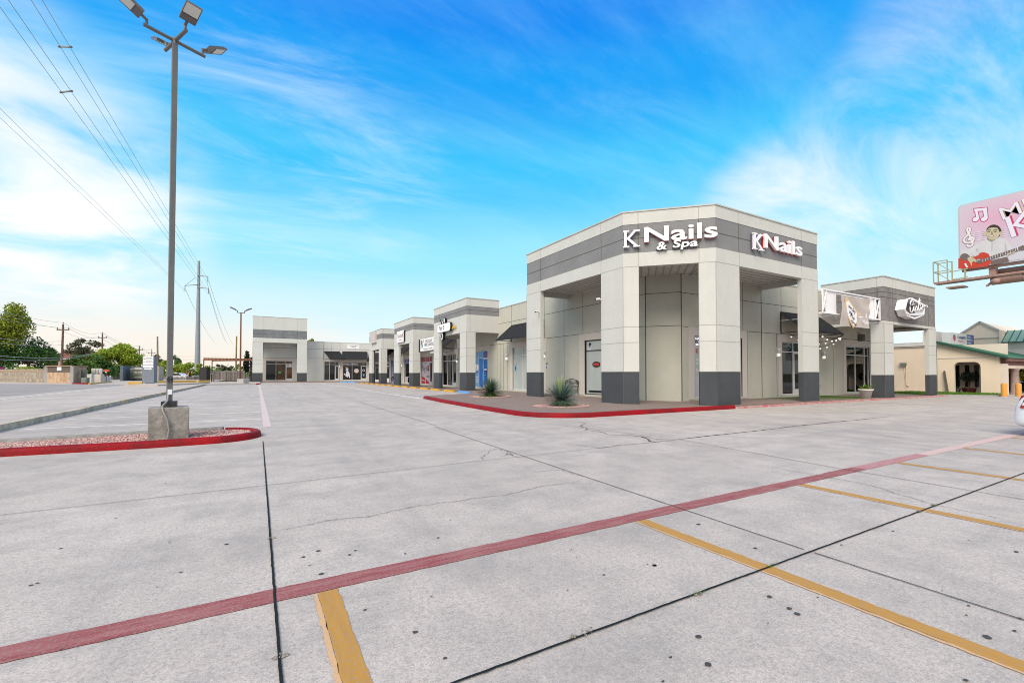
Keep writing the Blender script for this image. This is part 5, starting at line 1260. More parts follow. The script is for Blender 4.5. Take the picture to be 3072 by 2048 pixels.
def cable(label,a,c,sag,r,m='cable',grp='power cables overhead',n=24):
    P=[Vector(a).lerp(Vector(c),i/n)-Vector((0,0,4*sag*(i/n)*(1-i/n))) for i in range(n+1)]
    t=MB(); t.tube([tuple(q) for q in P],r,5,0,False); o=t.build('power_cable',m); tag(o,label,'power cable',grp); return P
zr=.653
def ext(px,py,h,tip,k=.25):
    p=onZ(px*zr,py*zr,h); return p+(p-tip).normalized()*14
def offv(v,dx): return Vector(v)+Vector((dx*RT.x,dx*RT.y,0))
CB={}
CB['a']=cable('outermost left cable of the upper bundled pair running to the steel pole',offv(tips['rl'],-.35),ext(0,30,27,tips['rl']),.0,.020)
CB['b']=cable('second cable of the lower bundled pair running to the steel pole',offv(tips['rl'],.35),ext(35,0,27,tips['rl']),.0,.020)
CB['c']=cable('first cable of the bundled pair nearest the lamp post running to the steel pole',offv(tips['ru'],-.35),ext(145,0,29,tips['ru']),.0,.020)
CB['d']=cable('rightmost overhead cable running from the photo top to the steel pole',offv(tips['ru'],.35),ext(190,0,29,tips['ru']),.0,.020)
CB['e']=cable('thin single cable crossing low on the left to the lower arm of the steel pole',offv(tips['ll'],.2),ext(0,500,25,tips['ll']),.0,.016)
CB['f']=cable('thin lower twin of the single cable to the lower arm of the steel pole',offv(tips['ll'],-.2),ext(0,540,25,tips['ll']),.0,.016)
def spacer(label,a,b,y):
    def at(P):
        best=None
        for p,q in zip(P[:-1],P[1:]):
            for i in range(20):
                v=p.lerp(q,i/20); d=v-CAM
                if d.dot(FW)<1: continue
                py=CYP-FPX*d.dot(UP)/d.dot(FW)
                if best is None or abs(py-y)<best[0]: best=(abs(py-y),v)
        return best[1]
    p,q=at(CB[a]),at(CB[b]); m=MB(); m.bar(tuple(p),tuple(q),.10,.10); m.tube([tuple(p-(q-p).normalized()*.15),tuple(p)],.09,6); m.tube([tuple(q),tuple(q+(q-p).normalized()*.15)],.09,6); tag(m.build('cable_spacer','insulator'),label,'cable spacer')
spacer('spacer bar clamping the lower pair of overhead cables','a','b',275); spacer('spacer bar clamping the upper pair of overhead cables','c','d',140)
for i,(k,px,py,l) in enumerate((('ru',1050,1531,'outermost cable dropping right from the upper arm of the steel pole'),('rl',1025,1531,'cable dropping right from the lower right arm of the steel pole'),('ll',965,1531,'cable dropping right from the lower left arm of the steel pole'),('ru',1030,1531,'inner cable dropping right from the upper arm of the steel pole'))):
    e=onZ(px*zr,py*zr,22.); e2=e+(e-tips[k]).normalized()*60; cable(l,offv(tips[k],.3 if i<3 else -.3),e2,2.,.035)
# wooden utility poles along the back lane
GP='wooden utility poles behind the trees'
a1=zz(0,880,400/2091); a2=zz(250,1000,350/2352)
UPL=[]
def upole(label,px,ptop,pbot,D,arm,rr=.16,m='wood_pole',lean=0,tilt=0.,g=GP):
    top=onD(px[0],ptop,D); bot=onD(px[1],pbot,D); bot.z=-.1 if bot.z<3 else bot.z-3; bot.z=0
    t=empty('utility_pole',tuple(bot),label,'utility pole',g); b=MB(); b.tube([tuple(bot),tuple(top)],[rr,rr*.7],8); b.build('pole',m,t)
    if arm:
        b=MB(); c=top-Vector((0,0,arm[1])); a=RT*(arm[0]/2); b.bar(tuple(c-a),tuple(c+a),.12,.14); b.build('cross_arm','wood_pole',t)
        for k in (-1,0,1):
            b=MB(); q=(c+a*k*.92) if k else top; b.lathe([(.05,0),(.08,.05),(.05,.12),(.08,.18),(.02,.26)],tuple(q+Vector((0,0,.06))),8); UPL.append((label,k,q+Vector((0,0,.25)))); b.build('insulator','insulator',t)
    return t
upole('nearest wooden utility pole with cross arm before the red roofed house',(a1(990,0)[0],a1(965,0)[0]),a1(0,485)[1],1090,62,(1.7,.75))
upole('second wooden utility pole with cross arm rising from the pale tree',(a1(1607,0)[0],a1(1600,0)[0]),a1(0,630)[1],1085,88,(1.7,.8))
upole('third short brown utility pole showing over the bright bushy tree',(a2(1128,0)[0],a2(1122,0)[0]),a2(0,265)[1],1080,110,(1.8,.8))
upole('fourth thin utility pole just right of the bright bushy tree',(a2(1380,0)[0],a2(1383,0)[0]),a2(0,330)[1],1085,130,(2.,1.0),.14)
upole('plain leaning yellowish pole without cross arm behind the blue bin enclosure',(a2(1495,0)[0],a2(1503,0)[0]),a2(0,60)[1],1100,95,None,.2,'wood_pole_old')
a3=zz(560,1020,240/2352)
upole('plain yellowish pole between the pergola and the twin lamp post',(a3(1470,0)[0],a3(1445,0)[0]),1008,1108,84,None,.16,'wood_pole_old'); upole('plain brown pole directly behind the twin lamp post',(a3(1592,0)[0],a3(1578,0)[0]),1030,1108,88,None,.16,'wood_pole_old')
GC='service cables on the wooden poles'
def pol(label,k): return [q for (l,kk,q) in UPL if l.startswith(label) and kk==k][0]
ks={-1:'left',0:'middle',1:'right'}
for k in (-1,0,1):
    p1,p2,p3_,p4_=[pol(n,k) for n in ('nearest','second','third','fourth')]
    py={0:a1(0,130),-1:a1(0,160),1:a1(0,250)}[k]; e=onD(*py,34)
    cable('%s service cable running from the frame edge to the nearest wooden pole'%ks[k],e+(e-p1).normalized()*40,p1,.7,.013,'cable',GC); cable('%s service cable between the nearest and the second wooden pole'%ks[k],p1,p2,.8,.016,'cable',GC); cable('%s service cable between the second and the third wooden pole'%ks[k],p2,p3_,.8,.02,'cable',GC); cable('%s service cable between the third and the fourth wooden pole'%ks[k],p3_,p4_,.6,.022,'cable',GC)
for i,(ya,yb,xe,l) in enumerate(((525,745,970,'uppermost of the pale telephone cables to the nearest wooden pole'),(595,805,960,'second pale telephone cable to the nearest wooden pole'),(705,935,1450,'third pale telephone cable drooping past the nearest wooden pole'),(760,955,1420,'lowest pale telephone cable drooping past the nearest wooden pole'))):
    e=onD(*a1(0,ya),38); c=onD(*a1(xe,yb),62 if i<2 else 76); cable(l,e+(e-c).normalized()*40,c,1.0 if i<2 else 1.5,.015 if i<2 else .022,'cable_light',GC)
cable('dark horizontal cable crossing behind the pergola',onD(500,1068,100),onD(760,1068,100),.1,.025,'cable',GC); cable('lower dark horizontal cable crossing behind the pergola',onD(480,1078,100),onD(760,1077,100),.1,.02,'cable',GC)
# ================================================================== LEFT BACKGROUND
def Z(px,z=ZD): return onZ(*px,z)
# stone boundary wall
wL,wR=Z(a1(-150,1383)),Z(a1(703,1400)); zt=wR.z+onD(*a1(703,1205),(wR-CAM).dot(FW)).z-ZD
t=empty('boundary_wall',tuple((wL+wR)/2),'low weathered stone boundary wall with a pinkish cap at the left edge','wall')
ztop=onD(*a1(703,1207),(wR-CAM).dot(FW)).z
b=MB(facade((wL.x,wL.y),(wR.x,wR.y))); LW=(wR-wL).length; b.box(0,0,ZD-.1,LW,.3,ztop-.12); b.build('masonry','stone_wall',t); b=MB(facade((wL.x,wL.y),(wR.x,wR.y))); b.box(0,-.03,ztop-.12,LW,.33,ztop); b.build('cap','stone_cap',t)
b=MB(facade((wL.x,wL.y),(wR.x,wR.y))); r=random.Random(4)
for j in range(9):
    x=-r.random()*.3
    while x<LW:
        l=r.uniform(.25,.5); b.box(max(x,0)+.015,-.012,ZD+.1+.19*j,min(x+l,LW)-.015,.01,ZD+.27+.19*j); x+=l
b.build('stone_face','stone_wall',t)
# brick and plaster utility enclosure
q=[Z(a1(725,1405)),Z(a1(1130,1410)),Z(a1(1352,1398))]; D0=(q[1]-CAM).dot(FW)
zt0=onD(*a1(1140,1128),D0).z; zm=onD(*a1(1140,1240),D0).z
P0,P1,P2=[(v.x,v.y) for v in q]; 
t=empty('utility_enclosure',tuple(q[1]),'stained peach and brown brick utility enclosure with pale corner posts','enclosure')
b=MB(); far=(P0[0]+P2[0]-P1[0],P0[1]+P2[1]-P1[1]); pts=[P0,P1,P2,far]; b.prism(pts,0,zm,0); b.prism(pts,zm,zt0-.12,1); b.build('wall',['plaster_peach','brick_dark'],t)
b=MB(); b.prism([(P0[0]-.15,P0[1]-.1),(P1[0],P1[1]-.2),(P2[0]+.2,P2[1]),(far[0],far[1]+.2)],zt0-.12,zt0,0); b.build('cap','stone_cap',t)
b=MB(facade(P1,P2)); b.box(.15,-.015,ZD,flen(P1,P2),.02,zt0-.12); b.build('side_plaster','plaster_peach',t)
b=MB()
for P in (P0,P1): b=MB(); b.box(P[0]-.14,P[1]-.16,ZD-.1,P[0]+.14,P[1]+.12,zt0-.1); b.build('corner_post','concrete',t)
b=MB(facade(P0,P1)); (s0,z0)=TT(P0,P1,a1(900,1210),a1(900,1210))[0]; (s1,z1)=TT(P0,P1,a1(970,1140),a1(970,1140))[0]; b.box(s0,-.05,z0,s1,-.003,z1); b.build('plate','sign_white',t)
# cabinets, meter panel, posts
def cab(name,label,cat,pl,pr,ptop,m,dep=.5,z=ZD):
    a,c=Z(pl,z),Z(pr,z); D=((a+c)/2-CAM).dot(FW); zt=onD(pl[0],ptop,D).z; w=max(.2,(c-a).dot(RT)); f=Matrix.Translation(a)@Matrix.Rotation(-YAW,4,'Z')
    t=empty(name,tuple((a+c)/2),label,cat); b=MB(f); b.box(0,0,0,w,dep,zt-z); b.build('body',m,t,bevel=.02); b=MB(f); b.box(.06,-.02,.12,w-.06,-.003,zt-z-.1); b.box(w-.16,-.04,(zt-z)*.5,w-.12,-.02,(zt-z)*.6); b.build('door_panel',m,t); return t
cab('electric_cabinet','tall green grey electric cabinet leaning on the enclosure side','cabinet',a1(1262,1405),a1(1330,1405),a1(0,1190)[1],'cabinet_green',.4)
cab('electric_cabinet','squat dark green cabinet at the foot of the taller one','cabinet',a1(1270,1412),a1(1355,1412),a1(0,1320)[1],'cabinet_green',.5)
cab('electric_cabinet','beige cabinet right of the green cabinets','cabinet',a1(1358,1408),a1(1408,1412),a1(0,1265)[1],'cabinet_beige',.5)
cab('electric_cabinet','white cabinet with a red stripe right of the beige one','cabinet',a1(1404,1414),a1(1472,1412),a1(0,1262)[1],'cabinet_grey',.4)
q=Z(a1(1510,1395)); D=(q-CAM).dot(FW); zA,zB=onD(*a1(1510,1280),D).z,onD(*a1(1510,1190),D).z
t=empty('meter_board',tuple(q),'pale grey meter board raised on dark posts beside the white cabinet','meter board'); f=Matrix.Translation(q)@Matrix.Rotation(-YAW,4,'Z'); w=onD(*a1(1590,1190),D)-onD(*a1(1425,1190),D); w=w.length
b=MB(f); b.box(-w/2,0,zA,w/2,.12,zB); b.build('board','cabinet_grey',t); b=MB(f); b.tube([(.1,.2,-.1),(.1,.2,zA)],.09,8); b.tube([(w*.25,.2,-.1),(w*.25,.2,zB+.1)],.05,6); b.build('post','pole_dark',t); b=MB(f); b.box(-w*.42,-.08,zA+.1,-w*.1,-.003,zB-.1); b.box(w*.05,-.08,zA+.1,w*.2,-.003,zB-.1); b.build('meter','cabinet_grey',t)
q=Z(a1(1660,1388)); D=(q-CAM).dot(FW)
t=empty('red_sign_post',tuple(q),'small orange red sign box on a thin rusty post by the yellow kerb','sign'); f=Matrix.Translation(q)@Matrix.Rotation(-YAW,4,'Z'); zA,zB=onD(*a1(1660,1240),D).z,onD(*a1(1660,1205),D).z
b=MB(f); b.tube([(0,.05,-.05),(0,.05,zA)],.05,6); b.build('post','wood_brown',t); b=MB(f); b.box(-.42,-.05,zA,.42,.1,zB); b.build('sign_box','orange_red',t,bevel=.02); b=MB(f); b.box(-.1,-.06,zA-.15,.1,.05,zA-.01); b.build('lock','sign_white',t)
q=Z(a1(1548,1395)); t=empty('bollard',tuple(q),'black bollard in front of the white panel fence','bollard'); b=MB(); b.lathe([(.13,0),(.13,1.15),(.001,1.22)],tuple(q),10); b.build('post','black_metal',t); b=MB(); b.lathe([(.134,.95),(.134,1.05)],tuple(q),10); b.build('band','pole_grey',t)
q0,q1=Z(a1(1475,1393)),Z(a1(1765,1378)); zt=onD(*a1(1600,1300),((q0+q1)/2-CAM).dot(FW)).z
t=empty('panel_fence',tuple((q0+q1)/2),'low pale panel fence behind the red sign and the black bollard','fence'); f=facade((q0.x,q0.y),(q1.x,q1.y)); L_=(q1-q0).length; b=MB(f); b.box(0,.3,ZD,L_,.36,zt); b.build('panel','fence_white',t)
b=MB(f)
for i in range(6): b.box(L_*i/5-.06,.22,ZD,L_*i/5+.06,.34,zt+.12)
b.build('post','white_paint',t); 
# kerbs around there
def kline(name,a,c,m,h=.15,w=.2): 
    p,q=Z(a),Z(c); b=MB(facade((p.x,p.y),(q.x,q.y))); b.box(0,0,ZD-.02,(q-p).length,w,ZD+h); struct(b.build(name,m,bevel=.02))
kline('red_kerb_left',a1(1130,1420),a1(1410,1424),'red_curb'); kline('yellow_kerb_left',a1(1420,1426),a1(1755,1392),'kerb_yellow')
# bin enclosure, dumpster
qa,qb=Z(a2(735,957)),Z(a2(1513,952)); D=(qa-CAM).dot(FW); zt=onD(*a2(735,650),D).z; 
t=empty('bin_enclosure',tuple((qa+qb)/2),'three sided blue grey rendered bin enclosure with a tan end wall','enclosure'); f=facade((qa.x,qa.y),(qb.x,qb.y)); L_=(qb-qa).length
b=MB(f); b.box(0,0,0,.35,5.5,zt); b.box(.35,5.3,0,L_-.35,5.5,zt); b.build('wall','enclosure_blue',t); b=MB(f); b.box(L_-1.0,0,0,L_,.3,zt); b.box(L_-.35,.3,0,L_,5.5,zt); b.build('end_wall','enclosure_tan',t)
D=(qa-CAM).dot(FW)+2.4; q=onD(*a2(945,940),D); zt=onD(*a2(945,700),D).z; f=Matrix.Translation((q.x,q.y,ZD))@Matrix.Rotation(-YAW+R(4),4,'Z')
w=(onD(*a2(1230,900),D)-onD(*a2(945,900),D)).length
t=empty('dumpster',(q.x,q.y,ZD),'green grey front load dumpster with white lettering inside the bin enclosure','dumpster'); b=MB(f); b.box(0,0,.25,w,2.2,zt-ZD-.12); 
for i in range(4): b.box(.0,-.05,.3+.55*i,w,-.001,.36+.55*i)
b.build('bin','dumpster',t); b=MB(f); b.box(-.05,-.08,zt-ZD-.12,w+.05,2.3,zt-ZD-.02); b.build('lid','cabinet_grey',t)
b=MB(f); b.text('723-3333',w*.24,1.25,w*.64,.26,-.052,.004,0,.03)
for z,a,c in ((2.1,.3,.8),(1.85,.32,.84),(.62,.3,.84)): b.box(w*a,-.056,z,w*c,-.05,z+.09)
b.build('lettering','sign_cream',t)
for i in (0,1): b=MB(f); b.box(.2+i*(w-.6),.2,0,.4+i*(w-.6),.4,.25); b.build('foot','pole_dark',t)
# directory sign pylon
q0,q1=Z(a2(1186,1020)),Z(a2(1416,1020)); D=((q0+q1)/2-CAM).dot(FW); zt=onD(*a2(1300,458),D).z; f=Matrix.Translation((q0.x,q0.y,0))@Matrix.Rotation(-YAW+.02,4,'Z'); w=(q1-q0).length
def zz_(y): return onD(*a2(1300,y),D).z
t=empty('directory_sign',tuple((q0+q1)/2),'blue grey tenant directory pylon with white name panels and an arrow','sign'); b=MB(f); b.box(0,0,ZD+.12,w,.5,zt); b.box(.25,.1,0,w-.25,.4,ZD+.12); b.build('pylon','sign_post_blue',t)
b=MB(f); tops=[462,520,578,638]; bots=[514,572,630,688]
for i,(u,v) in enumerate(zip(tops,bots)):
    b.box(.08,-.03,zz_(v),w-.08,-.003,zz_(u),0)
    if i<3: 
        h=zz_(u)-zz_(v); b.text('Rodriguez' if i==2 else 'OFFICE',.45,zz_(v)+h*.3,w-.75,h*.38,-.03,.004,1,.02) if i==2 else b.box(.42,-.034,zz_(v)+h*.35,w-.2,-.03,zz_(v)+h*.6,2)
b.ell(.26,(zz_(462)+zz_(514))/2,.12,.13,-.036,-.03,3); b.ell(.30,(zz_(462)+zz_(514))/2+.02,.10,.11,-.04,-.035,0)
b.build('name_panel',['sign_white','ink_navy','ink_grey','letter_red'],t)
b=MB(f); za=zz_(712); b.plate([(.2,za-.07),(w-.45,za-.07),(w-.45,za-.15),(w-.2,za),(w-.45,za+.15),(w-.45,za+.07),(.2,za+.07)],-.02,-.003,0); b.build('arrow','white_paint',t)
# raised median in front of it
p=[Z(a2(x,y),ZD) for x,y in ((830,1062),(1500,1058),(1900,1040),(2352,1018))]; b=MB(); up_=[(v.x,v.y) for v in p]; b.prism(up_+[(v[0]+.5,v[1]+5.5) for v in up_[::-1]],ZD-.02,ZD+.13,0); struct(b.build('median','drive_concrete'))
p=[Z(a2(x,y)) for x,y in ((900,1030),(1180,1028))]; b=MB(facade((p[0].x,p[0].y),(p[1].x,p[1].y))); b.box(0,0,ZD,(p[1]-p[0]).length,.3,ZD+.3); struct(b.build('yellow_kerb_median','kerb_yellow',bevel=.03))
kline('yellow_kerb_far',a2(1420,1000),a2(2330,985),'kerb_yellow',.28,.4)
p=[Z(a3(x,y)) for x,y in ((345,1262),(690,1255))]; b=MB(facade((p[0].x,p[0].y),(p[1].x,p[1].y))); b.box(0,0,ZD,(p[1]-p[0]).length,.35,ZD+.34); struct(b.build('yellow_kerb_corner','kerb_yellow',bevel=.03))
# plank fences
def plank(label,pl,pr,ptop,D0,D1,m='fence_wood',w=.14,gap=.02,rail=True):
    a,c=onD(*pl,D0),onD(*pr,D1); a.z=c.z=0; zt=onD(pl[0],ptop,D0).z; f=facade((a.x,a.y),(c.x,c.y)); L_=(c-a).length; t=empty('plank_fence',tuple((a+c)/2),label,'fence'); b=MB(f); r=random.Random(2); x=0
    while x<L_: b.box(x,0,.05,x+w,.03,zt+r.uniform(-.06,.05)); x+=w+gap
    b.build('planks',m,t); b=MB(f); b.box(0,.03,.5,L_,.08,.6); b.box(0,.03,zt-.5,L_,.08,zt-.4); b.build('rail','wood_brown',t); return t
plank('grey plank fence behind the wrought iron railing beside the end building',a3(700,1180),a3(1720,1180),a3(0,905)[1],86,82)
plank('lower grey plank fence left of the pergola',a3(0,1170),a3(430,1170),a3(0,1075)[1],84,86)
plank('dark picket fence behind the lamp post in front of the white car',a2(1515,940),a2(2352,940),a2(0,880)[1],92,92,'fence_wood',.14,.10)
plank('short brown plank fence between the white panels and the bin enclosure',a1(1770,1370),a1(1880,1370),a1(0,1300)[1],92,93)
# railing, pergola, table, chairs, block
def rail_(label,pts,h):
    a=pts[0]; t=empty('iron_railing',tuple((pts[0]+pts[-1])/2),label,'railing'); b=MB(); pb=MB()
    for p,q in zip(pts[:-1],pts[1:]):
        n=max(2,int((q-p).length/.13))
        for z in (.15,h-.15): b.bar((p.x,p.y,ZD+z),(q.x,q.y,ZD+z),.035,.035)
        for i in range(n+1): v=p.lerp(q,i/n); b.bar((v.x,v.y,ZD+.05),(v.x,v.y,ZD+h),.018,.018)
    for p in pts: pb.box(p.x-.05,p.y-.05,ZD,p.x+.05,p.y+.05,ZD+h+.12)
    b.build('bars','black_metal',t); pb.build('post','black_metal',t); return t
rp=[Z(a3(x,1228)) for x in (432,800,1180,1715)]; Dr=(rp[1]-CAM).dot(FW); hr=onD(*a3(800,945),Dr).z-ZD
rail_('black wrought iron railing around the patio beside the end building',rp,hr)
pa=Z(a3(495,1228)); pbk=Z(a3(868,1205)); Dp=(pa-CAM).dot(FW); zp=onD(*a3(495,575),Dp).z
t=empty('pergola',tuple(pa),'brown timber pergola on thin dark posts beside the end building','pergola'); b=MB(); pr=[(pa.x,pa.y),(pa.x+.75,pa.y+3.2),(-.9,pa.y+.6),(-.75,pa.y+3.5)]
for x,y in pr: b.box(x-.06,y-.06,ZD,x+.06,y+.06,zp)
b.build('post','black_metal',t); b=MB(); 
for (x0,y0),(x1,y1) in ((pr[0],pr[2]),(pr[1],pr[3]),(pr[0],pr[1])): b.bar((x0,y0,zp),(x1,y1,zp+.15),.12,.28)
for i in range(14): u=i/13; b.bar((pr[0][0]+(pr[2][0]-pr[0][0])*u,pr[0][1]-.1,zp+.2),(pr[1][0]+(pr[3][0]-pr[1][0])*u,pr[1][1],zp+.25),.07,.14)
b.build('roof_beam','pergola_wood',t)
q=Z(a3(610,1222)); D=(q-CAM).dot(FW); zt=onD(*a3(610,990),D).z
t=empty('patio_table',tuple(q),'high patio table with a pale top under the pergola','table'); b=MB(); b.box(q.x-.9,q.y-.4,zt-.06,q.x+.9,q.y+.4,zt); b.build('table_top','sign_grey',t); b=MB(); b.tube([(q.x-.5,q.y,ZD),(q.x-.5,q.y,zt)],.05,6); b.tube([(q.x+.5,q.y,ZD),(q.x+.5,q.y,zt)],.05,6); b.build('leg','black_metal',t)
q=Z(a3(505,1228)); t=empty('bar_cabinet',tuple(q),'black slatted cabinet at the left pergola post','cabinet'); b=MB(Matrix.Translation(q)@Matrix.Rotation(-YAW,4,'Z')); b.box(-.5,-.2,0,.55,.5,2.1); b.build('body','black_metal',t); b=MB(Matrix.Translation(q)@Matrix.Rotation(-YAW,4,'Z'))
for i in range(8): b.box(-.45,-.23,.1+.25*i,.5,-.203,.28+.25*i)
b.build('slats','pole_dark',t)
p,q=Z(a3(1480,1270)),Z(a3(1668,1272)); D=(p-CAM).dot(FW); zt=onD(*a3(1480,1140),D).z
t=MB(facade((p.x,p.y),(q.x,q.y))); w=(q-p).length; t.box(0,0,0,w,.8,zt); tag(t.build('concrete_block','concrete',bevel=.03),'pale concrete block standing by the kerb before the iron railing','block')
# red roofed house, pale roofed house, white car beyond the fence
def house(label,cx,D,w,dep,zw,zr_,wm,rm,rot=0,hip=1.5):
    c=onD(cx,1100,D); t=empty('house',(c.x,c.y,0),label,'house'); f=Matrix.Translation((c.x,c.y,0))@Matrix.Rotation(-YAW+rot,4,'Z'); b=MB(f); b.box(-w/2,0,0,w/2,dep,zw); b.build('wall',wm,t); b=MB(f); e=.5
    b.add([(-w/2-e,-e,zw),(w/2+e,-e,zw),(w/2+e,dep+e,zw),(-w/2-e,dep+e,zw),(-w/2+hip,dep/2,zr_),(w/2-hip,dep/2,zr_)],[(0,1,5,4),(1,2,5),(2,3,4,5),(3,0,4),(3,2,1,0)]); rf=b.build('roof',rm,t); b=MB(f); b.box(-w/2-e,-e-.06,zw-.2,w/2+e,-e+.02,zw+.02); b.build('fascia','white_paint',rf)
    for x in (-w*.25,w*.2): b=MB(f); b.box(x-.6,-.04,zw-1.9,x+.6,-.003,zw-.7); b.build('window','glass_dark',t)
    return t
zw=onD(*a1(1000,1020),112).z; zr2=onD(*a1(1000,885),115).z
house('low house with a reddish hip roof half hidden behind the left trees',a1(1030,0)[0],112,9.5,8,zw,zr2,'plaster_peach','roof_red',.1,2.6)
zw=onD(*a2(2000,868),104).z; zr2=onD(*a2(2000,812),106).z
house('distant low shed with a pale metal roof beyond the picket fence',a2(2010,0)[0],104,5.,4,zw,zr2+.3,'sign_cream','roof_pale',0,.5)
# small white car beyond the picket fence
def far_car():
    D=99; p=onD(536,1132,D); f=Matrix.Translation((p.x,p.y,0))@Matrix.Rotation(-YAW,4,'Z'); z1=onD(536,1119,D).z
    t=empty('parked_car',(p.x,p.y,0),'small distant white car beyond the dark picket fence behind the lamp post','car'); b=MB(f)
    pr=[(-2.2,.3),(-2.25,.75),(-1.6,.92),(-1.0,z1),(.7,z1),(1.5,.95),(2.2,.8),(2.25,.3)]; b.plate(pr,-.85,.85,0); b.build('body','car_white',t,bevel=.05); b=MB(f); b.plate([(-1.35,.95),(-.9,z1-.08),(.62,z1-.08),(1.25,.97)],-.87,-.855,0); b.build('window','car_glass',t)
    for x in (-1.4,1.4): b=MB(f@Matrix.Translation((x,-.8,.32))@Matrix.Rotation(PI/2,4,'X')); b.lathe([(.2,-.1),(.32,-.08),(.32,.08),(.2,.1)],(0,0,0),16); b.build('wheel','tyre',t)
far_car()
# ================================================================== RIGHT HAND SIDE
b6=zz(2780,950,292/1696); b5=zz(2440,850,380/1610); b7=zz(2850,570,222/1123); b8=zz(2900,1150,172/1348)
X0=39.; 
t=empty('insurance_building',(39,11,0),'peach stucco building with a green metal porch roof and a rounded arch opening','building')
A=lambda x,y,X=X0:(lambda p:(p.y,p.z))(onX(*b6(x,y),X))
yl,yr=11.70,8.86; zr0=3.28
f0=facade((X0,yl),(X0,yr)); S=lambda y:yl-y
# arch wall with a real rounded opening
b=MB(f0); ya,yb=10.9,9.67; zt_,zs_=2.04,1.72; sa,sb_=S(ya),S(yb); out=[]
prof=[(0,-.05),(sa,-.05),(sa,zs_)]+[(sa+.27-.27*math.cos(R(a)),zs_+(zt_-zs_)*math.sin(R(a))) for a in (22,45,68,90)]+[(sb_-.27+.27*math.sin(R(a)),zs_+(zt_-zs_)*math.cos(R(a))) for a in (0,22,45,68)]+[(sb_,zs_),(sb_,-.05),(S(yr),-.05),(S(yr),2.30),(0,3.28)]
b.plate(prof,0,.25,0); b.build('arch_wall','peach_wall',t); b=MB(f0); b.box(0,-.03,2.29,S(8.84),-.001,2.34,0); b.build('string_course','cream_pale',t)
# arcade back wall, floor, dark slit windows
b=MB(); b.box(40.7,8.9,0,40.9,11.7,3.2); b.box(39.25,11.7,0,60,11.9,3.2); b.build('arcade_wall','cream_wall',t)
b=MB(); b.box(39.25,8.9,-.02,40.7,11.7,.06); b.build('arcade_floor','concrete',t)
for y in (11.19,10.71,10.27):
    w_=MB(); w_.box(40.63,y-.10,.43,40.69,y+.10,1.86); w_.build('window','glass_dark',t)
# side wall seen through the portico
b=MB(); b.box(39.5,11.95,-.05,60,24,3.12); b.build('side_wall','peach_wall',t); b=MB(); b.box(39.42,11.95,3.12,60,24.1,3.2); b.box(39.36,11.95,3.2,60,24.1,3.27); b.build('side_trim','cream_pale',t); b=MB(); b.box(39.6,11.95,3.27,60,24.1,3.46); b.build('side_parapet','coping',t)
# porch: posts, beam, roof
rf=MB(); e0=(38.75,8.6,2.30); ridge=11.75
def rz(y): return 2.30+(3.36-2.30)*(y-8.6)/(11.72-8.6)
rf.add([(38.72,8.45,rz(8.45)),(62,8.45,rz(8.45)),(62,11.75,rz(11.75)),(38.72,11.75,rz(11.75)),(38.72,8.45,rz(8.45)+.07),(62,8.45,rz(8.45)+.07),(62,11.75,rz(11.75)+.07),(38.72,11.75,rz(11.75)+.07)],[(0,3,2,1),(4,5,6,7),(0,1,5,4),(1,2,6,5),(2,3,7,6)])
rf.add([(38.70,8.45,rz(8.45)-.05),(38.71,8.45,rz(8.45)+.075),(38.71,11.75,rz(11.75)+.085),(38.70,11.75,rz(11.75)-.05)],[(0,1,2,3)],1)
for i in range(40): x=38.9+.55*i; rf.bar((x,8.45,rz(8.45)+.085),(x,11.75,rz(11.75)+.085),.04,.03,0)
rf.build('porch_roof',['roof_green','roof_green_dark'],t)
b=MB(); b.box(39.0,8.5,2.06,62,8.62,2.26); b.box(39.25,8.66,1.80,62,8.84,2.10); b.build('fascia','fascia_brown',t)
b=MB(); b.box(39.25,8.66,1.62,62,8.86,1.80); b.box(39.,8.62,0,39.6,8.86,1.9); b.build('porch_beam','cream_wall',t)
cx=onY(*b6(1540,1100),8.75).x
for x in (cx,cx+5.6):
    b=MB(); b.lathe([(.27,.0),(.27,.08),(.20,.12),(.19,1.5),(.25,1.56),(.26,1.62)],(x,8.76,0),18); b.build('column','column_stone',t)
# upper gabled block and green standing seam roof
def U(x,y,X=46.): p=onX(*b6(x,y),X); return (p.y,p.z)
g=[U(560,350),U(930,92),U(1268,240)]; Y0=g[0][0]; zb_=2.6
b=MB(); pts=[(Y0,zb_),(Y0,U(625,296)[1]-.1),(g[1][0],g[1][1]),(g[2][0],g[2][1]),(g[2][0],zb_)]; fg=facade((46,Y0),(46,0)); b.M=fg; b.plate([(Y0-y,z) for y,z in pts],0,8,0); b.box(Y0-g[2][0],-.12,zb_,Y0-U(1318,240)[0],.5,g[2][1]+.02,0); b.build('gable_wall','cream_wall',t)
b=MB(fg); P=[(Y0-y,z) for y,z in ((Y0,U(625,296)[1]-.1),g[1],g[2])]
for a,c in zip(P[:-1],P[1:]): b.bar((a[0],-.05,a[1]+.03),(c[0],-.05,c[1]+.03),.12,.10)
zc=U(1265,357)[1]; b.box(Y0-U(820,350)[0],-.05,zc-.03,Y0-U(1262,355)[0],-.001,zc+.03); b.build('coping','coping',t)
b=MB(fg); s0=Y0-U(1318,300)[0]; zlo,zhi=U(1500,436)[1],U(1500,218)[1]; b.add([(s0,-.25,zlo),(s0+9,-.25,zlo),(s0+9,1.2,zhi),(s0,1.2,zhi)],[(0,1,2,3)],0); b.add([(s0,-.25,zlo-.06),(s0+9,-.25,zlo-.06),(s0+9,-.25,zlo),(s0,-.25,zlo)],[(0,1,2,3)],1); b.add([(s0,-.25,zlo),(s0,1.2,zhi),(s0,1.2,zlo)],[(0,1,2)],0); b.add([(s0,1.2,zhi),(s0+9,1.2,zhi),(s0+9,6,zhi),(s0,6,zhi)],[(0,1,2,3)],0)
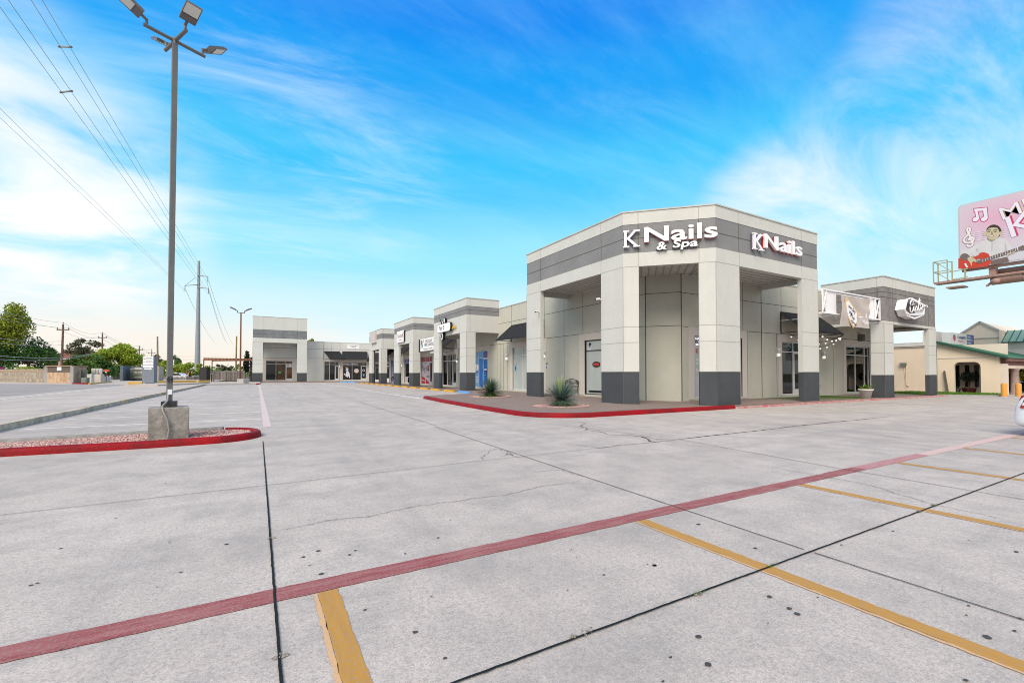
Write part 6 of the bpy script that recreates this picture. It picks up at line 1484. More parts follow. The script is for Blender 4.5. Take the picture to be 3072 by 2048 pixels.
for i in range(26): b.bar((s0+.02+.34*i,-.26,zlo+.02),(s0+.02+.34*i,1.19,zhi+.02),.03,.04,1)
b.build('upper_roof',['roof_green_pale','roof_green_dark'],t)
b=MB(fg); b.box(s0,0,zb_,s0+9,.3,zlo-.02); b.build('upper_wall','cream_pale',t)
b=MB(); q0,q1=onY(*b6(165,275),12.5),onY(*b6(380,292),12.5); b.box(q0.x-2,12.2,3.2,46,12.6,q0.z); b.build('parapet','cream_pale',t)
# box sign on the porch roof
t=empty('box_sign',(42,11.2,3.3),'grey box sign with a sun shield emblem and blue end panel on the porch roof','sign')
fs_=((39.9,11.15),(46,11.15)); (s0,z0),(s1,z1)=TT(*fs_,b6(425,472),b6(815,325)); z1=TT(*fs_,b6(425,272),b6(425,272))[0][1]
fb=facade(*fs_); b=MB(fb); w=s1-s0; h=z1-z0; b.box(s0-.02,0,z0,s1,.45,z1,0); b.build('case','sign_grey',t)
b=MB(fb); sp_=s0+w*.69; b.box(sp_,-.012,z0+.02,s1-.01,-.002,z1-.02,0); b.build('blue_panel','sign_blue',t)
b=MB(fb); b.text('FARMERS',s0+w*.28,z0+h*.50,w*.38,h*.26,-.002,.004,0,.01); b.text('INSURANCE',s0+w*.29,z0+h*.24,w*.28,h*.13,-.002,.004,1)
for i in range(9):
    a=R(200-27.5*i); c_=(s0+w*.14,z0+h*.50); b.bar((c_[0]+.16*math.cos(a),-.006,c_[1]+.13*math.sin(a)),(c_[0]+.27*math.cos(a),-.006,c_[1]+.27*math.sin(a)),.006,.05,0 if i not in (3,4,5) else 0)
b.plate([(c_[0]-.10,c_[1]+.10),(c_[0]+.10,c_[1]+.10),(c_[0]+.08,c_[1]-.08),(c_[0],c_[1]-.2),(c_[0]-.08,c_[1]-.08)],-.008,-.002,2)
b.text('AGENCY',sp_+.06,z0+h*.14,w*.19,h*.16,-.012,.004,3); b.text('RENATOS',sp_+.06,z0+h*.42,w*.23,h*.17,-.012,.004,3); b.text('CARLOS',sp_+.06,z0+h*.70,w*.18,h*.13,-.012,.004,3)
b.build('lettering',['ink_navy','letter_red','vinyl_crimson','glyph_white'],t)
# planter tree in the arch, plank, bollards, flood light, meter
P_=onX(*b6(740,1300),39.95); px,py=39.95,P_.y
t=empty('planter_tree',(px,py,.06),'small dark round headed tree in a maroon planter inside the arch','planter tree'); b=MB(Matrix.Translation((px,py,.06))); b.lathe([(.28,0),(.36,.30),(.38,.32),(.34,.32),(.001,.3)],(0,0,0),4,0,False); b.build('planter','planter_maroon',t); b=MB(Matrix.Translation((px,py,.06))); b.tube([(0,0,.3),(.02,.02,.6),(0,0,.95)],.025,6); b.build('trunk','bark',t)
b=MB(); r=random.Random(9)
for i in range(1100):
    v=Vector((r.gauss(0,1),r.gauss(0,1),r.gauss(0,1))).normalized()*(r.random()**.45); c=Vector((px,py,1.12))+Vector((v.x*.35,v.y*.47,v.z*.34)); a=Vector((r.gauss(0,1),r.gauss(0,1),r.gauss(0,1))).normalized()*.045; k=a.cross(Vector((r.gauss(0,1),r.gauss(0,1),1))).normalized()*.03
    b.add([tuple(c-a),tuple(c+k),tuple(c+a),tuple(c-k)],[(0,1,2,3)])
b.build('crown','leaf_black',t)
for i,(dy,l) in enumerate(((.62,'small dark pot at the left end of the arch opening'),(-.72,'dark square pot at the right end of the arch opening'))):
    t=empty('pot',(40.2,py+dy,.06),l,'pot'); b=MB(); b.lathe([(.12,0),(.16,.28),(.13,.28),(.001,.26)],(40.2,py+dy,.06),10); b.build('bowl','black_metal',t); b=MB(); b.ball((40.2,py+dy,.36),.09,0,8); b.build('shrub','leaf_black',t)
a,c=onX(*b6(375,1328),38.8),onX(*b6(308,942),38.93); t=MB(); t.bar((a.x,a.y,.0),(c.x,c.y,c.z),.05,.16); tag(t.build('plank','plank_grey'),'grey weathered plank leaning against the peach arch wall','plank')
for (x,y,l) in ((1350,1395,'left orange bollard at the porch corner'),(1603,1390,'right orange bollard before the stone column')):
    p=onZ(*b6(x,y),0); D=(p-CAM).dot(FW); zt=onD(*b6(x,1160),D).z; t=empty('orange_bollard',tuple(p),l,'bollard','orange bollards at the porch'); b=MB(); b.lathe([(.125,0),(.125,zt-.05),(.1,zt),(.001,zt+.02)],tuple(p),14); b.build('post','bollard_orange',t); b=MB(); b.lathe([(.17,0),(.16,.02),(.13,.025)],tuple(p),14); b.build('footing','concrete',t)
p=onX(*b5(1150,1027),39.5); t=empty('flood_light',(39.4,p.y,p.z),'small dark flood light on the peach wall behind the portico','flood light'); b=MB(); b.box(39.30,p.y-.17,p.z-.08,39.46,p.y+.17,p.z+.1); b.build('housing','cabinet_green',t); b=MB(); b.tube([(39.47,p.y,p.z-.08),(39.47,p.y-.1,.55)],.012,5); b.tube([(39.47,p.y-.14,1.9),(39.47,p.y-.14,.1)],.02,5); b.ball((39.44,p.y-.22,.48),.06,0,8); b.build('conduit','cream_wall',t)
t=empty('flood_light',(34.2,10.68,3.7),'round weathered floodlight sticking out from the end portico column','flood light'); b=MB(); b.ball((34.9,10.9,3.62),.13,0,10); b.lathe([(.10,0),(.15,.1),(.13,.14)],(34.9,10.9,3.52),10); b.build('shade','sign_cream',t); b=MB(); b.tube([(34.2,10.68,3.72),(34.85,10.88,3.70)],.035,6); b.build('arm','trim_pink',t)
# grass strips, kerb
def grass(label,poly,n,z,h,seed):
    r=random.Random(seed); mb=MB(); mb.prism(poly,-.02,z,0); xs=[p[0] for p in poly]; ys=[p[1] for p in poly]; c=0
    def ins(x,y):
        k=False
        for (x1,y1),(x2,y2) in zip(poly,poly[1:]+poly[:1]):
            if (y1>y)!=(y2>y) and x<(x2-x1)*(y-y1)/(y2-y1)+x1: k=not k
        return k
    while c<n:
        x,y=r.uniform(min(xs),max(xs)),r.uniform(min(ys),max(ys))
        if not ins(x,y): continue
        a=r.uniform(0,6.3); w=.018; hh=h*r.uniform(.5,1.3); mb.add([(x-w*math.cos(a),y-w*math.sin(a),z),(x+w*math.cos(a),y+w*math.sin(a),z),(x+r.uniform(-.05,.05),y+r.uniform(-.05,.05),z+hh)],[(0,1,2)]); c+=1
    return tag(mb.build('lawn_strip','lawn'),label,kind='stuff')
grass('green grass strip below the peach arch wall',[(35.0,10.6),(36.2,8.9),(37.5,8.35),(38.95,8.7),(38.95,13.),(35.2,13.6)],9000,.05,.10,3)
kerb('dark_kerb',[(34.75,10.5),(35.1,9.6),(35.9,8.7),(37.2,8.15)],.15,.09,'kerb_grey')
# ================================================================== BILLBOARD
XB=40.
def B7(x,y): p=onX(*b7(x,y),XB); return (p.y,p.z)
YL=10.76; H0,H1=8.08,12.27; YE=-3.8; fbb=facade((XB,YL),(XB,YE)); SB=lambda y:YL-y
t=empty('billboard',(XB,3.5,0),'large roadside billboard with a boy playing a red guitar on a pink musical background','billboard')
b=MB(fbb); b.plate(rrect(0,H0,SB(YE),H1,.22),-.25,0,0); b.build('frame','billboard_edge',t)
bp=MB(fbb); bp.plate(rrect(.07,H0+.08,SB(YE)-.07,H1-.08,.18),-.262,-.25,0)
m=mat('billboard_print',(.42,.36,.47),.6,.2); nt=m.node_tree; N=nt.nodes; L=nt.links; tc=N.new('ShaderNodeTexCoord'); gr=N.new('ShaderNodeTexGradient'); gr.gradient_type='SPHERICAL'; mp=N.new('ShaderNodeMapping'); mp.inputs['Location'].default_value=(0,-1.80,-1.25); mp.inputs['Scale'].default_value=(.01,.335,.45); mp.vector_type='POINT'
L.new(tc.outputs['Object'],mp.inputs[0]); L.new(mp.outputs[0],gr.inputs[0]); cr=N.new('ShaderNodeValToRGB'); cr.color_ramp.elements[0].color=(.54,.53,.58,1); cr.color_ramp.elements[1].color=(.62,.36,.47,1); cr.color_ramp.elements[1].position=.95; L.new(gr.outputs[0],cr.inputs[0]); L.new(cr.outputs[0],N['Principled BSDF'].inputs['Base Color'])
pr_=bp.build('printed_face','billboard_print',t)
def Q(x,y): yy,z=B7(x,y); return (SB(yy),z)
def pl(b,pts,lay,mi): b.plate([Q(*p) for p in pts],-.264-.003*lay,-.263-.003*lay+.0,mi)
art=MB(fbb)
def poly2(pts,lay,mi): pl(art,pts,lay,mi)
def circ(cx,cy,rx,ry,lay,mi,n=18,rot=0): 
    c,s=math.cos(rot),math.sin(rot); poly2([(cx+rx*math.cos(2*PI*i/n)*c-ry*math.sin(2*PI*i/n)*s,cy+rx*math.cos(2*PI*i/n)*s+ry*math.sin(2*PI*i/n)*c) for i in range(n)],lay,mi)
AM=['glyph_white','pink_line','gold_line','hair_print','skin_print','skin_shade','shirt_print','shirt_fold','guitar_red','guitar_dark','ink_black']
# beamed notes
for g_,mi,lay in ((12,1,1),(0,0,2)):
    k=g_; poly2([(388-k,300-k),(582+k,280-k),(582+k,322+k),(460,330+k),(394-k,340+k)],lay,mi); poly2([(395-k,300),(432+k,300),(466+k,440),(424-k,440)],lay+.2,mi); poly2([(520-k,300),(582+k,290),(596+k,440),(545-k,440)],lay+.2,mi); circ(412,455,50+k,32+k,lay+.4,mi,18,-.35); circ(540,450,52+k,32+k,lay+.4,mi,18,-.35)
# staff lines
for i in range(5):
    y0=668+30*i; art.bar((Q(330,y0)[0],-.268,Q(330,y0)[1]),(Q(920,y0-88)[0],-.268,Q(920,y0-88)[1]),.02,.022,0)
# treble clef
def cat(p,n=5):
    o=[]
    for i in range(len(p)-1):
        a,b,c,d=p[max(i-1,0)],p[i],p[i+1],p[min(i+2,len(p)-1)]
        for k in range(n):
            t=k/n; o.append(tuple(.5*((2*b[j])+(c[j]-a[j])*t+(2*a[j]-5*b[j]+4*c[j]-d[j])*t*t+(3*b[j]-a[j]-3*c[j]+d[j])*t**3) for j in (0,1)))
    return o+[p[-1]]
for wd_,mi,lay in ((.15,2,2),(.095,0,3)):
    path=cat([(285,835),(300,862),(345,858),(368,825),(350,770),(318,690),(285,625),(290,590),(318,588),(328,625),(300,685),(250,735),(232,775),(260,805),(320,808),(372,780),(385,745),(355,728),(315,745),(312,775)])
    P=[Q(*p) for p in path]
    art.M=fbb@Matrix.Translation((0,-.268-.006*lay,0))@Matrix.Scale(.03,4,(0,1,0)); art.tube([(p[0],0,p[1]) for p in P],wd_/2,8,mi,True,False); art.M=fbb
# shirt, neck, head
poly2([(150,1010),(215,935),(350,880),(560,760),(640,790),(740,740),(860,745),(930,830),(965,905),(910,990),(880,1060),(640,1030),(440,1010),(300,1010)],4,6)
poly2([(420,900),(455,895),(440,1000),(400,1000)],5,7); poly2([(850,830),(870,830),(890,960),(860,960)],5,7); poly2([(655,800),(672,800),(665,940),(650,940)],5,7)
poly2([(590,720),(730,700),(735,745),(655,800),(590,755)],5,5); 
circ(690,640,112,104,6,3,22,.1); circ(672,664,100,104,7,4,22,.12); poly2([(572,650),(585,590),(630,555),(700,540),(765,560),(800,610),(798,650),(775,605),(735,585),(670,578),(615,590),(590,615)],8,3)
circ(548,680,20,28,6.5,4); circ(785,670,16,30,6.5,4)
for ex in (615,712): circ(ex,642,26,9,9,5,12,-.05); circ(ex,642,9,8,9.4,10,10); poly2([(ex-32,622),(ex,612),(ex+32,616),(ex+30,624),(ex,620),(ex-30,630)],9.2,3)
poly2([(650,640),(668,640),(678,690),(640,694)],8.8,5); poly2([(605,703),(650,697),(695,694),(690,712),(650,720),(612,716)],9,5); circ(652,706,30,6,9.4,0,12,-.08)
# trousers, guitar, neck, hands
poly2([(640,1080),(890,1020),(920,1090),(650,1150)],5,9); poly2([(380,1010),(440,940),(470,985),(400,1020)],7,6); circ(250,1025,70,55,7.4,9,18,.1); poly2([(310,1000),(420,940),(445,975),(340,1025)],7.8,6)
poly2([(150,1045),(240,1030),(330,1040),(420,1010),(470,965),(540,950),(610,980),(645,1060),(640,1120),(590,1165),(400,1190),(150,1205)],6.6,8); circ(465,1085,50,42,7.0,9); circ(465,1085,38,30,7.2,7)
def N2(x,y): q=Q(x,y); return (q[0],-.296,q[1])
art.bar(N2(430,1110),N2(1045,910),.006,.20,9); 
for i in range(14): x=520+38*i; y=1079-12.4*i; art.bar(N2(x,y-20),N2(x+6,y+24),.010,.016,0)
poly2([(1045,885),(1123,850),(1190,860),(1190,920),(1065,925)],10,9); poly2([(1036,880),(1050,878),(1062,926),(1048,930)],11,0)
poly2([(285,1045),(330,1020),(400,1050),(450,1095),(440,1110),(380,1090),(355,1110),(360,1160),(345,1155),(330,1110),(300,1080)],11,4); 
for k in range(4): poly2([(875+34*k,985-11*k),(905+34*k,972-11*k),(925+30*k,985-11*k),(900+30*k,1002-11*k)],12,4)
poly2([(240,1125),(265,1115),(300,1180),(270,1185)],8,0)
# lettering that runs out of the frame
def outline(body,pts,wd_,h,rot,c_in,c_out,lay):
    for (o_,mi,dy) in ((.022,c_out,0),(.0,c_in,-.004)):
        art.M=fbb@Matrix.Translation((pts[0],-.27-.003*lay+dy,pts[1]))@Matrix.Rotation(rot,4,'Y'); art.text(body,0,0,wd_,h,0,.002,mi,o_); art.M=fbb
q=Q(830,470); outline('MUSIC',(q[0],q[1]),3.6,.78,R(-14),0,2,4)
q=Q(960,735); outline('KIDS',(q[0],q[1]),4.2,1.35,R(-12),0,1,5)
art.build('printed_art',AM,pr_)
# steel work: torsion tube, walkway, cage, lights, column
b=MB(fbb); b.tube([(1.3,.55,7.25),(SB(YE)-1,.55,7.25)],.33,14); b.tube([(1.3,.75,7.75),(SB(YE)-1,.75,7.75)],.18,10); b.build('torsion_tube','billboard_steel',t)
b=MB(fbb)
for x in (1.45,4.5,7.5,10.5,13): b.box(x-.15,0,7.3,x+.15,.5,8.2); b.bar((x,.2,7.1),(x,-1.0,6.7),.1,.1)
b.box(.1,-.1,7.92,SB(YE),.05,8.06); b.build('bracket','billboard_steel',t)
def CG(x,y): p=onX(2700+x*372/1667,550+y*372/1667,XB-.5); return (SB(p.y),p.z)
b=MB(fbb); (xa,za),(xb,zb_2)=CG(500,1345),CG(800,1300); b.box(xa,-1.1,za-.12,SB(YE),-.3,za); 
for i in range(60): b.box(xa+.25*i,-1.12,za-.03,xa+.25*i+.04,-.28,za+.01)
b.box(CG(640,1)[0],-1.2,za-.5,CG(870,1)[0],-.25,za-.42); b.build('walkway','billboard_steel',t)
b=MB(fbb); xc=CG(660,1)[0]; zt=CG(500,1075)[1]
for x in (xa,xc):
    for y in (-1.1,-.3): b.bar((x,y,za),(x,y,zt),.06,.06)
for z in (zt,(zt+za)/2):
    b.bar((xa,-1.1,z),(xa,-.3,z),.05,.05); b.bar((xa,-.3,z),(xc,-.3,z),.05,.05); b.bar((xa,-1.1,z),(xc,-1.1,z),.05,.05)
b.bar((xa,-.3,zt),(xc,-.3,(zt+za)/2),.04,.04); b.bar((xa,-.3,(zt+za)/2),(xc,-.3,za),.04,.04); b.bar((xc,-.3,(zt+za)/2),(xc+.75,-.3,(zt+za)/2+.05),.05,.05); b.bar((xc,-.3,za+.15),(xc+.75,-.3,za+.2),.05,.05); b.bar((xc+.62,-.3,za),(xc+.62,-.3,8.0),.08,.08)
b.build('railing','billboard_rail',t)
for i,x in enumerate((CG(1200,1)[0],CG(1600,1)[0],6.5,10.5)):
    b=MB(fbb); 
    b.tube([(x,-.3,za-.1),(x+.5,-1.9,za-.55)],.03,6); b.lathe([(.001,-.2),(.16,-.16),(.2,.05),(.05,.12)],(x+.5,-1.9,za-.5),10); b.build('flood_lamp','billboard_steel',t)
b=MB(); b.tube([(XB+.6,3.2,0),(XB+.6,3.2,7.6)],.5,16); b.build('column','billboard_steel',t)
# ================================================================== WHITE CAR AT THE RIGHT EDGE
def car():
    x0=13.72; w=1.74; yr_=2.98
    t=empty('parked_car',(x0+w/2,yr_-2.3,0),'white sedan parked at the right edge with only its rear corner showing','car')
    prof=[(0,.0,.17),(.02,.02,.28)]
    # side stations from rear to front: distance from rear, lower edge, beltline, roof
    st=[(.0,.24,.52,.52),(.05,.17,.62,.62),(.16,.16,.86,.86),(.45,.16,.90,.92),(.75,.16,.91,1.06),(1.3,.16,.90,1.36),(1.9,.16,.88,1.43),(2.6,.16,.87,1.40),(3.2,.16,.86,1.08),(3.5,.16,.84,.90),(4.2,.17,.76,.78),(4.55,.20,.62,.64),(4.66,.26,.48,.50)]
    b=MB(); vs=[]; n=0
    for d,lo_,be,ro in st:
        q=max(0,1-d/.35); q2=max(0,1-(4.66-d)/.5); tap=.86 if (q<=0 and q2<=0) else 1; hw=w/2*(1-.20*q*q-.22*q2*q2); y=yr_-d; c=x0+w/2; tr=hw*(.80 if ro>be+.08 else .93)
        ring=[(-hw*.9,lo_),(-hw,lo_+.10),(-hw*1.012,(lo_+be)/2-.02),(-hw*.985,be-.06),(-hw*.95,be),(-tr,ro-.06 if ro>be+.1 else ro),(-tr*.8,ro),(tr*.8,ro),(tr,ro-.06 if ro>be+.1 else ro),(hw*.95,be),(hw*.985,be-.06),(hw*1.012,(lo_+be)/2-.02),(hw,lo_+.10),(hw*.9,lo_)]
        n=len(ring); vs+=[(c+a,y,z) for a,z in ring]
    fs=[]
    for i in range(len(st)-1):
        for k in range(n): fs.append((i*n+k,(i+1)*n+k,(i+1)*n+(k+1)%n,i*n+(k+1)%n))
    fs+=[tuple(range(n)),tuple(range((len(st)-1)*n,len(st)*n))[::-1]]
    b.add(vs,fs,0,True); o=b.build('body','car_white',t); s_=o.modifiers.new('sub','SUBSURF'); s_.levels=2; s_.render_levels=2
    for s in (-1,1):
        b=MB(); c=x0+w/2; b.add([(c+s*.80,yr_-1.1,.92),(c+s*.79,yr_-3.1,.90),(c+s*.70,yr_-2.7,1.33),(c+s*.70,yr_-1.45,1.33)],[(0,1,2,3)]); b.build('side_window','car_glass',t)
    b=MB(); c=x0+w/2; b.add([(c-.6,yr_-.68,1.03),(c+.6,yr_-.68,1.03),(c+.52,yr_-1.22,1.335),(c-.52,yr_-1.22,1.335)],[(0,1,2,3)]); b.build('rear_window','car_glass',t)
    for s in (-1,1):
        b=MB(); c=x0+w/2; e=w/2*1.0
        b.add([(c+s*(e-.16),yr_-.055,.60),(c+s*(e-.03),yr_-.17,.585),(c+s*(e+.012),yr_-.34,.60),(c+s*(e-.005),yr_-.36,.84),(c+s*(e-.05),yr_-.24,.86),(c+s*(e-.18),yr_-.13,.84)],[(0,1,4,5),(1,2,3,4)],0)
        b.add([(c+s*(e-.025),yr_-.165,.64),(c+s*(e+.018),yr_-.345,.65),(c+s*(e+.014),yr_-.35,.71),(c+s*(e-.03),yr_-.18,.71)],[(0,1,2,3)],1); b.build('tail_light',['lamp_red','lamp_clear'],t)
        b=MB(); b.add([(c+s*.55,yr_-4.5,.55),(c+s*.8,yr_-4.3,.55),(c+s*.8,yr_-4.2,.68),(c+s*.52,yr_-4.42,.68)],[(0,1,2,3)]); b.build('headlight','lamp_clear',t)
        for d in (.98,3.72):
            b=MB(Matrix.Translation((c+s*(w/2-.09),yr_-d,.31))@Matrix.Rotation(PI/2,4,'Y')); b.lathe([(.2,-.1),(.29,-.1),(.31,-.06),(.31,.06),(.29,.1),(.2,.1)],(0,0,0),24); wh=b.build('wheel','tyre',t); b=MB(Matrix.Translation((c+s*(w/2-.09),yr_-d,.31))@Matrix.Rotation(PI/2,4,'Y')); b.lathe([(.001,.09*s),(.06,.1*s),(.2,.085*s),(.205,0)],(0,0,0),20); b.build('rim','rim',wh)
    b=MB(); b.box(x0+.3,yr_-.8,.12,x0+w-.3,yr_-.25,.19); b.build('lower_bumper','tyre',t)
    b=MB(); b.bar((x0-.0,yr_-.55,.40),(x0-.0,yr_-4.2,.40),.012,.03); b.build('side_strip','car_white',t)
car()
# ================================================================== TREES AND PLANTS
import numpy as np
def leaves(mb,cl,size,seed,flat=0.):
    r=np.random.RandomState(seed); V=[];F=[];k=0
    for (c,rad,n) in cl:
        d=r.normal(size=(n,3)); d/=np.linalg.norm(d,axis=1)[:,None]; q=r.rand(n)**.42; p=np.array(c)+d*q[:,None]*np.array(rad)
        a=r.normal(size=(n,3)); a[:,2]*=(1-flat); a/=np.linalg.norm(a,axis=1)[:,None]; u=np.cross(a,r.normal(size=(n,3))); u/=np.linalg.norm(u,axis=1)[:,None]
        s=size*r.uniform(.6,1.3,size=(n,1)); a=a*s; u=u*s*.55
        for i in range(n):
            V+= [tuple(p[i]-a[i]),tuple(p[i]+u[i]),tuple(p[i]+a[i]),tuple(p[i]-u[i])]; F.append((k,k+1,k+2,k+3)); k+=4
    mb.add(V,F)
def tree(name,label,px,ptop,pbot,wpx,D,m,n,ls,seed,k=9,open_=1.,group=None,trunk=True,m2=None,cat='tree',zb=0.,dep=None):
    r=random.Random(seed); c=onD(px,(ptop+pbot)/2,D); sc_=D/FPX; rx=wpx/2*sc_; rz_=(pbot-ptop)/2*sc_; ry=dep or rx
    base=Vector((c.x,c.y,zb)); t=empty(name,tuple(base),label,cat,group); cl=[];cl2=[]; tips=[]
    for i in range(k):
        while True:
            v=Vector((r.uniform(-1,1),r.uniform(-1,1),r.uniform(-1,1)))
            if .25<v.length<.95: break
        f=r.uniform(.30,.46)*open_; q=c+RT*(v.x*rx*.72)+Vector((FW.x,FW.y,0)).normalized()*(v.y*ry*.72)+Vector((0,0,v.z*rz_*.72))
        (cl2 if (m2 and v.x>.15) else cl).append(((q.x,q.y,q.z),(rx*f,rx*f,rz_*f*1.05),int(n/k*r.uniform(.7,1.3)))); tips.append(q)
    b=MB(); leaves(b,cl,ls,seed); b.build('crown',m,t)
    if cl2: b=MB(); leaves(b,cl2,ls,seed+1); b.build('crown',m2,t)
    if trunk:
        b=MB(); h=c.z-rz_*.35; j=Vector((c.x,c.y,max(h,zb+.6))); tr=max(.06,rx*.06); b.tube([tuple(base),tuple(base.lerp(j,.5)+RT*.1*rx*r.uniform(-1,1)),tuple(j)],[tr,tr*.8,tr*.6],7)
        for q in tips: b.tube([tuple(j-Vector((0,0,rz_*.2*r.random()))),tuple(j.lerp(q,.55)+Vector((0,0,.1*rz_))),tuple(q)],[tr*.45,tr*.28,tr*.10],5)
        b.build('trunk','bark',t)
    return t
GT='trees behind the boundary wall and the back lane'
tree('tree','tall olive green tree cut by the left edge of the photo',5,892,1062,172,74,'leaf_olive',9000,.21,1,16,.95,GT)
tree('tree','dark bushy tree over the stone wall beside the red roofed house',85,1004,1126,168,76,'leaf_dark',7000,.18,2,16,.95,GT)
tree('tree','dark tree at the far left edge under the tall olive tree',-10,1030,1120,110,72,'leaf_dark',2600,.15,3,9,1.,GT)
tree('shrub','light green shrub hanging over the stone wall',85,1096,1126,100,70,'leaf_bright',1300,.10,4,8,1.,None,False,None,'shrub')
tree('tree','sparse grey branched tree behind the red roofed house',246,1008,1076,126,100,'leaf_grey',2000,.22,5,14,.62,GT)
tree('tree','thin grey treetop showing over the bright bushy tree',355,1020,1078,100,120,'leaf_grey',1300,.22,6,12,.62,GT)
tree('tree','mid green spreading tree between the house and the bright tree',262,1058,1134,120,84,'leaf_mid',4600,.22,7,14,.95,GT)
tree('tree','dark green shrubby tree behind the red sign post',325,1080,1134,90,86,'leaf_dark',2600,.20,8,10,1.,GT)
tree('tree','bright yellow green bushy tree left of the directory sign',370,1024,1116,138,90,'leaf_bright',7500,.23,9,20,.95,GT,True)
tree('tree','small bright tree right of the bin enclosure behind the lamp post',480,1072,1132,52,98,'leaf_bright',1900,.2,10,9,.95,GT)
tree('tree','grey dark treetop behind the lamp post',470,1062,1100,56,120,'leaf_grey',1000,.25,11,8,.9,GT)
tree('tree','round dark tree just left of the steel transmission pole',532,1060,1110,36,125,'leaf_mid',1000,.25,12,7,.95,GT)
tree('tree','bright green tree by the foot of the steel transmission pole',552,1080,1130,70,105,'leaf_bright',2400,.2,13,10,.95,GT)
tree('shrub','low green shrub at the foot of the steel transmission pole',590,1108,1136,50,98,'leaf_mid',1100,.16,14,7,1.,None,False,None,'shrub')
tree('tree','leafy tree right of the steel transmission pole behind the pergola',608,1086,1130,44,105,'leaf_bright',1300,.2,15,8,.85,GT)
tree('shrub','tangled shrub behind the plank fence under the pergola',640,1102,1128,60,92,'leaf_mid',1000,.16,16,8,.9,None,False,None,'shrub')
tree('tree','thin twiggy tree over the plank fence left of the pale pole',665,1086,1122,50,95,'leaf_grey',800,.18,17,9,.7,GT)
tree('tree','small twiggy tree over the plank fence right of the pale pole',697,1096,1122,40,95,'leaf_grey',600,.18,18,8,.7,GT)
tree('tree','narrow dark tree against the left edge of the end building',747,1040,1140,30,78,'leaf_black',1900,.17,19,10,1.,None)
tree('tree','treetop showing above the roof between the end building and the curved wall',936,1011,1040,34,110,'leaf_olive',500,.22,20,6,.85,None)
tree('tree','distant treetop at the right edge of the frame beyond the green roof porch',3110,1060,1150,90,62,'leaf_dark',2600,.14,26,9,1.,None)
def palm(label,px,ptop,pbot,D,seed):
    c=onD(px,ptop+14,D); r=random.Random(seed); t=empty('palm_tree',(c.x,c.y,0),label,'palm tree'); b=MB(); b.tube([(c.x,c.y,0),(c.x,c.y,c.z)],[.22,.2],8); b.build('trunk','bark',t); b=MB(); g=MB()
    for i in range(70):
        a=r.uniform(0,6.3); up_=r.uniform(-.9,.8); l=r.uniform(1.0,1.7); d=Vector((math.cos(a),math.sin(a),up_)); e=c+d.normalized()*l+Vector((0,0,-.5)); mid=c+d.normalized()*l*.55; s_=Vector((-math.sin(a),math.cos(a),0))*.10
        (b if up_<.3 else g).add([tuple(c-s_*.3),tuple(mid-s_),tuple(e),tuple(mid+s_)],[(0,1,2,3)])
    b.build('dead_fronds','frond_dead',t); g.build('green_fronds','leaf_mid',t)
palm('small palm with drooping dead fronds beside the steel transmission pole',571,1098,1130,97,3)
t=empty('flower_shrub',(-24,88,1),'magenta flowering bush at the extreme left behind the stone wall','shrub'); c=onD(4,1105,66); b=MB(); leaves(b,[((c.x,c.y,c.z),(.30,.3,.16),160)],.06,5); t.location=(c.x,c.y,0); b.build('flowers','flower_magenta',t); b=MB(); leaves(b,[((c.x,c.y,c.z-.35),(.3,.3,.35),200)],.08,6); b.build('foliage','leaf_mid',t)
tl=MB(); r_=random.Random(3); cl=[]
for i in range(150):
    px=-900+i*28; D=210+r_.uniform(-15,15); p=onD(px,1100,D) if px<1500 else None
    if p is None: continue
    cl.append(((p.x,p.y,2.2),(5.5,5.5,r_.uniform(2.2,4.2)),90))
leaves(tl,cl,.75,4); tag(tl.build('treeline','leaf_mid'),'low distant treeline along the horizon behind the lane',kind='stuff')
# flowering shrubs behind the porch
def fshrub(label,pa,pb,X,m,ms,seed):
    a=onX(*pa,X); c=onX(*pb,X); ctr=(a+c)/2; t=empty('flower_shrub',(ctr.x,ctr.y,0),label,'shrub'); rx=abs(a.y-c.y)/2*1.1; rzz=abs(a.z-c.z)/2*1.1; r=random.Random(seed)
    cl=[((ctr.x+r.uniform(-.8,.8),ctr.y+r.uniform(-.7,.7)*rx,ctr.z+r.uniform(-.7,.7)*rzz),(.5,rx*.45,rzz*.45),260) for i in range(9)]; b=MB(); leaves(b,cl,.075,seed); b.build('foliage',m,t)
    b=MB(); leaves(b,[(q[0],q[1],16) for q in cl],.10,seed+3); b.build('flowers',ms,t)
    b=MB(); leaves(b,[((ctr.x+.6,ctr.y,.35),(.8,rx*1.1,.4),500)],.09,seed+5); b.build('lower_foliage','leaf_black',t)
fshrub('yellow green shrub with red flowers seen left of the stone porch column',b6(1300,880),b6(1500,1230),47,'leaf_yellow','flower_red',31)
fshrub('yellow green shrub seen right of the stone porch column at the frame edge',b6(1590,880),b6(1790,1230),47,'leaf_yellow','leaf_bright',37)
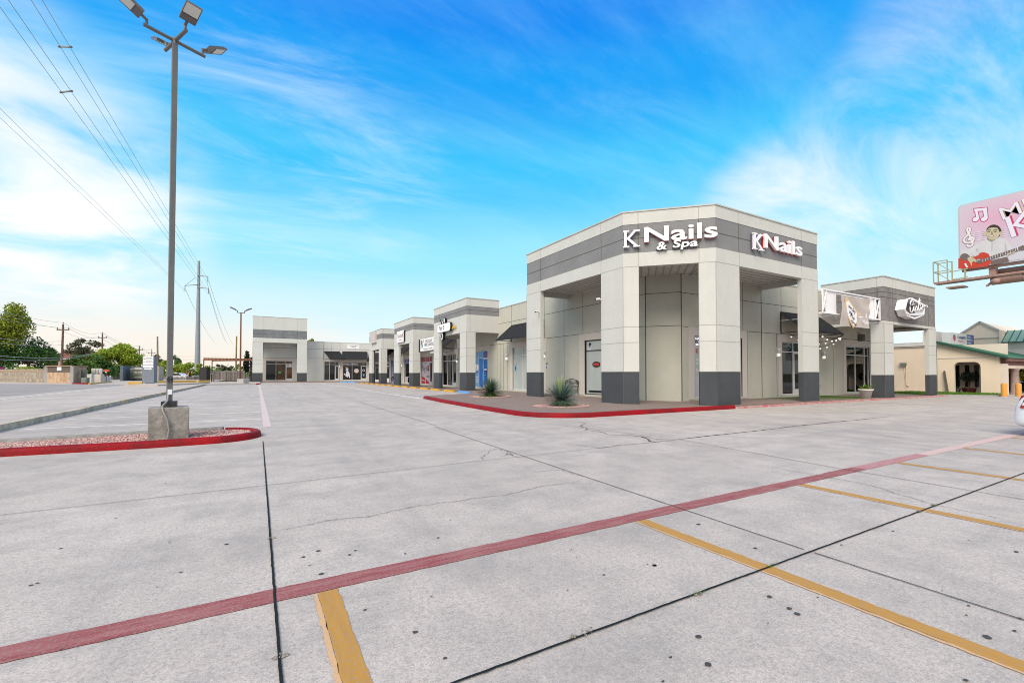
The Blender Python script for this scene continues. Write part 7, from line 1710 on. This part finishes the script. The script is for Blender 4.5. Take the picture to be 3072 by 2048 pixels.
# yuccas
def yucca(label,loc,rad,h,m,seed,tip=None):
    t=empty('yucca',loc,label,'yucca'); r=random.Random(seed); b=MB(); low=MB(); dry=MB(); top=MB(); o=Vector(loc)+Vector((0,0,h*.22))
    def blade(mb,az,el,l,w,droop):
        d=Vector((math.cos(az)*math.cos(el),math.sin(az)*math.cos(el),math.sin(el))); s_=Vector((-math.sin(az),math.cos(az),0)); vs=[]; p=o+d*.04; N_=4
        for i in range(N_+1):
            u=i/N_; q=o+d*(.05+l*u)+Vector((0,0,-droop*u*u)); ww=w*(.55+.6*u*(1-u)*2)*(1-u**3)+.0015; vs+=[tuple(q-s_*ww),tuple(q+s_*ww+Vector((0,0,.002)))]
        mb.add(vs,[(2*i,2*i+1,2*i+3,2*i+2) for i in range(N_)])
    for i in range(520):
        az=r.uniform(0,2*PI); el=math.asin(r.uniform(-.12,.99)); l=rad*r.uniform(.80,1.06)*(.93+.18*math.sin(el)); blade(b,az,el,l,.011,r.uniform(.0,.05))
    for i in range(240): blade(low,r.uniform(0,2*PI),R(r.uniform(-22,8)),rad*r.uniform(.7,1.08),.012,r.uniform(.02,.14))
    for i in range(120): blade(dry,r.uniform(0,2*PI),R(r.uniform(-55,-20)),rad*r.uniform(.25,.5),.014,.03)
    b.build('leaves',m,t); low.build('lower_leaves','leaf_dark' if not tip else 'yucca_leaf',t); dry.build('dry_leaves','yucca_dry',t)
    if tip:
        for i in range(26): blade(top,r.uniform(0,2*PI),R(r.uniform(70,89)),rad*r.uniform(1.1,1.28),.014,0)
        top.build('new_shoot','yucca_new',t)
    q=MB(); q.tube([(loc[0],loc[1],loc[2]-.02),(loc[0],loc[1],loc[2]+h*.25)],[.16,.11],10); q.build('stem','yucca_dry',t)
yucca('spiky blue green yucca with a pale yellow tip nearest the tower column',(9.55,13.15,.14),.70,1.0,'yucca_blue',4,True)
yucca('spiky darker green yucca farther along the plaza kerb',(10.26,20.21,.14),.74,1.05,'yucca_leaf',7)
# potted plants on the turf
def pot(loc,label,seed,s=1.):
    t=empty('potted_plant',loc,label,'potted plant'); x,y,z=loc; b=MB(); b.lathe([(.001,0),(.19*s,0),(.29*s,.40*s),(.33*s,.40*s),(.33*s,.46*s),(.28*s,.46*s),(.26*s,.40*s),(.001,.38*s)],loc,20); b.build('planter','white_pot',t); b=MB(); r=random.Random(seed)
    for i in range(26):
        az=r.uniform(0,6.3); l=r.uniform(.3,.55)*s; w=.035*s; d=Vector((math.cos(az)*.5,math.sin(az)*.5,1)).normalized(); s_=Vector((-math.sin(az),math.cos(az),0)); o=Vector((x+r.uniform(-.1,.1),y+r.uniform(-.1,.1),z+.38*s)); 
        vs=[]
        for k in range(4): u=k/3; q=o+d*l*u+Vector((math.cos(az),math.sin(az),-.6))*.18*u*u; ww=w*math.sin(PI*min(.95,.2+.75*u)); vs+=[tuple(q-s_*ww),tuple(q+s_*ww)]
        b.add(vs,[(2*k,2*k+1,2*k+3,2*k+2) for k in range(3)])
    b.build('leaves','leaf_mid',t); b=MB(); leaves(b,[((x,y,z+.47*s),(.28*s,.28*s,.06),120)],.04,seed); b.build('ground_leaves','leaf_bright',t)
p=onZ(*b5(750,1450),.05); pot((26.85,10.82,.06),'white tapered pot with green leaves beside the end portico column',3)
pot((22.75,11.3,.06),'white tapered pot with a small plant half hidden by the right tower column',5,.95)
